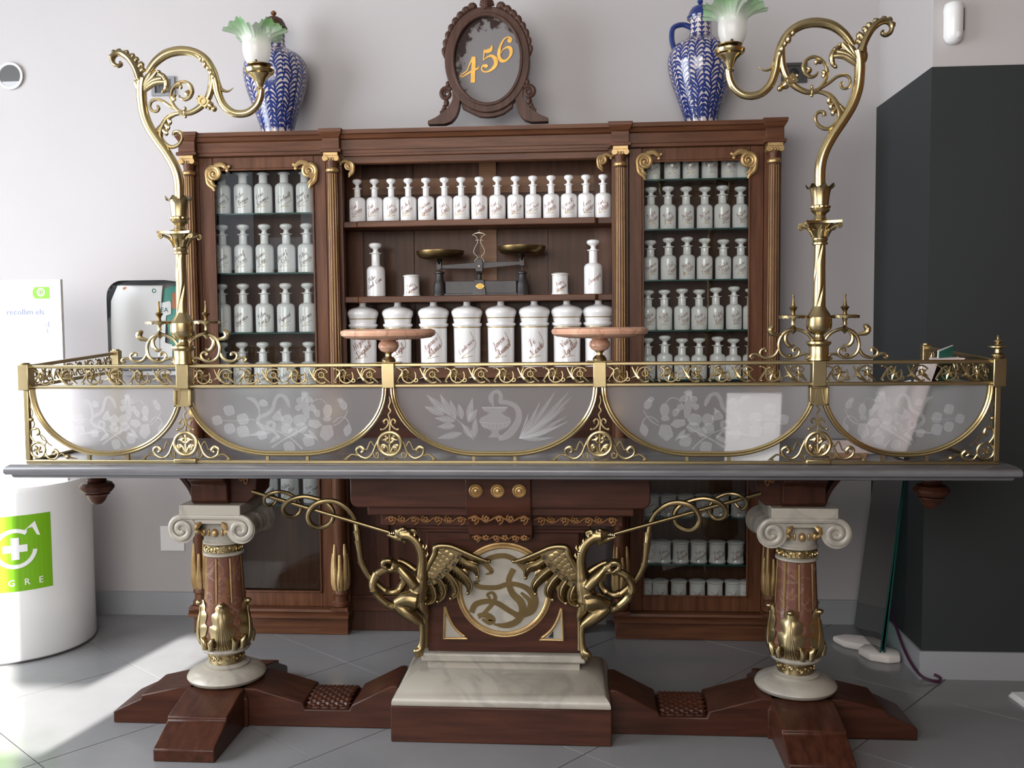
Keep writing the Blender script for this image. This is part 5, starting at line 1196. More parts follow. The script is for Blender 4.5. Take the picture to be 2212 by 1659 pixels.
    for i, f in enumerate(F):
        q = cr([(*p, r) for p, r in zip(f, (40, 46, 36, 9))], 7); nq_ = len(q); Lp = []; Rp = []; Mp = []
        for k, (x, y, r) in enumerate(q):
            x1_, y1_, _ = q[max(0, k - 1)]; x2_, y2_, _ = q[min(nq_ - 1, k + 1)]; l = math.hypot(x2_ - x1_, y2_ - y1_) or 1; nx, ny = -(y2_ - y1_) / l, (x2_ - x1_) / l
            Lp.append((x + nx * r, y + ny * r)); Rp.append((x - nx * r, y - ny * r)); Mp.append((x - nx * r * 0.25, y - ny * r * 0.25))
        dpt = -0.003 * i * 0.6
        rows = [[tuple(D1(*p, YW + 0.002 + dpt)) for p in Lp], [tuple(D1(*p, YW - 0.008 + dpt)) for p in Mp], [tuple(D1(*p, YW - 0.003 + dpt)) for p in Rp], [tuple(D1(*p, YW + 0.006 + dpt)) for p in Rp], [tuple(D1(*p, YW + 0.006 + dpt)) for p in Lp]]
        w_.add([p for r_ in rows for p in r_], [(e * nq_ + k, e * nq_ + k + 1, ((e + 1) % 5) * nq_ + k + 1, ((e + 1) % 5) * nq_ + k) for e in range(5) for k in range(nq_ - 1)])
        w_.tube([tuple(D1(*p, YW - 0.006 + dpt)) for p in Rp], [0.0034, 0.0036, 0.0036, 0.003], 6)
        e = D1(*f[-1], YW - 0.006 + dpt); w_.ball(tuple(e), 0.0068)
        for k in range(3, nq_ - 4, 2):
            w_.tube([tuple(D1(*Mp[k], YW - 0.0085 + dpt)), tuple(D1(*Lp[min(nq_ - 1, k + 2)], YW + 0.0005 + dpt))], 0.0011, 5)
    for a_, b_ in (((900, 560), (1030, 575)), ((880, 640), (940, 695)), ((770, 745), (828, 800)), ((680, 800), (705, 868)), ((570, 830), (582, 878))):
        w_.tube([tuple(D1(*a_, YW + 0.002)), tuple(D1((a_[0] + b_[0]) / 2, (a_[1] + b_[1]) / 2, YW)), tuple(D1(*b_, YW))], [0.010, 0.010, 0.002], 8, 0.4)
    for row, (r0, r1, n) in enumerate((((660, 430), (520, 690), 6), ((700, 470), (560, 700), 6), ((745, 500), (590, 690), 5))):
        for i in range(n):
            x, y = r0[0] + (r1[0] - r0[0]) * i / (n - 1), r0[1] + (r1[1] - r0[1]) * i / (n - 1)
            w_.ball(tuple(D1(x, y, YW - 0.011)), 0.0140, (1.15, 0.20, 1.05), 12, 6)
    dp('wing', w_, 'bronze', smooth=50)
    for x, y in ((832, 506), (780, 588), (708, 652), (622, 716), (525, 772)):
        c = D1(x, y, YW - 0.016); dp('feather_eyelet', MB().ring(tuple(c), 0.0065, 0.0022, 20, 6), 'bronze')
        dp('eyelet_hole', MB().lathe(0, 0, [(0.0058, -0.001), (0.0058, 0.001)], 16).move((0, 0, 0)).__class__().prism([(c.x + 0.0058 * math.cos(2 * PI * k / 16), c.z + 0.0058 * math.sin(2 * PI * k / 16)) for k in range(16)], c.y - 0.0008, c.y + 0.002), 'black', smooth=0)
    # staff and the tail that coils along it
    a, e = D3(100, 192), D3(1775, 662)
    ends = (tuple(a + Vector((0, 0.03, 0))), tuple(e))
    dp('staff', MB().tube([ends[0], ends[1]], 0.0072, 12), 'bronze')
    T = [(2080, 1600, .01), (1960, 1585, .01), (1850, 1560, 0), (1750, 1515, 0), (1650, 1420, -.006), (1600, 1330, -.012), (1590, 1250, -.014), (1640, 1150, -.012), (1720, 1105, -.008), (1800, 1092, -.006), (1885, 1115, 0), (1940, 1190, .006), (1940, 1275, .010), (1890, 1350, .012), (1800, 1390, .012), (1720, 1370, .010), (1640, 1305, .008), (1560, 1225, .004), (1490, 1115, 0), (1440, 1000, 0), (1420, 880, 0), (1405, 760, 0), (1385, 650, .006), (1360, 545, .014), (1300, 430, .012), (1200, 340, .006), (1100, 297, 0), (1000, 290, -.008), (900, 320, -.014), (830, 390, -.016), (803, 480, -.014), (830, 560, -.010), (900, 612, 0), (985, 608, .010), (1060, 555, .016), (1082, 475, .018), (1060, 390, .017), (980, 312, .012), (880, 270, .004), (760, 240, -.006), (660, 252, -.013), (570, 290, -.016), (510, 360, -.016), (500, 420, -.014), (535, 470, -.006), (595, 490, .006), (650, 470, .014), (680, 410, .018), (660, 330, .018), (590, 250, .012), (500, 200, .002), (420, 186, -.010), (340, 205, -.016), (282, 250, -.016), (268, 310, -.014), (300, 362, -.006), (340, 362, .006), (378, 310, .014), (350, 252, .016), (290, 228, .012), (245, 245, 0), (240, 280, -.006)]
    def tw(x, y, dy):
        fr_ = max(0.0, min(1.0, (1360 - x) / 1260)); return tuple(D3(x, y, YD) + Vector((0, dy + 0.03 * fr_, 0)))
    q = cr([(*tw(*p), 0.0) for p in T], 5)
    nq = len(q)
    rad_ = [0.0135, 0.0130, 0.0125, 0.0120, 0.0115, 0.0100, 0.0090, 0.0086, 0.0082, 0.0080, 0.0076, 0.0070, 0.0064, 0.0056, 0.0046, 0.0020]
    dp('tail', MB().tube([p[:3] for p in q], rad_, 10), 'bronze')
    for i in (2, 4, 6, 8, 10, 12, 14, 16, 18, 20, 21):
        k = i * 5; seg = [q[min(nq - 1, k + d)][:3] for d in range(0, 6)]
        r0 = 0.0118 if i < 16 else 0.0102
        dp('tail_joint', MB().tube(seg[::-1], [r0 * 1.42, r0 * 1.18, r0 * 1.08, r0 * 1.03], 10), 'bronze', smooth=50)
    return t
dragon(-1, 'winged brass dragon statue biting a staff, left side of the pedestal')
dragon(1, 'winged brass dragon statue biting a staff, right side of the pedestal')

# ------------------------------------------------------------------ worktop
ZW0, ZW1 = 0.874, 0.917; SX = 1.513; Y0, Y1 = 2.792, 3.502
wt = thing('worktop', 'long dark grey slate worktop with moulded edge', 'worktop', (XC, YC, ZW0))
e = [(0.022, 0.0), (0.018, 0.004), (0.016, 0.010), (0.004, 0.012), (0.000, 0.018), (0.000, 0.028), (0.004, 0.037), (0.014, 0.043)]
vs = []; fs = []
for d, z in e:
    vs += [(XC - SX + d, Y0 + d, ZW0 + z), (XC + SX - d, Y0 + d, ZW0 + z), (XC + SX - d, Y1 - d, ZW0 + z), (XC - SX + d, Y1 - d, ZW0 + z)]
for j in range(len(e) - 1):
    for i in range(4): k = (i + 1) % 4; fs.append((j * 4 + i, j * 4 + k, (j + 1) * 4 + k, (j + 1) * 4 + i))
fs += [(3, 2, 1, 0), tuple(range((len(e) - 1) * 4, len(e) * 4))]
MB().add(vs, fs).build('slab', 'slate', wt, smooth=50)
for px in (262, 617, 1840, 2110):
    q = U(px, 1040, 2.95); MB().ball((q.x, 2.95, ZW0), 0.008, (1, 1, 0.8)).build('bolt_head', 'grey_dark', wt)

# ------------------------------------------------------------------ brass gallery on the worktop
YG = 2.842
gal = thing('brass_gallery', 'ornate brass counter gallery with etched glass panes and pierced star frieze', 'gallery', (XC, YG, ZW1))
def gp(name, mb, mat, **k): return mb.build(name, mat, gal, **k)
ZTR1, ZTR0 = 1.222, 1.2105           # top rail
ZLR1, ZLR0 = 1.159, 1.148            # rail under the frieze
ZBB1 = 0.9265                        # bottom bar
XE = 1.457; XLp = 0.952; XMp = 0.3165
YB2 = 3.42
gp('top_rail', MB().box(XC - XE, XC + XE, YG - 0.006, YG + 0.006, ZTR0, ZTR1), 'brass', bevel=0.003)
gp('frieze_rail', MB().box(XC - XE, XC + XE, YG - 0.006, YG + 0.006, ZLR0, ZLR1), 'brass', bevel=0.003)
gp('bottom_bar', MB().box(XC - XE - 0.008, XC + XE + 0.008, YG - 0.007, YG + 0.007, ZW1, ZBB1), 'brass', bevel=0.002)
for s in (-1, 1):
    x = XC + s * XE
    for z0, z1, dz in ((ZTR0, ZTR1, 0.026), (ZLR0, ZLR1, 0.022)):
        r = MB(); r.add([(x - 0.006, YG, z0), (x + 0.006, YG, z0), (x + 0.006, YB2, z0 + dz), (x - 0.006, YB2, z0 + dz), (x - 0.006, YG, z1), (x + 0.006, YG, z1), (x + 0.006, YB2, z1 + dz), (x - 0.006, YB2, z1 + dz)], [(0, 3, 2, 1), (4, 5, 6, 7), (0, 1, 5, 4), (1, 2, 6, 5), (2, 3, 7, 6), (3, 0, 4, 7)])
        gp('side_rail', r, 'brass', bevel=0.002)
    gp('side_bar', MB().box(x - 0.007, x + 0.007, YG, YB2, ZW1, ZBB1), 'brass', bevel=0.002)
    gp('back_post', MB().box(x - 0.015, x + 0.015, YB2 - 0.015, YB2 + 0.015, ZW1, 1.252), 'brass', bevel=0.002)
    gp('post_cap', MB().lathe(x, YB2, [(0.013, 1.252), (0.013, 1.256), (0.006, 1.257)], 20), 'brass')
    gp('side_pane', MB().box(x - 0.002, x + 0.002, YG + 0.01, YB2 - 0.015, ZBB1, ZLR0), 'frosted_glass', smooth=0)
    gp('corner_block', MB().box(x - 0.018, x + 0.018, YG - 0.019, YG + 0.019, ZLR0 - 0.004, ZTR1 + 0.003), 'brass', bevel=0.0025)
    gp('corner_upright', MB().box(x - 0.008, x + 0.008, YG - 0.008, YG + 0.008, ZBB1, ZLR0 - 0.003), 'brass', bevel=0.002)
for s in (-1, 1):
    x = XC + s * XMp; gp('post_block', MB().box(x - 0.0195, x + 0.0195, YG - 0.016, YG + 0.016, ZLR0 - 0.002, ZTR1 + 0.001), 'brass', bevel=0.0025)
    x = XC + s * XLp; gp('post_block', MB().box(x - 0.020, x + 0.020, YG - 0.017, YG + 0.017, ZLR0 - 0.002, ZTR1 + 0.001), 'brass', bevel=0.0025)
    fz0, fz1 = ZLR0 - 0.056, ZLR0 - 0.002
    fm = MB()
    for q in ((-0.027, -0.020, fz0, fz1), (0.020, 0.027, fz0, fz1), (-0.027, 0.027, fz0, fz0 + 0.006), (-0.027, 0.027, fz1 - 0.004, fz1)): fm.box(x + q[0], x + q[1], YG - 0.020, YG + 0.016, q[2], q[3])
    fm.box(x - 0.021, x + 0.021, YG - 0.011, YG + 0.016, fz0 + 0.004, fz1 - 0.002); gp('square_boss', fm, 'brass', bevel=0.0012)
    gp('spandrel_foot', MB().box(x - 0.036, x + 0.036, YG - 0.016, YG + 0.010, ZW1, ZW1 + 0.016), 'brass', bevel=0.004)
# bays with their bowed frames
EDGES = [-XE, -XLp, -XMp, XMp, XLp, XE]
PANE_Y = YG + 0.004
def bay(i, a, b):
    """bowed frame hanging from the frieze rail between posts a and b (offsets from the centre)"""
    la, lb = XC + a + (0.012 if abs(abs(a) - XE) > .01 else 0.020), XC + b - (0.012 if abs(abs(b) - XE) > .01 else 0.020); zt, zb = ZLR0, 0.947; w2 = min(0.255, (lb - la) / 2 - 0.012)
    def side(x0, sg): return [(x0 + sg * w2 * (1 - math.cos(t)) ** 1.0, zt - (zt - zb) * math.sin(t)) for t in [PI / 2 * k / 16 for k in range(17)]]
    L = side(la, 1); R = side(lb, -1)[::-1]
    fr_ = MB()
    for dy, rr, off in ((-0.003, 0.0052, 0.0036), (-0.003, 0.0052, -0.0036)):
        pts = []
        allp = L + R
        for k, (x, z) in enumerate(allp):
            x1, z1 = allp[max(0, k - 1)]; x2, z2 = allp[min(len(allp) - 1, k + 1)]; l = math.hypot(x2 - x1, z2 - z1) or 1
            pts.append((x - (z2 - z1) / l * off, YG + dy, z + (x2 - x1) / l * off))
        fr_.tube(pts, rr, 8, 1.6)
    gp('pane_frame', fr_, 'brass_bright')
    pane = gp('etched_pane', MB().prism(L + R, PANE_Y, PANE_Y + 0.004), 'frosted_glass', smooth=0)
    xm = (la + lb) / 2
    for sx in (xm - 0.062, xm + 0.062): gp('stub_leg', MB().box(sx - 0.0045, sx + 0.0045, YG - 0.005, YG + 0.005, ZBB1, zb - 0.001), 'brass')
    gp('fixing_screw', MB().ball((xm, YG + 0.02, ZW1 + 0.004), 0.008, (1, 1, 0.8)), 'brass_dark')
    return pane, xm
panes = [bay(i, a, b) for i, (a, b) in enumerate(zip(EDGES, EDGES[1:]))]
# frieze motif: star and scroll, one mesh per kind, placed along each bay
def star(mb, x, z, R, y, rot=0.3):
    vs = [(x, y - 0.0055, z)]
    for k in range(12):
        a = rot + 2 * PI * k / 12; r = R if k % 2 == 0 else R * 0.36; vs.append((x + r * math.cos(a), y, z + r * math.sin(a)))
    mb.add(vs + [(x, y + 0.004, z)], [(0, 1 + k, 1 + (k + 1) % 12) for k in range(12)] + [(13, 1 + (k + 1) % 12, 1 + k) for k in range(12)])
hF = (ZTR0 - ZLR1) / 2
def motif(kind):
    m = MB(); r = 0.0028
    if kind == 0:
        star(m, 0, -0.001, 0.0232, -0.001, 0.25)
        m.tube(at_y(arc(0.002, -0.002, 0.021, 150, 395, 20), 0), [r, r, r * 0.8], 6)
        m.tube(at_y(spiral(0.024, -0.014, 0.007, 0.002, 200, 560, 14), 0), r * 0.9, 6)
        m.tube(at_y(cr([(-0.036, -0.020), (-0.026, -0.004), (-0.018, 0.012), (-0.032, 0.022)], 5), 0), [r * 0.7, r * 1.4, r, r * 0.7], 6)
        m.tube(at_y(cr([(-0.018, 0.012), (-0.006, 0.018), (0.004, 0.004)], 5), 0), [r, r * 1.8, r], 6)
        m.ball((-0.033, 0, 0.0205), 0.0036); m.ball((-0.030, 0, -0.0205), 0.0036)
    else:
        star(m, 0.002, 0.0, 0.0215, -0.001, 0.6); m.ring((0.0, -0.004, 0.002), 0.0085, 0.0016, 16, 6)
        m.tube(at_y(arc(0.0, -0.001, 0.022, 30, 300, 22), 0), [r * 0.8, r, r], 6)
        m.tube(at_y(cr([(-0.038, 0.021), (-0.030, 0.004), (-0.018, -0.012), (-0.002, -0.0225)], 5), 0), [r * 0.7, r * 1.2, r * 2.3, r], 6)
        m.tube(at_y(cr([(-0.022, -0.006), (-0.026, 0.008), (-0.020, 0.021)], 5), 0), [r, r * 0.9, r * 0.7], 6)
        m.tube(at_y(cr([(-0.026, -0.006), (-0.034, -0.008), (-0.040, -0.012)], 4), 0), [r * 1.5, r, r * 0.4], 6)
        m.tube(at_y([(0.004, -0.002), (0.026, -0.022)], 0), [r * 1.9, r * 0.8], 6); m.ball((-0.020, 0, 0.021), 0.0034)
    return m
MOT = [motif(0).mesh('star_scroll', 'brass', 40), motif(1).mesh('flower_scroll', 'brass', 40)]
def frieze_run(p0, p1, count):
    p0, p1 = Vector(p0), Vector(p1); d = p1 - p0; ang = math.atan2(d.y, d.x)
    for i in range(count):
        q = p0 + d * ((i + 0.5) / count); o = bpy.data.objects.new('star_scroll' if i % 2 == 0 else 'flower_scroll', MOT[i % 2]); C.objects.link(o)
        o.parent = gal; o.location = q - ORIG[gal.name]; o.rotation_euler.z = ang
zf = (ZTR0 + ZLR1) / 2
for (a, b), n in zip(zip(EDGES, EDGES[1:]), (6, 8, 8, 8, 6)): frieze_run((XC + a + 0.022, YG, zf), (XC + b - 0.022, YG, zf), n)
for s in (-1, 1): frieze_run((XC + s * XE, YG + 0.025, zf + 0.001), (XC + s * XE, YB2 - 0.02, zf + 0.023), 8)
# spandrels: medallion ring with leaf spray and running scrolls between the bowed frames
def spandrel(x, r, with_top=True):
    m = MB(); zc = 0.977; y = YG - 0.002; R = 0.0285
    m.ring((x, y - 0.003, zc), R, 0.0048, 36, 8)
    m.tube([(x, y, zc - R), (x, y, zc + R)], [0.004, 0.003, 0.0035], 8)
    for s in (-1, 1):
        m.tube(at_y(cr([(x + s * 0.002, zc - 0.020), (x + s * 0.010, zc - 0.006), (x + s * 0.018, zc - 0.004), (x + s * 0.016, zc - 0.014), (x + s * 0.010, zc - 0.012)], 5), y - 0.002), [0.0025, 0.004, 0.0055, 0.005, 0.002], 8)
        m.ball((x + s * 0.0145, y - 0.003, zc - 0.009), 0.0065, (1, 0.7, 1))
        m.tube(at_y(cr([(x + s * 0.002, zc + 0.002), (x + s * 0.009, zc + 0.008), (x + s * 0.006, zc + 0.014), (x + s * 0.014, zc + 0.010), (x + s * 0.020, zc + 0.010)], 5), y - 0.002), [0.003, 0.005, 0.004, 0.003, 0.0012], 8)
        m.tube(at_y(cr([(x + s * 0.003, zc + 0.012), (x + s * 0.008, zc + 0.020), (x + s * 0.012, zc + 0.018)], 4), y - 0.002), [0.002, 0.0025, 0.003], 6)
        m.tube(at_y(cr([(x, zc - 0.026), (x + s * 0.008, zc - 0.020), (x + s * 0.014, zc - 0.022)], 4), y - 0.002), [0.003, 0.003, 0.0015], 6)
        # lyre above the ring
        m.tube(at_y(cr([(x + s * 0.022, zc + 0.034), (x + s * 0.010, zc + 0.040), (x + s * 0.003, zc + 0.052), (x + s * 0.008, zc + 0.062), (x + s * 0.015, zc + 0.056), (x + s * 0.012, zc + 0.050)], 5), y), [0.0022, 0.0026, 0.0022, 0.0022, 0.003, 0.002], 6)
        m.ball((x + s * 0.021, y, zc + 0.036), 0.0035)
        # scrolls running out along the bar
        m.tube(at_y(cr([(x + s * 0.026, zc + 0.018), (x + s * 0.036, zc - 0.004), (x + s * 0.046, zc - 0.026), (x + s * 0.062, zc - 0.036), (x + s * 0.080, zc - 0.028), (x + s * 0.084, zc - 0.014), (x + s * 0.074, zc - 0.008), (x + s * 0.067, zc - 0.016), (x + s * 0.073, zc - 0.022)], 5), y), [0.0022, 0.0028, 0.003, 0.003, 0.003, 0.0038, 0.0048, 0.005, 0.003], 8)
        m.tube(at_y(cr([(x + s * 0.042, zc - 0.020), (x + s * 0.040, zc - 0.032), (x + s * 0.030, zc - 0.034), (x + s * 0.030, zc - 0.022), (x + s * 0.036, zc - 0.024)], 5), y), [0.0025, 0.0025, 0.0022, 0.002, 0.0025], 6)
        m.tube(at_y(cr([(x + s * 0.040, zc - 0.006), (x + s * 0.048, zc + 0.006), (x + s * 0.054, zc - 0.004), (x + s * 0.058, zc - 0.014), (x + s * 0.064, zc - 0.012)], 5), y), 0.0018, 6)
        m.tube(at_y(cr([(x + s * 0.080, zc - 0.030), (x + s * 0.096, zc - 0.026), (x + s * 0.110, zc - 0.036), (x + s * 0.122, zc - 0.044), (x + s * 0.128, zc - 0.040)], 5), y), [0.002, 0.0025, 0.003, 0.002, 0.001], 6)
        m.ball((x + s * 0.110, y, zc - 0.042), 0.0072, (1.1, 0.8, 0.9)); m.ball((x + s * 0.062, y, zc - 0.042), 0.0032)
        m.tube(at_y(cr([(x + s * 0.094, zc - 0.042), (x + s * 0.108, zc - 0.046), (x + s * 0.120, zc - 0.048)], 4), y), [0.001, 0.004, 0.001], 6)
        m.tube(at_y(cr([(x + s * 0.004, zc - 0.042), (x + s * 0.014, zc - 0.040), (x + s * 0.026, zc - 0.044)], 4), y), [0.001, 0.006, 0.001], 6)
    m.tube(at_y(cr([(x, zc + 0.030), (x + 0.001, zc + 0.058), (x - 0.003, zc + 0.072), (x + 0.003, zc + 0.082), (x - 0.002, zc + 0.092), (x + 0.002, zc + 0.104), (x, zc + 0.118)], 5), y), [0.003, 0.0022, 0.002, 0.0024, 0.002, 0.0016, 0.001], 6)
    m.v = [(x + (a - x) * 1.22, b, max(0.9285, zc + (c - zc) * 1.22)) for a, b, c in m.v]
    return m
for o in (-XLp, -XMp, XMp, XLp): gp('spandrel', spandrel(XC + o, 0), 'brass')
for s in (-1, 1):
    m = MB(); x = XC + s * (XE - 0.030); y = YG - 0.002; zc = 0.957
    m.ring((x, y, zc), 0.0235, 0.0038, 32, 8)
    for k in range(5): a = 2 * PI * k / 5 + 0.4; m.tube(at_y(cr([(x, zc), (x + 0.008 * math.cos(a), zc + 0.008 * math.sin(a)), (x + 0.015 * math.cos(a + 0.5), zc + 0.015 * math.sin(a + 0.5))], 4), y - 0.001), [0.002, 0.004, 0.0035], 6)
    def w2(pts): return [(XC + s * (XE - px), 0.9265 + pz) for px, pz in pts]
    m.tube(at_y(cr(w2([(0.052, 0.022), (0.064, 0.006), (0.085, 0.004), (0.096, 0.018), (0.086, 0.030), (0.076, 0.022), (0.084, 0.016)]), 5), y), [0.003, 0.003, 0.003, 0.004, 0.006, 0.005, 0.002], 8)
    m.tube(at_y(cr(w2([(0.092, 0.010), (0.108, 0.020), (0.122, 0.010), (0.140, 0.006), (0.158, 0.004)]), 5), y), [0.0022, 0.003, 0.004, 0.003, 0.001], 6); m.ball(tuple(at_y(w2([(0.126, 0.010)]), y)[0]), 0.008)
    m.tube(at_y(cr(w2([(0.020, 0.055), (0.008, 0.074), (0.012, 0.094), (0.030, 0.096), (0.034, 0.082), (0.024, 0.078)]), 5), y), [0.003, 0.003, 0.003, 0.005, 0.006, 0.002], 8)
    m.tube(at_y(cr(w2([(0.010, 0.090), (0.022, 0.112), (0.014, 0.130), (0.018, 0.150), (0.010, 0.168), (0.014, 0.186), (0.010, 0.204)]), 5), y), [0.003, 0.0025, 0.0022, 0.002, 0.002, 0.0016, 0.001], 6)
    m.ball(tuple(at_y(w2([(0.013, 0.126)]), y)[0]), 0.007)
    m.tube(at_y(cr(w2([(0.050, 0.040), (0.058, 0.056), (0.046, 0.064), (0.040, 0.078), (0.052, 0.070), (0.064, 0.052), (0.076, 0.044)]), 5), y), 0.0020, 6)
    gp('corner_spandrel', m, 'brass')
# finial on the right front post
x = XC + XE; z = ZTR1 + 0.003
gp('post_finial', MB().lathe(x, YG, [(0.014, z), (0.018, z + 0.006), (0.018, z + 0.011), (0.010, z + 0.016), (0.009, z + 0.026), (0.012, z + 0.029), (0.026, z + 0.032), (0.026, z + 0.035), (0.010, z + 0.038), (0.006, z + 0.044), (0.012, z + 0.048), (0.011, z + 0.051), (0.004, z + 0.055), (0.004, z + 0.060), (0.005, z + 0.063), (0.002, z + 0.067)], 28), 'brass')
gp('post_cap', MB().lathe(XC - XE, YG, [(0.012, z), (0.013, z + 0.002), (0.012, z + 0.004), (0.004, z + 0.005)], 24), 'brass_dark')

# ------------------------------------------------------------------ etched pictures on the panes
EY = PANE_Y - 0.0008
def leaf_poly(b, t, wd, n=8, bend=0.0):
    dx, dz = t[0] - b[0], t[1] - b[1]; l = math.hypot(dx, dz); nx, nz = -dz / l, dx / l; L = []; R = []
    for i in range(n + 1):
        u = i / n; w_ = wd * math.sin(PI * u ** 0.8) ; c = bend * l * math.sin(PI * u)
        x, z = b[0] + dx * u + nx * c, b[1] + dz * u + nz * c; L.append((x + nx * w_, z + nz * w_)); R.append((x - nx * w_, z - nz * w_))
    return L + R[::-1][1:-1]
class Etch:
    def __init__(s, f, k): s.m = MB(); s.f = f; s.k = k; s.layer = 0
    def pt(s, p): return s.f(*p)
    def fill(s, pts):
        s.layer += 1; y = EY - 0.00002 * s.layer; q = [s.pt(p) for p in pts]; n = len(q)
        a = sum(q[i][0] * q[(i + 1) % n][1] - q[(i + 1) % n][0] * q[i][1] for i in range(n))
        if a < 0: q = q[::-1]
        s.m.add([(x, y, z) for x, z in q], [tuple(range(n))])
    def line(s, pts, wd):
        s.layer += 1; q = cr([(*s.pt(p), w_ * s.k) for p, w_ in zip(pts, lerp_list(wd, len(pts)))], 5); L = []; R = []; y = EY - 0.00002 * s.layer
        for i, (x, z, w_) in enumerate(q):
            x1, z1, _ = q[max(i - 1, 0)]; x2, z2, _ = q[min(i + 1, len(q) - 1)]; l = math.hypot(x2 - x1, z2 - z1) or 1; nx, nz = -(z2 - z1) / l * w_, (x2 - x1) / l * w_
            L.append((x + nx, y, z + nz)); R.append((x - nx, y, z - nz))
        m = len(q); s.m.add(L + R, [(i, i + 1, m + i + 1, m + i) for i in range(m - 1)])
    def blob(s, c, a, b, lob=0, amp=0.0, rot=0.0, n=26, rays=0):
        pts = []
        for i in range(n):
            t = 2 * PI * i / n; r = 1 + amp * math.cos(lob * t); x, y = a * r * math.cos(t), b * r * math.sin(t)
            pts.append((c[0] + x * math.cos(rot) - y * math.sin(rot), c[1] + x * math.sin(rot) + y * math.cos(rot)))
        s.fill(pts); s.line(pts + [pts[0]], 2.2)
        for i in range(rays):
            t = 2 * PI * i / rays + rot; s.line([(c[0] + a * .2 * math.cos(t), c[1] + b * .2 * math.sin(t)), (c[0] + a * .8 * math.cos(t), c[1] + b * .8 * math.sin(t))], 1.6)
    def leaf(s, b, t, wd, bend=0.0):
        p = leaf_poly(b, t, wd, 8, bend); s.fill(p); s.line([b, ((b[0] + t[0]) / 2, (b[1] + t[1]) / 2), t], 1.8)
def bouquet(E):
    E.line([(990, 575), (935, 505), (862, 452), (868, 398), (920, 402), (918, 452), (860, 472), (790, 442), (755, 392), (775, 340), (850, 310), (910, 258), (930, 180), (970, 118), (1030, 130), (1068, 190), (1085, 240)], [6, 14, 16, 17, 18, 18, 18, 19, 20, 20, 20, 20, 20, 19, 18, 22, 8])
    for c, a, b in (((1060, 372), 58, 55), ((1190, 372), 66, 58), ((1056, 462), 56, 50), ((1122, 500), 48, 44), ((1206, 452), 62, 50)): E.blob(c, a, b, 5, 0.05, 0, 26, 7)
    for c, r in (((602, 362), 62), ((460, 272), 58), ((335, 375), 54), ((465, 460), 58), ((605, 490), 66), ((800, 525), 52), ((1285, 590), 60), ((1085, 650), 60)): E.blob(c, r, r * 0.9, 4, 0.07, 0.5, 24, 5)
    E.line([(775, 330), (765, 240), (715, 165), (640, 140)], [7, 14, 24, 6]); E.blob((815, 195), 46, 36, 3, 0.06, 0.3, 22, 5)
    E.line([(1275, 360), (1255, 260), (1235, 90)], [16, 40, 26])
    for c in ((1195, 165), (1290, 160), (1180, 240), (1330, 250), (1375, 300), (1245, 105)): E.blob(c, 38, 30, 3, 0.1, c[0] * 0.01)
    E.line([(1300, 230), (1350, 165), (1420, 155), (1470, 205)], 5); E.blob((1482, 275), 44, 66, 6, 0.03, 0, 24, 6); E.blob((1478, 360), 40, 24, 8, 0.1)
    E.blob((1645, 215), 36, 52, 6, 0.03, -0.5, 22, 6); E.blob((1612, 165), 28, 22, 6, 0.1); E.line([(1690, 270), (1665, 330), (1600, 400), (1540, 430)], 6); E.line([(1540, 400), (1610, 345), (1680, 360), (1712, 430)], 6)
    E.blob((1690, 478), 38, 58, 4, 0.06, 0.2, 22, 4); E.blob((1475, 500), 66, 80, 5, 0.09, 0.3, 26, 6); E.blob((1350, 410), 70, 40, 5, 0.1, 0.2, 24, 5)
    E.line([(905, 655), (1000, 590), (1110, 530), (1270, 440)], [12, 9, 8, 6]); E.line([(1222, 672), (1150, 600), (1060, 530), (900, 460), (740, 390)], [10, 8, 6, 5, 4])
    E.line([(740, 372), (660, 365), (540, 380), (380, 372)], 4); E.leaf((900, 500), (650, 530), 20); E.leaf((990, 530), (880, 610), 26); E.leaf((1280, 470), (1390, 590), 22); E.leaf((1230, 520), (1370, 560), 18); E.blob((968, 335), 52, 46, 3, 0.2, 0.6, 20, 3); E.line([(975, 300), (1000, 250)], [22, 5])
def lamp_urn(E):
    E.fill([(890, 1005), (1055, 1005), (1042, 1030), (1015, 1040), (1030, 1055), (1072, 1075), (1080, 1100), (1060, 1130), (1010, 1152), (995, 1165), (1010, 1185), (1025, 1200), (930, 1200), (945, 1185), (958, 1165), (945, 1152), (895, 1130), (872, 1100), (880, 1075), (925, 1055), (938, 1040), (905, 1030)])
    E.line([(890, 1008), (1055, 1008)], 4); E.line([(880, 1100), (975, 1112), (1075, 1100)], 3)
    for k in range(7): E.line([(895 + k * 27, 1118), (915 + k * 20, 1145)], 3)
    E.line([(968, 1000), (950, 955), (958, 918), (992, 905), (1014, 935), (1010, 970), (1052, 976), (1108, 1002), (1130, 1060), (1110, 1120), (1060, 1180), (1000, 1212)], [4, 16, 12, 12, 13, 13, 14, 16, 19, 22, 24, 12])
    for b, t in (((660, 1042), (540, 928)), ((650, 1055), (522, 1000)), ((690, 1062), (626, 922)), ((722, 1082), (690, 962)), ((765, 1082), (743, 985)), ((802, 1092), (832, 945)), ((802, 1102), (862, 1018)), ((722, 1092), (592, 1075)), ((842, 1202), (852, 1072)), ((722, 1125), (608, 1130)), ((765, 1172), (608, 1205)), ((832, 1202), (762, 1108))): E.leaf(b, t, 22)
    E.line([(840, 1215), (760, 1110), (690, 1060), (620, 1010)], 3)
    for t in ((1190, 1040), (1262, 975), (1360, 908), (1442, 915), (1464, 942), (1432, 1065), (1440, 1100), (1392, 1125), (1420, 1010), (1350, 1200), (1310, 1170)): E.leaf((1130, 1205), t, 11, 0.04)
def fin(E, pane): E.m.build('etching', 'etched_glass', pane, smooth=0)
f2 = lambda x, y: (lambda q: (q.x, q.z))(U(400 + x / 4.809, 830 + y / 4.809, PANE_Y))
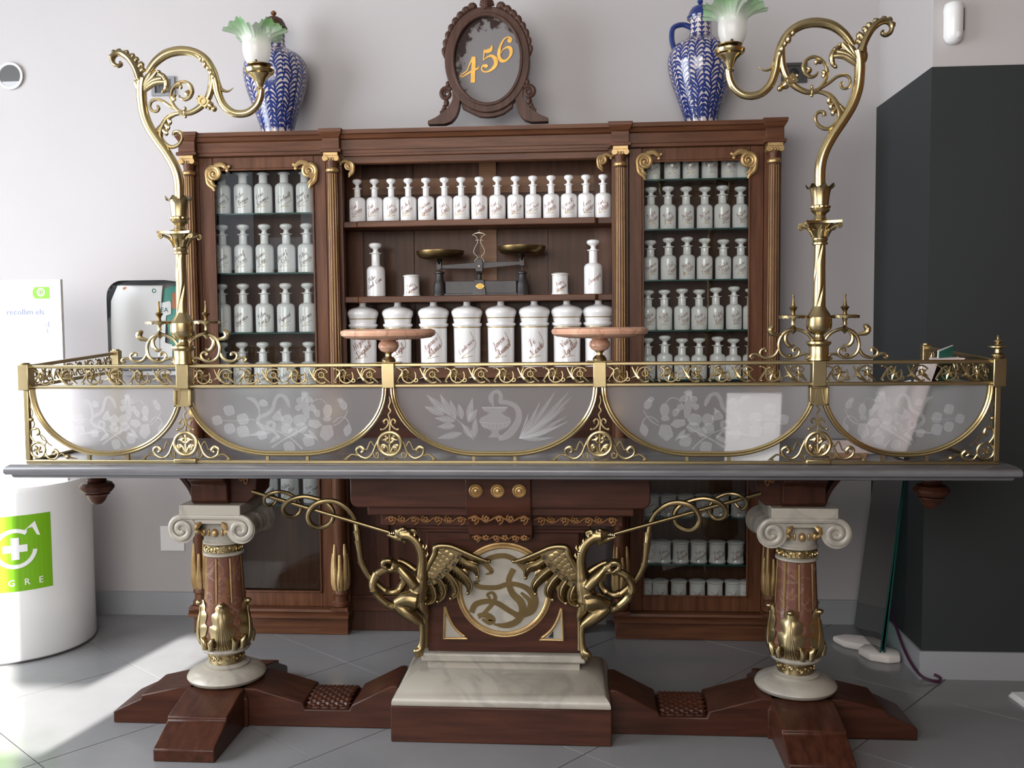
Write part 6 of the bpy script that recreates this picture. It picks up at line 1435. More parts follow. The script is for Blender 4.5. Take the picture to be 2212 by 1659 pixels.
E = Etch(f2, 1.43e-3 / 4.809); bouquet(E); fin(E, panes[1][0])
f4 = lambda x, y: (2 * XC - f2(x, y)[0], f2(x, y)[1])
E = Etch(f4, 1.43e-3 / 4.809); bouquet(E); fin(E, panes[3][0])
E = Etch(lambda x, y: (lambda q: (q.x, q.z))(U(740 + x / 2.962, 540 + y / 2.962, PANE_Y)), 1.40e-3 / 2.962); lamp_urn(E); fin(E, panes[2][0])
x2 = panes[1][1]; x1 = panes[0][1]
f1 = lambda x, y: (lambda q: (x1 + (q[0] - x2) * 0.80 + 0.02, 0.955 + (q[1] - 0.945) * 0.92))(f2(x, y))
E = Etch(f1, 1.2e-3 / 4.809); bouquet(E); fin(E, panes[0][0])
f5 = lambda x, y: (2 * XC - f1(x, y)[0], f1(x, y)[1])
E = Etch(f5, 1.2e-3 / 4.809); bouquet(E); fin(E, panes[4][0])

# ------------------------------------------------------------------ brass lamps rising from the gallery
def lamp(s, label, zk):
    lx = XC + s * XLp; z0 = ZTR1 + 0.001
    t = thing('gas_lamp', label, 'lamp', (lx, YG, z0), 'brass lamps on the counter')
    def zz(py): return 1.227 + (783 - py) * 0.001405
    def lp(name, mb, mat, **k):
        return mb.build(name, mat, t, **k)
    lp('drum', MB().lathe(lx, YG, [(0.031, z0), (0.031, z0 + 0.006), (0.028, z0 + 0.012), (0.028, z0 + 0.040), (0.035, z0 + 0.048), (0.035, z0 + 0.054), (0.020, z0 + 0.058), (0.016, z0 + 0.064), (0.013, z0 + 0.072), (0.015, z0 + 0.080)], 32), 'brass')
    za = zz(730)
    lp('bulb', MB().lathe(lx, YG, [(0.014, za - 0.004), (0.024, za), (0.034, za + 0.012), (0.036, za + 0.022), (0.036, za + 0.046), (0.033, za + 0.050), (0.030, za + 0.056), (0.021, za + 0.070), (0.018, za + 0.078)], 40, lambda a, r, z, j: (r * (1 + (0.012 * math.cos(a * 20 + z * 90) if 2 <= j <= 4 else 0)), z)), 'brass')
    zs_, ze_ = za + 0.076, zz(548)
    pr = [(0.0178 - 0.0022 * i / 40, zs_ + (ze_ - zs_) * i / 40) for i in range(41)]
    lp('twisted_shaft', MB().lathe(lx, YG, pr, 48, lambda a, r, z, j: (r * (1 - 0.17 * max(0, math.cos(3 * a - (z - zs_) * 48)) ** 8), z)), 'brass', smooth=60)
    zc = ze_
    lp('collar', MB().lathe(lx, YG, [(0.015, zc - 0.002), (0.022, zc), (0.022, zc + 0.005), (0.019, zc + 0.008), (0.022, zc + 0.013), (0.022, zc + 0.018), (0.018, zc + 0.021)], 32), 'brass')
    cpm = MB().lathe(lx, YG, [(0.018, zc + 0.020), (0.020, zc + 0.035), (0.026, zc + 0.050), (0.034, zc + 0.058)], 32)
    zt_ = zc + 0.066
    cpm.prism_z([(lx + a * 0.050, YG + b * 0.050) for a, b in ((-1, -1), (-0.5, -0.72), (0, -0.66), (0.5, -0.72), (1, -1), (0.72, -0.5), (0.66, 0), (0.72, 0.5), (1, 1), (0.5, 0.72), (0, 0.66), (-0.5, 0.72), (-1, 1), (-0.72, 0.5), (-0.66, 0), (-0.72, -0.5))], zt_ - 0.007, zt_)
    for sx in (-1, 1):
        for sy in (-1, 1):
            cpm.tube(cr([(lx + sx * 0.016, YG + sy * 0.012, zc + 0.026), (lx + sx * 0.028, YG + sy * 0.018, zc + 0.046), (lx + sx * 0.044, YG + sy * 0.028, zc + 0.056)], 4), [0.004, 0.005, 0.004], 6)
            cpm.tube([(lx + sx * 0.046 + p[0], YG + sy * 0.034, zt_ - 0.014 + p[1]) for p in spiral(0, 0, 0.008, 0.001, 90, 90 - sx * 500, 16)], 0.0032, 6)
    for k in range(8):
        a = 2 * PI * k / 8; cpm.tube([(lx + 0.019 * math.cos(a), YG + 0.019 * math.sin(a), zc + 0.022), (lx + 0.026 * math.cos(a), YG + 0.026 * math.sin(a), zc + 0.038), (lx + 0.033 * math.cos(a), YG + 0.033 * math.sin(a), zc + 0.042)], [0.005, 0.006, 0.003], 6)
    lp('capital', cpm, 'brass')
    z1 = zt_
    lp('vase_stem', MB().lathe(lx, YG, [(0.034, z1), (0.030, z1 + 0.004), (0.018, z1 + 0.008), (0.015, z1 + 0.016), (0.017, z1 + 0.022), (0.025, z1 + 0.028), (0.027, z1 + 0.033), (0.024, z1 + 0.038)], 32), 'brass')
    lp('bead_ring', MB().lathe(lx, YG, [(0.023, z1 + 0.036), (0.028, z1 + 0.039), (0.028, z1 + 0.044), (0.023, z1 + 0.047)], 48, lambda a, r, z, j: (r * (1 + 0.04 * math.cos(a * 16)), z)), 'brass')
    z2 = z1 + 0.046; z3 = zz(430)
    lp('leaf_cup', MB().lathe(lx, YG, [(0.0235, z2), (0.0245, z2 + 0.3 * (z3 - z2)), (0.027, z2 + 0.7 * (z3 - z2)), (0.031, z2 + 0.92 * (z3 - z2)), (0.040, z3 + 0.001)], 64, lambda a, r, z, j: (r * (1 + 0.05 * math.cos(a * 8) * (j / 4)), z + (0.006 * math.cos(a * 8) if j == 4 else 0))), 'brass', smooth=60)
    # everything above the cup is traced on the left lamp, then mirrored for the right one
    def L3(x, y):
        q = U(240 + x / 5.028, 90 + y / 5.028, YG); dx = q.x - (XC - XLp); dz = (q.z - 1.723) * zk
        return Vector((lx + (dx if s < 0 else -dx), YG, 1.723 + dz))
    def tr(pts, dy=0.0): return [tuple(L3(*p) + Vector((0, dy, 0))) for p in pts]
    c0_ = (lx, YG, z2 + 0.01)
    stem = cr([c0_] + tr([(742, 1640), (732, 1500), (690, 1360), (605, 1210), (505, 1070), (415, 930), (360, 790), (336, 650), (330, 510), (345, 400)]), 6)
    lp('main_stem', MB().tube(stem, [0.0155, 0.0155, 0.0155, 0.0152, 0.0150, 0.0150, 0.0150, 0.0150, 0.0150, 0.0155, 0.016], 16), 'brass_bright')
    lp('arm', MB().tube(cr(tr([(390, 350), (480, 225), (600, 135), (750, 100), (900, 118), (1020, 190), (1100, 310), (1140, 440), (1160, 550), (1210, 675), (1295, 758), (1390, 785), (1490, 768), (1575, 700), (1618, 610), (1632, 510)]), 6), [0.0095, 0.0125, 0.0140, 0.0142, 0.0135, 0.0128, 0.0125, 0.0125, 0.0125, 0.0122, 0.0118, 0.0116, 0.0114, 0.0112, 0.0110, 0.0104], 14), 'brass_bright')
    lp('inner_ring', MB().tube(cr(tr([(1090, 330), (1095, 430), (1085, 520), (1045, 625), (970, 710), (880, 765), (810, 778), (740, 770)]), 6), [0.0090, 0.0108, 0.0112, 0.0105, 0.0095, 0.0085, 0.0078, 0.0070], 12), 'brass_bright')
    sc_ = MB()
    sc_.tube(cr(tr([(790, 770), (725, 745), (675, 680), (650, 600), (665, 520), (720, 455), (790, 435), (855, 465), (882, 530), (860, 595), (805, 630), (755, 610), (740, 580)]), 5), [0.006, 0.006, 0.0056, 0.0056, 0.0054, 0.005, 0.005, 0.0055, 0.0065, 0.0065, 0.0055, 0.004, 0.002], 10)
    sc_.tube(cr(tr([(730, 755), (640, 700), (560, 645), (490, 628), (435, 655), (425, 710), (455, 755), (500, 755), (518, 720), (500, 695)]), 5), [0.004, 0.005, 0.0048, 0.0048, 0.0048, 0.0045, 0.0045, 0.0045, 0.005, 0.004], 10)
    sc_.tube(cr(tr([(770, 775), (690, 790), (620, 830), (570, 900), (540, 980), (545, 1050), (590, 1110), (660, 1145), (730, 1120), (770, 1060), (765, 1000), (730, 975), (690, 985), (685, 1020)]), 5), [0.005, 0.0065, 0.008, 0.009, 0.008, 0.0068, 0.0062, 0.006, 0.0056, 0.0052, 0.005, 0.005, 0.006, 0.007], 10)
    for a_, b_, c_ in (((610, 830), (640, 870), (625, 910)), ((580, 890), (620, 930), (600, 970)), ((555, 950), (600, 990), (590, 1020)), ((690, 640), (675, 600), (705, 575)), ((700, 490), (750, 480), (760, 515)), ((560, 900), (500, 970), (490, 1010)), ((850, 590), (820, 560), (850, 530))): sc_.tube(cr(tr([a_, b_, c_]), 4), [0.006, 0.0075, 0.0065, 0.003], 8)
    lp('scroll', sc_, 'brass_bright')
    k8 = MB(); q = L3(1020, 660); an = -0.62 if s < 0 else 0.62
    bx_ = MB().box(-0.016, 0.016, -0.016, 0.016, -0.013, 0.013); ca, sa = math.cos(an), math.sin(an)
    k8.add([(q.x + x * ca - z * sa, q.y + y, q.z + x * sa + z * ca) for x, y, z in bx_.v], bx_.f)
    d = Vector((ca, 0, sa)) * (1 if s < 0 else -1)
    k8.tube([tuple(q + d * 0.014), tuple(q + d * 0.024), tuple(q + d * 0.027)], [0.013, 0.011, 0.006], 14).ball(tuple(q + d * 0.033), 0.0095)
    k8.tube([tuple(q - d * 0.012), tuple(q - d * 0.022), tuple(q - d * 0.026)], [0.009, 0.006, 0.0075], 12); k8.ring((q.x, q.y - 0.017, q.z), 0.009, 0.0022, 20, 6)
    lp('gas_tap', k8, 'brass_bright', smooth=35)
    q = L3(805, 770); lp('ring_collar', MB().ball(tuple(q), 0.0085, (0.55, 1.1, 1.5)).ball((q.x, q.y, q.z + 0.012), 0.006, (0.8, 1, 1)).ball((q.x, q.y, q.z - 0.012), 0.005), 'brass_bright')
    # acanthus plume at the top of the stem and buds along the arm
    pl_ = MB()
    pl_.tube(cr(tr([(320, 420), (290, 330), (255, 260), (210, 195), (150, 145), (90, 125), (40, 140), (15, 185), (30, 240), (75, 265), (110, 245), (95, 215)]), 5), [0.013, 0.0125, 0.012, 0.0115, 0.0105, 0.0095, 0.0085, 0.0075, 0.0065, 0.0062, 0.0055, 0.003], 8, 1.5)
    for a_, b_, c_ in (((255, 230), (270, 190), (300, 200)), ((225, 195), (230, 150), (255, 170)), ((170, 150), (165, 115), (190, 130)), ((100, 125), (85, 100), (110, 110)), ((50, 135), (30, 115), (50, 110)), ((290, 290), (330, 240), (340, 290)), ((20, 170), (2, 160), (10, 200)), ((300, 350), (340, 300), (350, 330))): pl_.tube(cr(tr([a_, b_, c_]), 4), [0.009, 0.009, 0.008, 0.004], 8)
    lp('acanthus_plume', pl_, 'brass', smooth=50)
    p2_ = MB()
    for (a_, b_, c_) in (((335, 520), (420, 420), (500, 320)), ((345, 530), (450, 430), (555, 400)), ((350, 540), (470, 450), (590, 440)), ((340, 540), (400, 400), (440, 330)), ((330, 520), (300, 420), (285, 350)), ((325, 540), (290, 450), (300, 400))): p2_.tube(cr(tr([a_, b_, c_], -0.004), 4), [0.009, 0.012, 0.010, 0.006], 8, 0.7)
    p2_.tube(cr(tr([(480, 330), (560, 370), (600, 440), (590, 520), (550, 555)]), 4), [0.004, 0.008, 0.009, 0.007, 0.003], 8)
    for c_ in ((520, 330), (575, 375), (605, 430), (600, 490), (570, 540)): p2_.ball(tuple(L3(*c_)), 0.006, (1, 1.4, 1))
    lp('acanthus_leaf', p2_, 'brass', smooth=50)
    bd_ = MB()
    for (x, y, r) in ((1030, 250, 0.010), (1065, 290, 0.008), (1095, 340, 0.010), (1120, 385, 0.009), (985, 190, 0.008)): bd_.ball(tuple(L3(x, y) + Vector((0, -0.007, 0))), r, (0.9, 0.9, 1.3))
    bd_.tube(cr(tr([(1130, 400), (1165, 470), (1200, 520), (1270, 540), (1330, 500)]), 4), [0.010, 0.009, 0.006, 0.003, 0.001], 8)
    lp('arm_bud', bd_, 'brass_bright')
    # drip cup, gallery ring and tulip shade
    e = L3(1632, 520); hx = L3(1615, 400).x
    lp('drip_cup', MB().lathe(hx, YG, [(0.010, e.z - 0.004), (0.013, e.z), (0.010, e.z + 0.004), (0.009, e.z + 0.008), (0.013, e.z + 0.018), (0.021, e.z + 0.032), (0.030, e.z + 0.039), (0.033, e.z + 0.044), (0.040, e.z + 0.047), (0.043, e.z + 0.053), (0.044, e.z + 0.058), (0.037, e.z + 0.061), (0.010, e.z + 0.058)], 40), 'brass_bright')
    zr = e.z + 0.070
    lp('shade_holder', MB().lathe(hx - s * -0.0, YG, [(0.010, e.z + 0.056), (0.024, e.z + 0.060), (0.024, zr - 0.004), (0.034, zr), (0.035, zr + 0.003), (0.026, zr + 0.004), (0.010, zr + 0.002)], 32).ball((hx, YG - 0.032, zr + 0.006), 0.0045), 'brass_dark')
    prof = [(0.026, 0.0), (0.030, 0.004), (0.036, 0.018), (0.041, 0.036), (0.0425, 0.054), (0.042, 0.070), (0.045, 0.084), (0.054, 0.097), (0.066, 0.107), (0.080, 0.114), (0.087, 0.117)]
    prof = cr(prof, 3)
    def ruff(a, r, z, j):
        u = max(0.0, min(1.0, (z - 0.060) / 0.057)); d = math.cos(a * 5 + 0.6); f_ = math.cos(a * 30)
        return r * (1 + 0.16 * u * u * d + 0.022 * u * f_ + 0.018 * math.cos(a * 5) * (1 - u)), z + 0.017 * u * u * d * -1 + 0.004 * u * f_
    sh_ = MB().lathe(0, 0, prof, 150, ruff, cap=False)
    sh_.build('tulip_shade', 'tulip_glass', t, smooth=60, loc=(hx + 0.007 * s, YG, zr + 0.001)).scale = (0.98, 0.98, 0.92)
    return t, L3
lamp(-1, 'tall curling brass lamp with green edged tulip shade, in front of the left urn', 1.0)
lamp(1, 'tall curling brass lamp with green edged tulip shade, in front of the right urn', 1.055)
# candle brackets beside the lamps
def candle_bracket(s, side, label):
    lx = XC + s * XLp; t = thing('candle_bracket', label, 'bracket', (lx + side * 0.07, YG, ZTR1), 'brass candle brackets beside the lamps')
    zr0 = ZTR1
    def B7(x, y):
        u = (x - 1450) / 7.54 * 0.001405; z = zr0 + 0.001 + (1480 - y) / 7.54 * 0.001405
        return (lx + (u if side < 0 else -u), YG, z)
    def tr(pts): return [B7(*p) for p in pts]
    m = MB(); r = 0.0048
    m.tube(cr(tr([(1390, 1300), (1360, 1180), (1290, 1080), (1180, 1015), (1060, 995), (950, 1030), (870, 1110), (835, 1220), (850, 1330), (905, 1405), (990, 1440), (1080, 1435), (1140, 1390), (1150, 1330), (1105, 1292), (1055, 1312), (1065, 1345)]), 5), [0.0045, 0.0048, 0.005, 0.005, 0.005, 0.0052, 0.0052, 0.0052, 0.0052, 0.0052, 0.005, 0.0048, 0.0045, 0.004, 0.004, 0.0045, 0.006], 8)
    m.tube(cr(tr([(838, 1290), (790, 1385), (720, 1432), (640, 1442), (570, 1410), (550, 1350), (590, 1302), (640, 1312), (638, 1345)]), 5), [0.0035, 0.005, 0.005, 0.0046, 0.0044, 0.004, 0.004, 0.0045, 0.006], 8)
    m.tube(cr(tr([(590, 1425), (510, 1390), (440, 1385), (400, 1415), (425, 1445), (455, 1430)]), 5), [0.004, 0.004, 0.004, 0.0045, 0.005, 0.004], 8)
    m.tube(cr(tr([(1110, 1425), (1180, 1395), (1255, 1385), (1300, 1420), (1270, 1452), (1245, 1440)]), 5), [0.004, 0.004, 0.004, 0.0045, 0.005, 0.004], 8)
    m.build('scroll', 'brass', t)
    lf = MB().tube(cr(tr([(890, 1085), (800, 1075), (725, 1050), (705, 1000), (740, 955), (775, 950)]), 5), [0.003, 0.006, 0.009, 0.010, 0.008, 0.003], 8, 1.2)
    lf.tube(cr(tr([(995, 1040), (940, 1100), (945, 1190), (1005, 1255), (1080, 1235)]), 5), [0.003, 0.006, 0.007, 0.006, 0.002], 8)
    lf.build('leaf_curl', 'brass', t)
    c = B7(1055, 1000); hh = 0.0145
    MB().add([(c[0] - hh, c[1], c[2]), (c[0], c[1], c[2] + hh), (c[0] + hh, c[1], c[2]), (c[0], c[1], c[2] - hh), (c[0], c[1] - 0.012, c[2]), (c[0], c[1] + 0.012, c[2])], [(0, 4, 1), (1, 4, 2), (2, 4, 3), (3, 4, 0), (1, 5, 0), (2, 5, 1), (3, 5, 2), (0, 5, 3)]).build('pyramid_boss', 'brass', t, smooth=0)
    MB().ball(B7(1015, 1405), 0.0058).build('bead', 'brass_dark', t)
    cx = c[0]; zp = B7(0, 790)[2]
    MB().lathe(cx, YG, [(0.007, B7(0, 930)[2]), (0.005, B7(0, 880)[2]), (0.008, B7(0, 830)[2]), (0.010, zp - 0.002)], 16).build('stem', 'brass', t)
    MB().lathe(cx, YG, [(0.010, zp - 0.003), (0.030, zp - 0.002), (0.040, zp - 0.004), (0.041, zp + 0.001), (0.030, zp + 0.004), (0.006, zp + 0.004)], 60, lambda a, r_, z, j: (r_, z - (0.004 * abs(math.sin(a * 8)) if j in (2,) else 0))).build('drip_pan', 'brass', t)
    MB().lathe(cx, YG, [(0.006, zp + 0.004), (0.005, zp + 0.012), (0.009, zp + 0.020), (0.0125, B7(0, 658)[2]), (0.012, B7(0, 650)[2]), (0.006, B7(0, 635)[2]), (0.0032, B7(0, 560)[2]), (0.0024, B7(0, 490)[2]), (0.0036, B7(0, 470)[2]), (0.003, B7(0, 455)[2]), (0.001, B7(0, 450)[2])], 16).build('pricket', 'brass_dark', t)
candle_bracket(-1, -1, 'brass scroll bracket with candle spike, in front of the defibrillator case')
candle_bracket(-1, 1, 'brass scroll bracket with candle spike, in front of the left glass cabinet')
candle_bracket(1, -1, 'brass scroll bracket with candle spike, at the right edge of the cabinet')
candle_bracket(1, 1, 'brass scroll bracket with candle spike, in front of the dark wall')
# pink marble stands
for s, lab in ((-1, 'round pink marble stand on a brass stem, left of the two'), (1, 'round pink marble stand on a brass stem, right of the two')):
    x = XC + s * XMp; z = ZTR1 + 0.001; t = thing('marble_stand', lab, 'stand', (x, YG, z), 'pink marble stands on the gallery')
    MB().box(x - 0.038, x + 0.038, YG - 0.024, YG + 0.024, z, z + 0.002).build('foot_plate', 'brass_dark', t)
    MB().lathe(x, YG, [(0.020, z + 0.002), (0.021, z + 0.008), (0.016, z + 0.015), (0.009, z + 0.019), (0.009, z + 0.026), (0.014, z + 0.030), (0.010, z + 0.033)], 28).build('stem', 'brass', t)
    MB().lathe(x, YG, [(0.012, z + 0.030), (0.024, z + 0.036), (0.031, z + 0.047), (0.030, z + 0.056), (0.026, z + 0.062), (0.022, z + 0.066), (0.036, z + 0.070)], 36).build('knop', 'marble_pink', t)
    MB().lathe(x, YG, [(0.09, z + 0.070), (0.128, z + 0.075), (0.140, z + 0.082), (0.143, z + 0.090), (0.140, z + 0.097), (0.130, z + 0.1005), (0.126, z + 0.101)], 64).build('disc', 'marble_pink', t)

# ------------------------------------------------------------------ things on the worktop behind the glass
a, b = U(1572, 850, 2.915), U(1690, 850, 2.915)
cd = thing('notice_card', 'white notice card standing behind the right etched pane', 'card', ((a.x + b.x) / 2, 2.915, ZW1))
mbc = MB(); x0_, x1_ = a.x, b.x
mbc.add([(x0_ - 0.012, 2.895, ZW1), (x1_ - 0.012, 2.895, ZW1), (x1_, 2.925, a.z), (x0_, 2.925, a.z), (x0_ - 0.012, 2.898, ZW1), (x1_ - 0.012, 2.898, ZW1), (x1_, 2.928, a.z), (x0_, 2.928, a.z)], [(0, 1, 2, 3), (7, 6, 5, 4), (0, 4, 5, 1), (1, 5, 6, 2), (2, 6, 7, 3), (3, 7, 4, 0)]).build('sheet', 'white_matt', cd, smooth=0)
MB().box(x0_ + 0.02, x1_ - 0.02, 2.929, 2.98, ZW1, ZW1 + 0.003).build('prop', 'paper', cd, smooth=0)
def sheet(pts, th, mat, name, par):
    n = (Vector(pts[1]) - Vector(pts[0])).cross(Vector(pts[3]) - Vector(pts[0])).normalized() * th
    v = [tuple(p) for p in pts] + [tuple(Vector(p) + n) for p in pts]
    return MB().add(v, [(0, 1, 2, 3), (7, 6, 5, 4), (0, 4, 5, 1), (1, 5, 6, 2), (2, 6, 7, 3), (3, 7, 4, 0)]).build(name, mat, par, smooth=0)
q0, q1 = U(1952, 990, 2.94), U(2026, 786, 2.94)
p0 = Vector((q0.x, 2.94, ZW1 + 0.002)); up_ = Vector((q1.x - q0.x, 0, q1.z - ZW1)); dp_ = Vector((0.02, 0.16, 0)); dr_x = Vector((0.10, 0.01, 0.0))
lh = thing('leaflet_holder', 'clear acrylic holder with white leaflets leaning at the right end of the worktop', 'leaflet holder', (q0.x, 3.0, ZW1))
sheet([p0 + dp_, p0, p0 + up_, p0 + dp_ + up_], 0.014, 'paper_pink', 'leaflet_stack', lh)
sheet([p0 + dp_ + Vector((0.018, 0, 0)), p0 + Vector((0.018, 0, 0)), p0 + up_ + Vector((0.018, 0, 0)), p0 + dp_ + up_ + Vector((0.018, 0, 0))], 0.003, 'acrylic', 'back_sheet', lh)
sheet([p0 + Vector((-0.11, 0.10, 0)), p0 + Vector((-0.015, 0.14, 0)), p0 + Vector((-0.015, 0.14, 0)) + up_ * 0.80, p0 + Vector((-0.11, 0.10, 0)) + up_ * 0.72], 0.006, 'paper', 'folded_leaflet', lh)
sheet([p0 + up_ + Vector((0.0, 0.02, 0.002)), p0 + up_ + Vector((0.085, 0.02, 0.004)), p0 + up_ + Vector((0.10, 0.13, 0.004)), p0 + up_ + Vector((0.02, 0.13, 0.002))], 0.010, 'paper_pink', 'top_leaflet', lh)
g0, g1 = U(2022, 778, 3.02), U(2052, 773, 3.08)
gc = thing('card', 'small green card sticking up above the leaflets', 'card', (g0.x, 3.03, 1.10))
sheet([(g0.x, 3.02, 1.12), (g1.x, 3.08, 1.12), (g1.x + 0.006, 3.08, g1.z + 0.040), (g0.x + 0.004, 3.02, g0.z + 0.030)], 0.003, 'paper', 'backing', gc)
sheet([(g0.x + 0.004, 3.0185, 1.12), (g1.x + 0.002, 3.0785, 1.12), (g1.x + 0.008, 3.0785, g1.z + 0.038), (g0.x + 0.008, 3.0185, g0.z + 0.026)], 0.001, 'teal_card', 'green_face', gc)
tq = U(1825, 985, 3.0); tr_ = thing('tray', 'small terracotta coloured tray blurred behind the rightmost pane', 'tray', (tq.x, 3.0, ZW1))
MB().frustum((tq.x - 0.050, tq.x + 0.050, 2.955, 3.045), ZW1, (tq.x - 0.056, tq.x + 0.056, 2.948, 3.052), ZW1 + 0.022).build('base', 'terracotta', tr_, bevel=0.003)
mrim = MB()
for q in ((-0.058, 0.058, 2.946, 2.952), (-0.058, 0.058, 3.048, 3.054), (-0.058, -0.052, 2.952, 3.048), (0.052, 0.058, 2.952, 3.048)): mrim.box(tq.x + q[0], tq.x + q[1], q[2], q[3], ZW1 + 0.020, ZW1 + 0.045)
mrim.build('rim', 'paper_pink', tr_)

# ------------------------------------------------------------------ white medicine collection bin with its display board
bx_, by_, br_ = -2.415, 3.845, 0.310
bn = thing('collection_bin', 'tall white cylindrical collection bin with green recycling emblem at left', 'bin', (bx_, by_, 0))
zbt = U(130, 1034, by_).z
MB().lathe(bx_, by_, [(br_ - 0.012, 0.0), (br_ - 0.004, 0.006), (br_, 0.014), (br_, zbt - 0.02), (br_ - 0.01, zbt)], 72).build('drum', 'white_gloss', bn)
MB().lathe(bx_, by_, [(br_ - 0.002, 0.0005), (br_ + 0.001, 0.002), (br_ + 0.001, 0.006), (br_ - 0.002, 0.008)], 72, cap=False).build('foot_ring', 'grey_dark', bn)
def on_bin(th, z, off): return (bx_ + (br_ + off) * math.sin(th), by_ - (br_ + off) * math.cos(th), z)
def bin_th(px, py):
    # angle on the drum hit by the line of sight
    d = ray(px, py); ox, oy = -bx_, -by_; A = d.x * d.x + d.y * d.y; B = 2 * (d.x * ox + d.y * oy); Cc = ox * ox + oy * oy - br_ * br_
    t_ = (-B - math.sqrt(max(0, B * B - 4 * A * Cc))) / (2 * A); P_ = Vector((d.x * t_, d.y * t_, H + d.z * t_)); return math.atan2(P_.x - bx_, -(P_.y - by_)), P_.z
thr, zg1 = bin_th(108, 1105); _, zg0 = bin_th(112, 1265); thl = thr - 1.15
def bin_patch(name, t0, t1, z0, z1, mat, off, n=20):
    vs = [on_bin(t0 + (t1 - t0) * i / n, z, off) for z in (z0, z1) for i in range(n + 1)]
    return MB().add(vs, [(i, i + 1, n + 2 + i, n + 1 + i) for i in range(n)]).build(name, mat, bn, smooth=0)
em = bin_patch('emblem', thl, thr, zg0, zg1, 'lime', 0.0012)
def bin_poly(name, pts, off=0.0022):
    """white shapes on the emblem; pts in (u metres right of emblem centre, z)"""
    tc_ = thr - 0.135 / br_; return MB().add([on_bin(tc_ + u / br_, z, off) for u, z in pts], [tuple(range(len(pts)))]).build(name, 'white_matt', bn, smooth=0)
zc_ = (zg0 + zg1) / 2 + 0.02; R_ = 0.095
def ring_seg(a0, a1, r0, r1, n=16):
    o = [(r1 * math.cos(math.radians(a0 + (a1 - a0) * i / n)), zc_ + r1 * math.sin(math.radians(a0 + (a1 - a0) * i / n))) for i in range(n + 1)]
    i_ = [(r0 * math.cos(math.radians(a1 + (a0 - a1) * i / n)), zc_ + r0 * math.sin(math.radians(a1 + (a0 - a1) * i / n))) for i in range(n + 1)]
    return o + i_
for k in range(8): bin_poly('arrow_arc', ring_seg(55 + k * 22, 55 + (k + 1) * 22, 0.064, 0.080, 3))
for k in range(9): bin_poly('arrow_arc', ring_seg(-160 + k * 17, -160 + (k + 1) * 17, 0.064, 0.080, 3))
bin_poly('arrow_head', [(0.026, zc_ + 0.064), (0.092, zc_ + 0.044), (0.074, zc_ + 0.104)])
c_ = 0.0145
def bin_strip(u0, u1, z0, z1, off, n=6):
    tc2 = thr - 0.135 / br_; vs_ = [on_bin(tc2 + (u0 + (u1 - u0) * i / n) / br_, z, off) for z in (z0, z1) for i in range(n + 1)]
    MB().add(vs_, [(i, i + 1, n + 2 + i, n + 1 + i) for i in range(n)]).build('cross_bar', 'white_matt', bn, smooth=0)
bin_strip(-0.044, 0.044, zc_ - c_, zc_ + c_, 0.0024); bin_strip(-c_, c_, zc_ - 0.044, zc_ + 0.044, 0.0026, 2)
v, f = text_mesh('S   I   G   R   E', 0, 0.01, 1.0); wd = max(q[0] for q in v) - min(q[0] for q in v); k_ = 0.215 / wd; tc_ = thr - 0.145 / br_
MB().add([on_bin(tc_ + x * k_ / br_, zg0 + 0.034 + y * k_ * 1.0, 0.0022) for x, y, z in v], f).build('lettering', 'white_matt', bn, smooth=0)
# board
Yb = 3.80
bt = U(130, 603, Yb); xb1 = bt.x; zb1 = bt.z; xb0 = xb1 - 0.46
db = thing('display_board', 'white upright display board with green emblem standing on the bin', 'display board', ((xb0 + xb1) / 2, Yb, zbt))
MB().box(xb0, xb1, Yb, Yb + 0.018, zbt, zb1).build('panel', 'white_matt', db, bevel=0.001)
e0, e1 = U(70, 620, Yb), U(107, 645, Yb)
MB().prism([(e1.x, e0.z), (e1.x, e1.z), (e0.x + 0.012, e1.z)] + [(e0.x + 0.016 + 0.016 * math.cos(a), (e0.z + e1.z) / 2 + (e0.z - e1.z) / 2 * math.sin(a)) for a in [math.radians(270 - 180 * i / 10) for i in range(11)]], Yb - 0.0012, Yb).build('emblem', 'lime', db, smooth=0)
cx_, cz_ = (e0.x + e1.x) / 2, (e0.z + e1.z) / 2 + 0.002
MB().ring((cx_, Yb - 0.0014, cz_), 0.0145, 0.0028, 24, 4, 0.2).box(cx_ - 0.007, cx_ + 0.007, Yb - 0.0018, Yb - 0.001, cz_ - 0.0025, cz_ + 0.0025).box(cx_ - 0.0025, cx_ + 0.0025, Yb - 0.0018, Yb - 0.001, cz_ - 0.007, cz_ + 0.007).build('emblem_mark', 'white_matt', db, smooth=0)
for s_, py, px0, px1 in (('recollim els', 675, 15, 95), ('medicaments', 688, 8, 102), ('per la salut del', 702, 5, 106), ('Medi Ambient', 715, 6, 105)):
    l, r_ = U(px0, py, Yb), U(px1, py, Yb); flat_text(s_, ((l.x + r_.x) / 2, Yb, l.z), 0.02, 'ink_blue' if py != 688 else 'grey_mid', parent=db, wfit=r_.x - l.x)

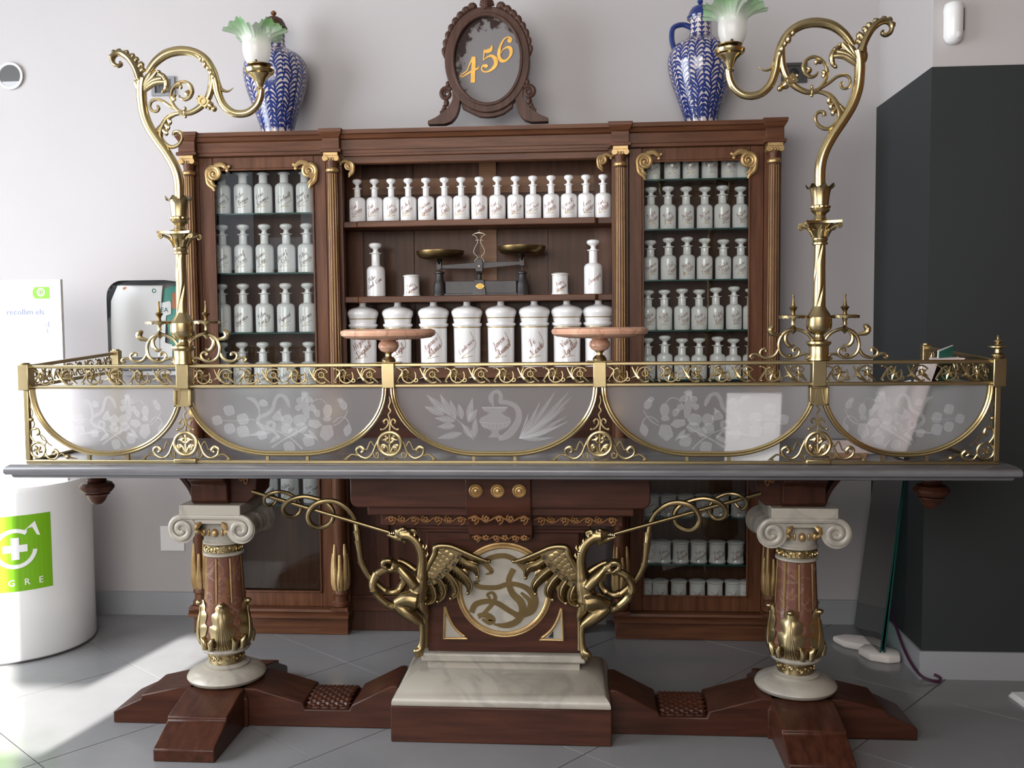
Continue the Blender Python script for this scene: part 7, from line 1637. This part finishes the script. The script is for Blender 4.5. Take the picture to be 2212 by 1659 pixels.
# ------------------------------------------------------------------ defibrillator case on the wall
Yk = 4.10
k0, k1 = U(224, 606, Yk), U(384, 800, Yk)
dc = thing('defibrillator_case', 'rounded clear defibrillator wall case with white papers, lettered DEA, behind the left lamp', 'case', ((k0.x + k1.x) / 2, Yk, k1.z))
xa, xb, za_, zb_ = k0.x, k1.x + 0.01, k1.z, k0.z
def round_rect(x0, x1, z0, z1, r, n=6): return arc(x1 - r, z1 - r, r, 0, 90, n) + arc(x0 + r, z1 - r, r, 90, 180, n) + [(x0, z0), (x1, z0)]
MB().prism(round_rect(xa, xb, za_, zb_, 0.07), 4.20, YB - 0.001).build('back_shell', 'grey_mid', dc)
cv = MB(); pr = round_rect(xa, xb, za_, zb_, 0.07); n_ = len(pr)
vs = [(x, 4.20, z) for x, z in pr] + [(x, Yk + 0.02, z) for x, z in pr] + [(xa + (x - xa) * 0.94 + 0.01, Yk, za_ + (z - za_) * 0.96) for x, z in pr]
cv.add(vs, [(i, (i + 1) % n_, n_ + (i + 1) % n_, n_ + i) for i in range(n_)] + [(n_ + i, n_ + (i + 1) % n_, 2 * n_ + (i + 1) % n_, 2 * n_ + i) for i in range(n_)] + [tuple(range(2 * n_, 3 * n_))])
cv.build('clear_cover', 'acrylic', dc, smooth=50)
def K(px, py, Y=4.155): q = U(px, py, Y); return (q.x, q.z)
MB().prism([K(255, 617), K(352, 617), K(345, 700), K(345, 772), K(240, 772), K(241, 650)], 4.150, 4.156).build('notice_sheet', 'paper', dc, smooth=0)
MB().prism([K(345, 655), K(366, 650), K(369, 655), K(369, 678), K(358, 682), K(356, 740), K(372, 745), K(372, 772), K(345, 772)], 4.157, 4.160).build('label_sheet', 'white_matt', dc, smooth=0)
MB().prism([K(352, 625), K(384, 612), K(384, 776), K(372, 776), K(358, 690), K(350, 650)], 4.163, 4.17).build('green_insert', 'dea_green', dc, smooth=0)
MB().prism([K(371, 632), K(383, 632), K(383, 668), K(371, 666)], 4.160, 4.1625).build('orange_tag', 'orange', dc, smooth=0)
l, r_ = K(337, 670, 4.156), K(363, 669, 4.156); flat_text('DEA', ((l[0] + r_[0]) / 2, 4.1560, l[1]), 0.02, 'teal_card', parent=dc, wfit=r_[0] - l[0])
h_ = K(268, 623, 4.15); MB().ball((h_[0], 4.149, h_[1]), 0.006, (1, 0.15, 1)).ball((h_[0] + 0.008, 4.149, h_[1] + 0.003), 0.004, (1, 0.15, 1)).build('heart_mark', 'orange', dc)
h_ = K(333, 628, 4.15); MB().ring((h_[0], 4.149, h_[1]), 0.008, 0.002, 20, 5).build('ring_mark', 'teal_card', dc)
MB().box(xa - 0.005, xb + 0.005, Yk - 0.005, YB - 0.001, za_ - 0.022, za_ - 0.002).build('bottom_tray', 'grey_mid', dc, bevel=0.003)

# ------------------------------------------------------------------ leaning glass sheets, stones, cable and paper on the right
stn = []
for nm, pts, z0, hgt in (('stone', [(1.035, 4.00), (1.06, 3.93), (1.13, 3.885), (1.20, 3.90), (1.215, 3.95), (1.17, 4.00), (1.09, 4.03)], 0, 0.030), ('stone', [(1.095, 3.85), (1.12, 3.775), (1.185, 3.745), (1.235, 3.76), (1.248, 3.81), (1.20, 3.88), (1.13, 3.895)], 0, 0.034)):
    m = MB(); n_ = len(pts); cx_, cy2 = sum(p[0] for p in pts) / n_, sum(p[1] for p in pts) / n_
    rings = [(0.94, 0.0), (1.0, 0.3), (0.97, 0.8), (0.86, 1.0)]
    rnd = random.Random(len(stn) + 3)
    vs = [(cx_ + (x - cx_) * k * (1 + rnd.uniform(-.03, .03)), cy2 + (y - cy2) * k, z0 + hgt * q * (1 + rnd.uniform(-.06, .06) * (q > 0.5))) for k, q in rings for x, y in pts]
    fs = [(j * n_ + i, j * n_ + (i + 1) % n_, (j + 1) * n_ + (i + 1) % n_, (j + 1) * n_ + i) for j in range(3) for i in range(n_)] + [tuple(range(n_ - 1, -1, -1)), tuple(range(3 * n_, 4 * n_))]
    stn.append(tag(m.add(vs, fs).build(nm, 'stone_white', None, smooth=40, bevel=0.004), 'flat white stone %s the leaning glass' % ('behind and left of' if not stn else 'directly under the front edge of'), 'stone', 'stones under the glass sheets'))
for i, (dx, lab) in enumerate(((0.0, 'inner clear glass sheet leaning on the dark wall, nearer the cabinet'), (0.016, 'outer clear glass sheet leaning on the dark wall, nearest the wall'))):
    gs = thing('glass_sheet', lab, 'glass sheet', (1.165 + dx, 3.93, 0.034), 'leaning glass sheets')
    b0 = Vector((1.158 + dx, 3.775, 0.036)); b1 = Vector((1.150 + dx, 4.10, 0.036)); top = Vector((0.084, 0.0, 0.735))
    if i: top = Vector((0.070, 0.0, 0.735))
    sheet([b0, b1, b1 + top, b0 + top], 0.005, 'green_glass', 'pane', gs)
    sheet([b0 + Vector((-0.0005, -0.0010, 0)), b0 + Vector((0.0058, -0.0010, 0)), b0 + Vector((0.0058, -0.0010, 0)) + top, b0 + Vector((-0.0005, -0.0010, 0)) + top], 0.0006, 'glass_edge', 'green_edge', gs)
cpts = [tuple(U(*p)) for p in ((1925, 1300, 3.95), (1933, 1322, 3.90))]
cab_pts = cr([(1.243, 4.02, 0.30), (1.240, 3.90, 0.17), (1.238, 3.78, 0.09), (1.236, 3.66, 0.045), (1.250, 3.57, 0.018), (1.300, 3.555, 0.006), (1.318, 3.575, 0.012), (1.300, 3.588, 0.020)], 6)
tag(MB().tube(cab_pts, 0.0055, 8).build('cable', 'plum_cable', None), 'dark plum electric cable trailing to the floor by the dark wall', 'cable')
pa = thing('paper_stack', 'corner of a white paper stack on the floor at far right', 'paper', (1.62, 3.38, 0))
for k in range(3): MB().prism_z([(1.505 + 0.004 * k, 3.44 - 0.002 * k), (1.515 + 0.004 * k, 3.33), (1.74, 3.30), (1.74, 3.46)], 0.0 + 0.006 * k, 0.0055 + 0.006 * k).build('sheaf', 'paper', pa, smooth=0)
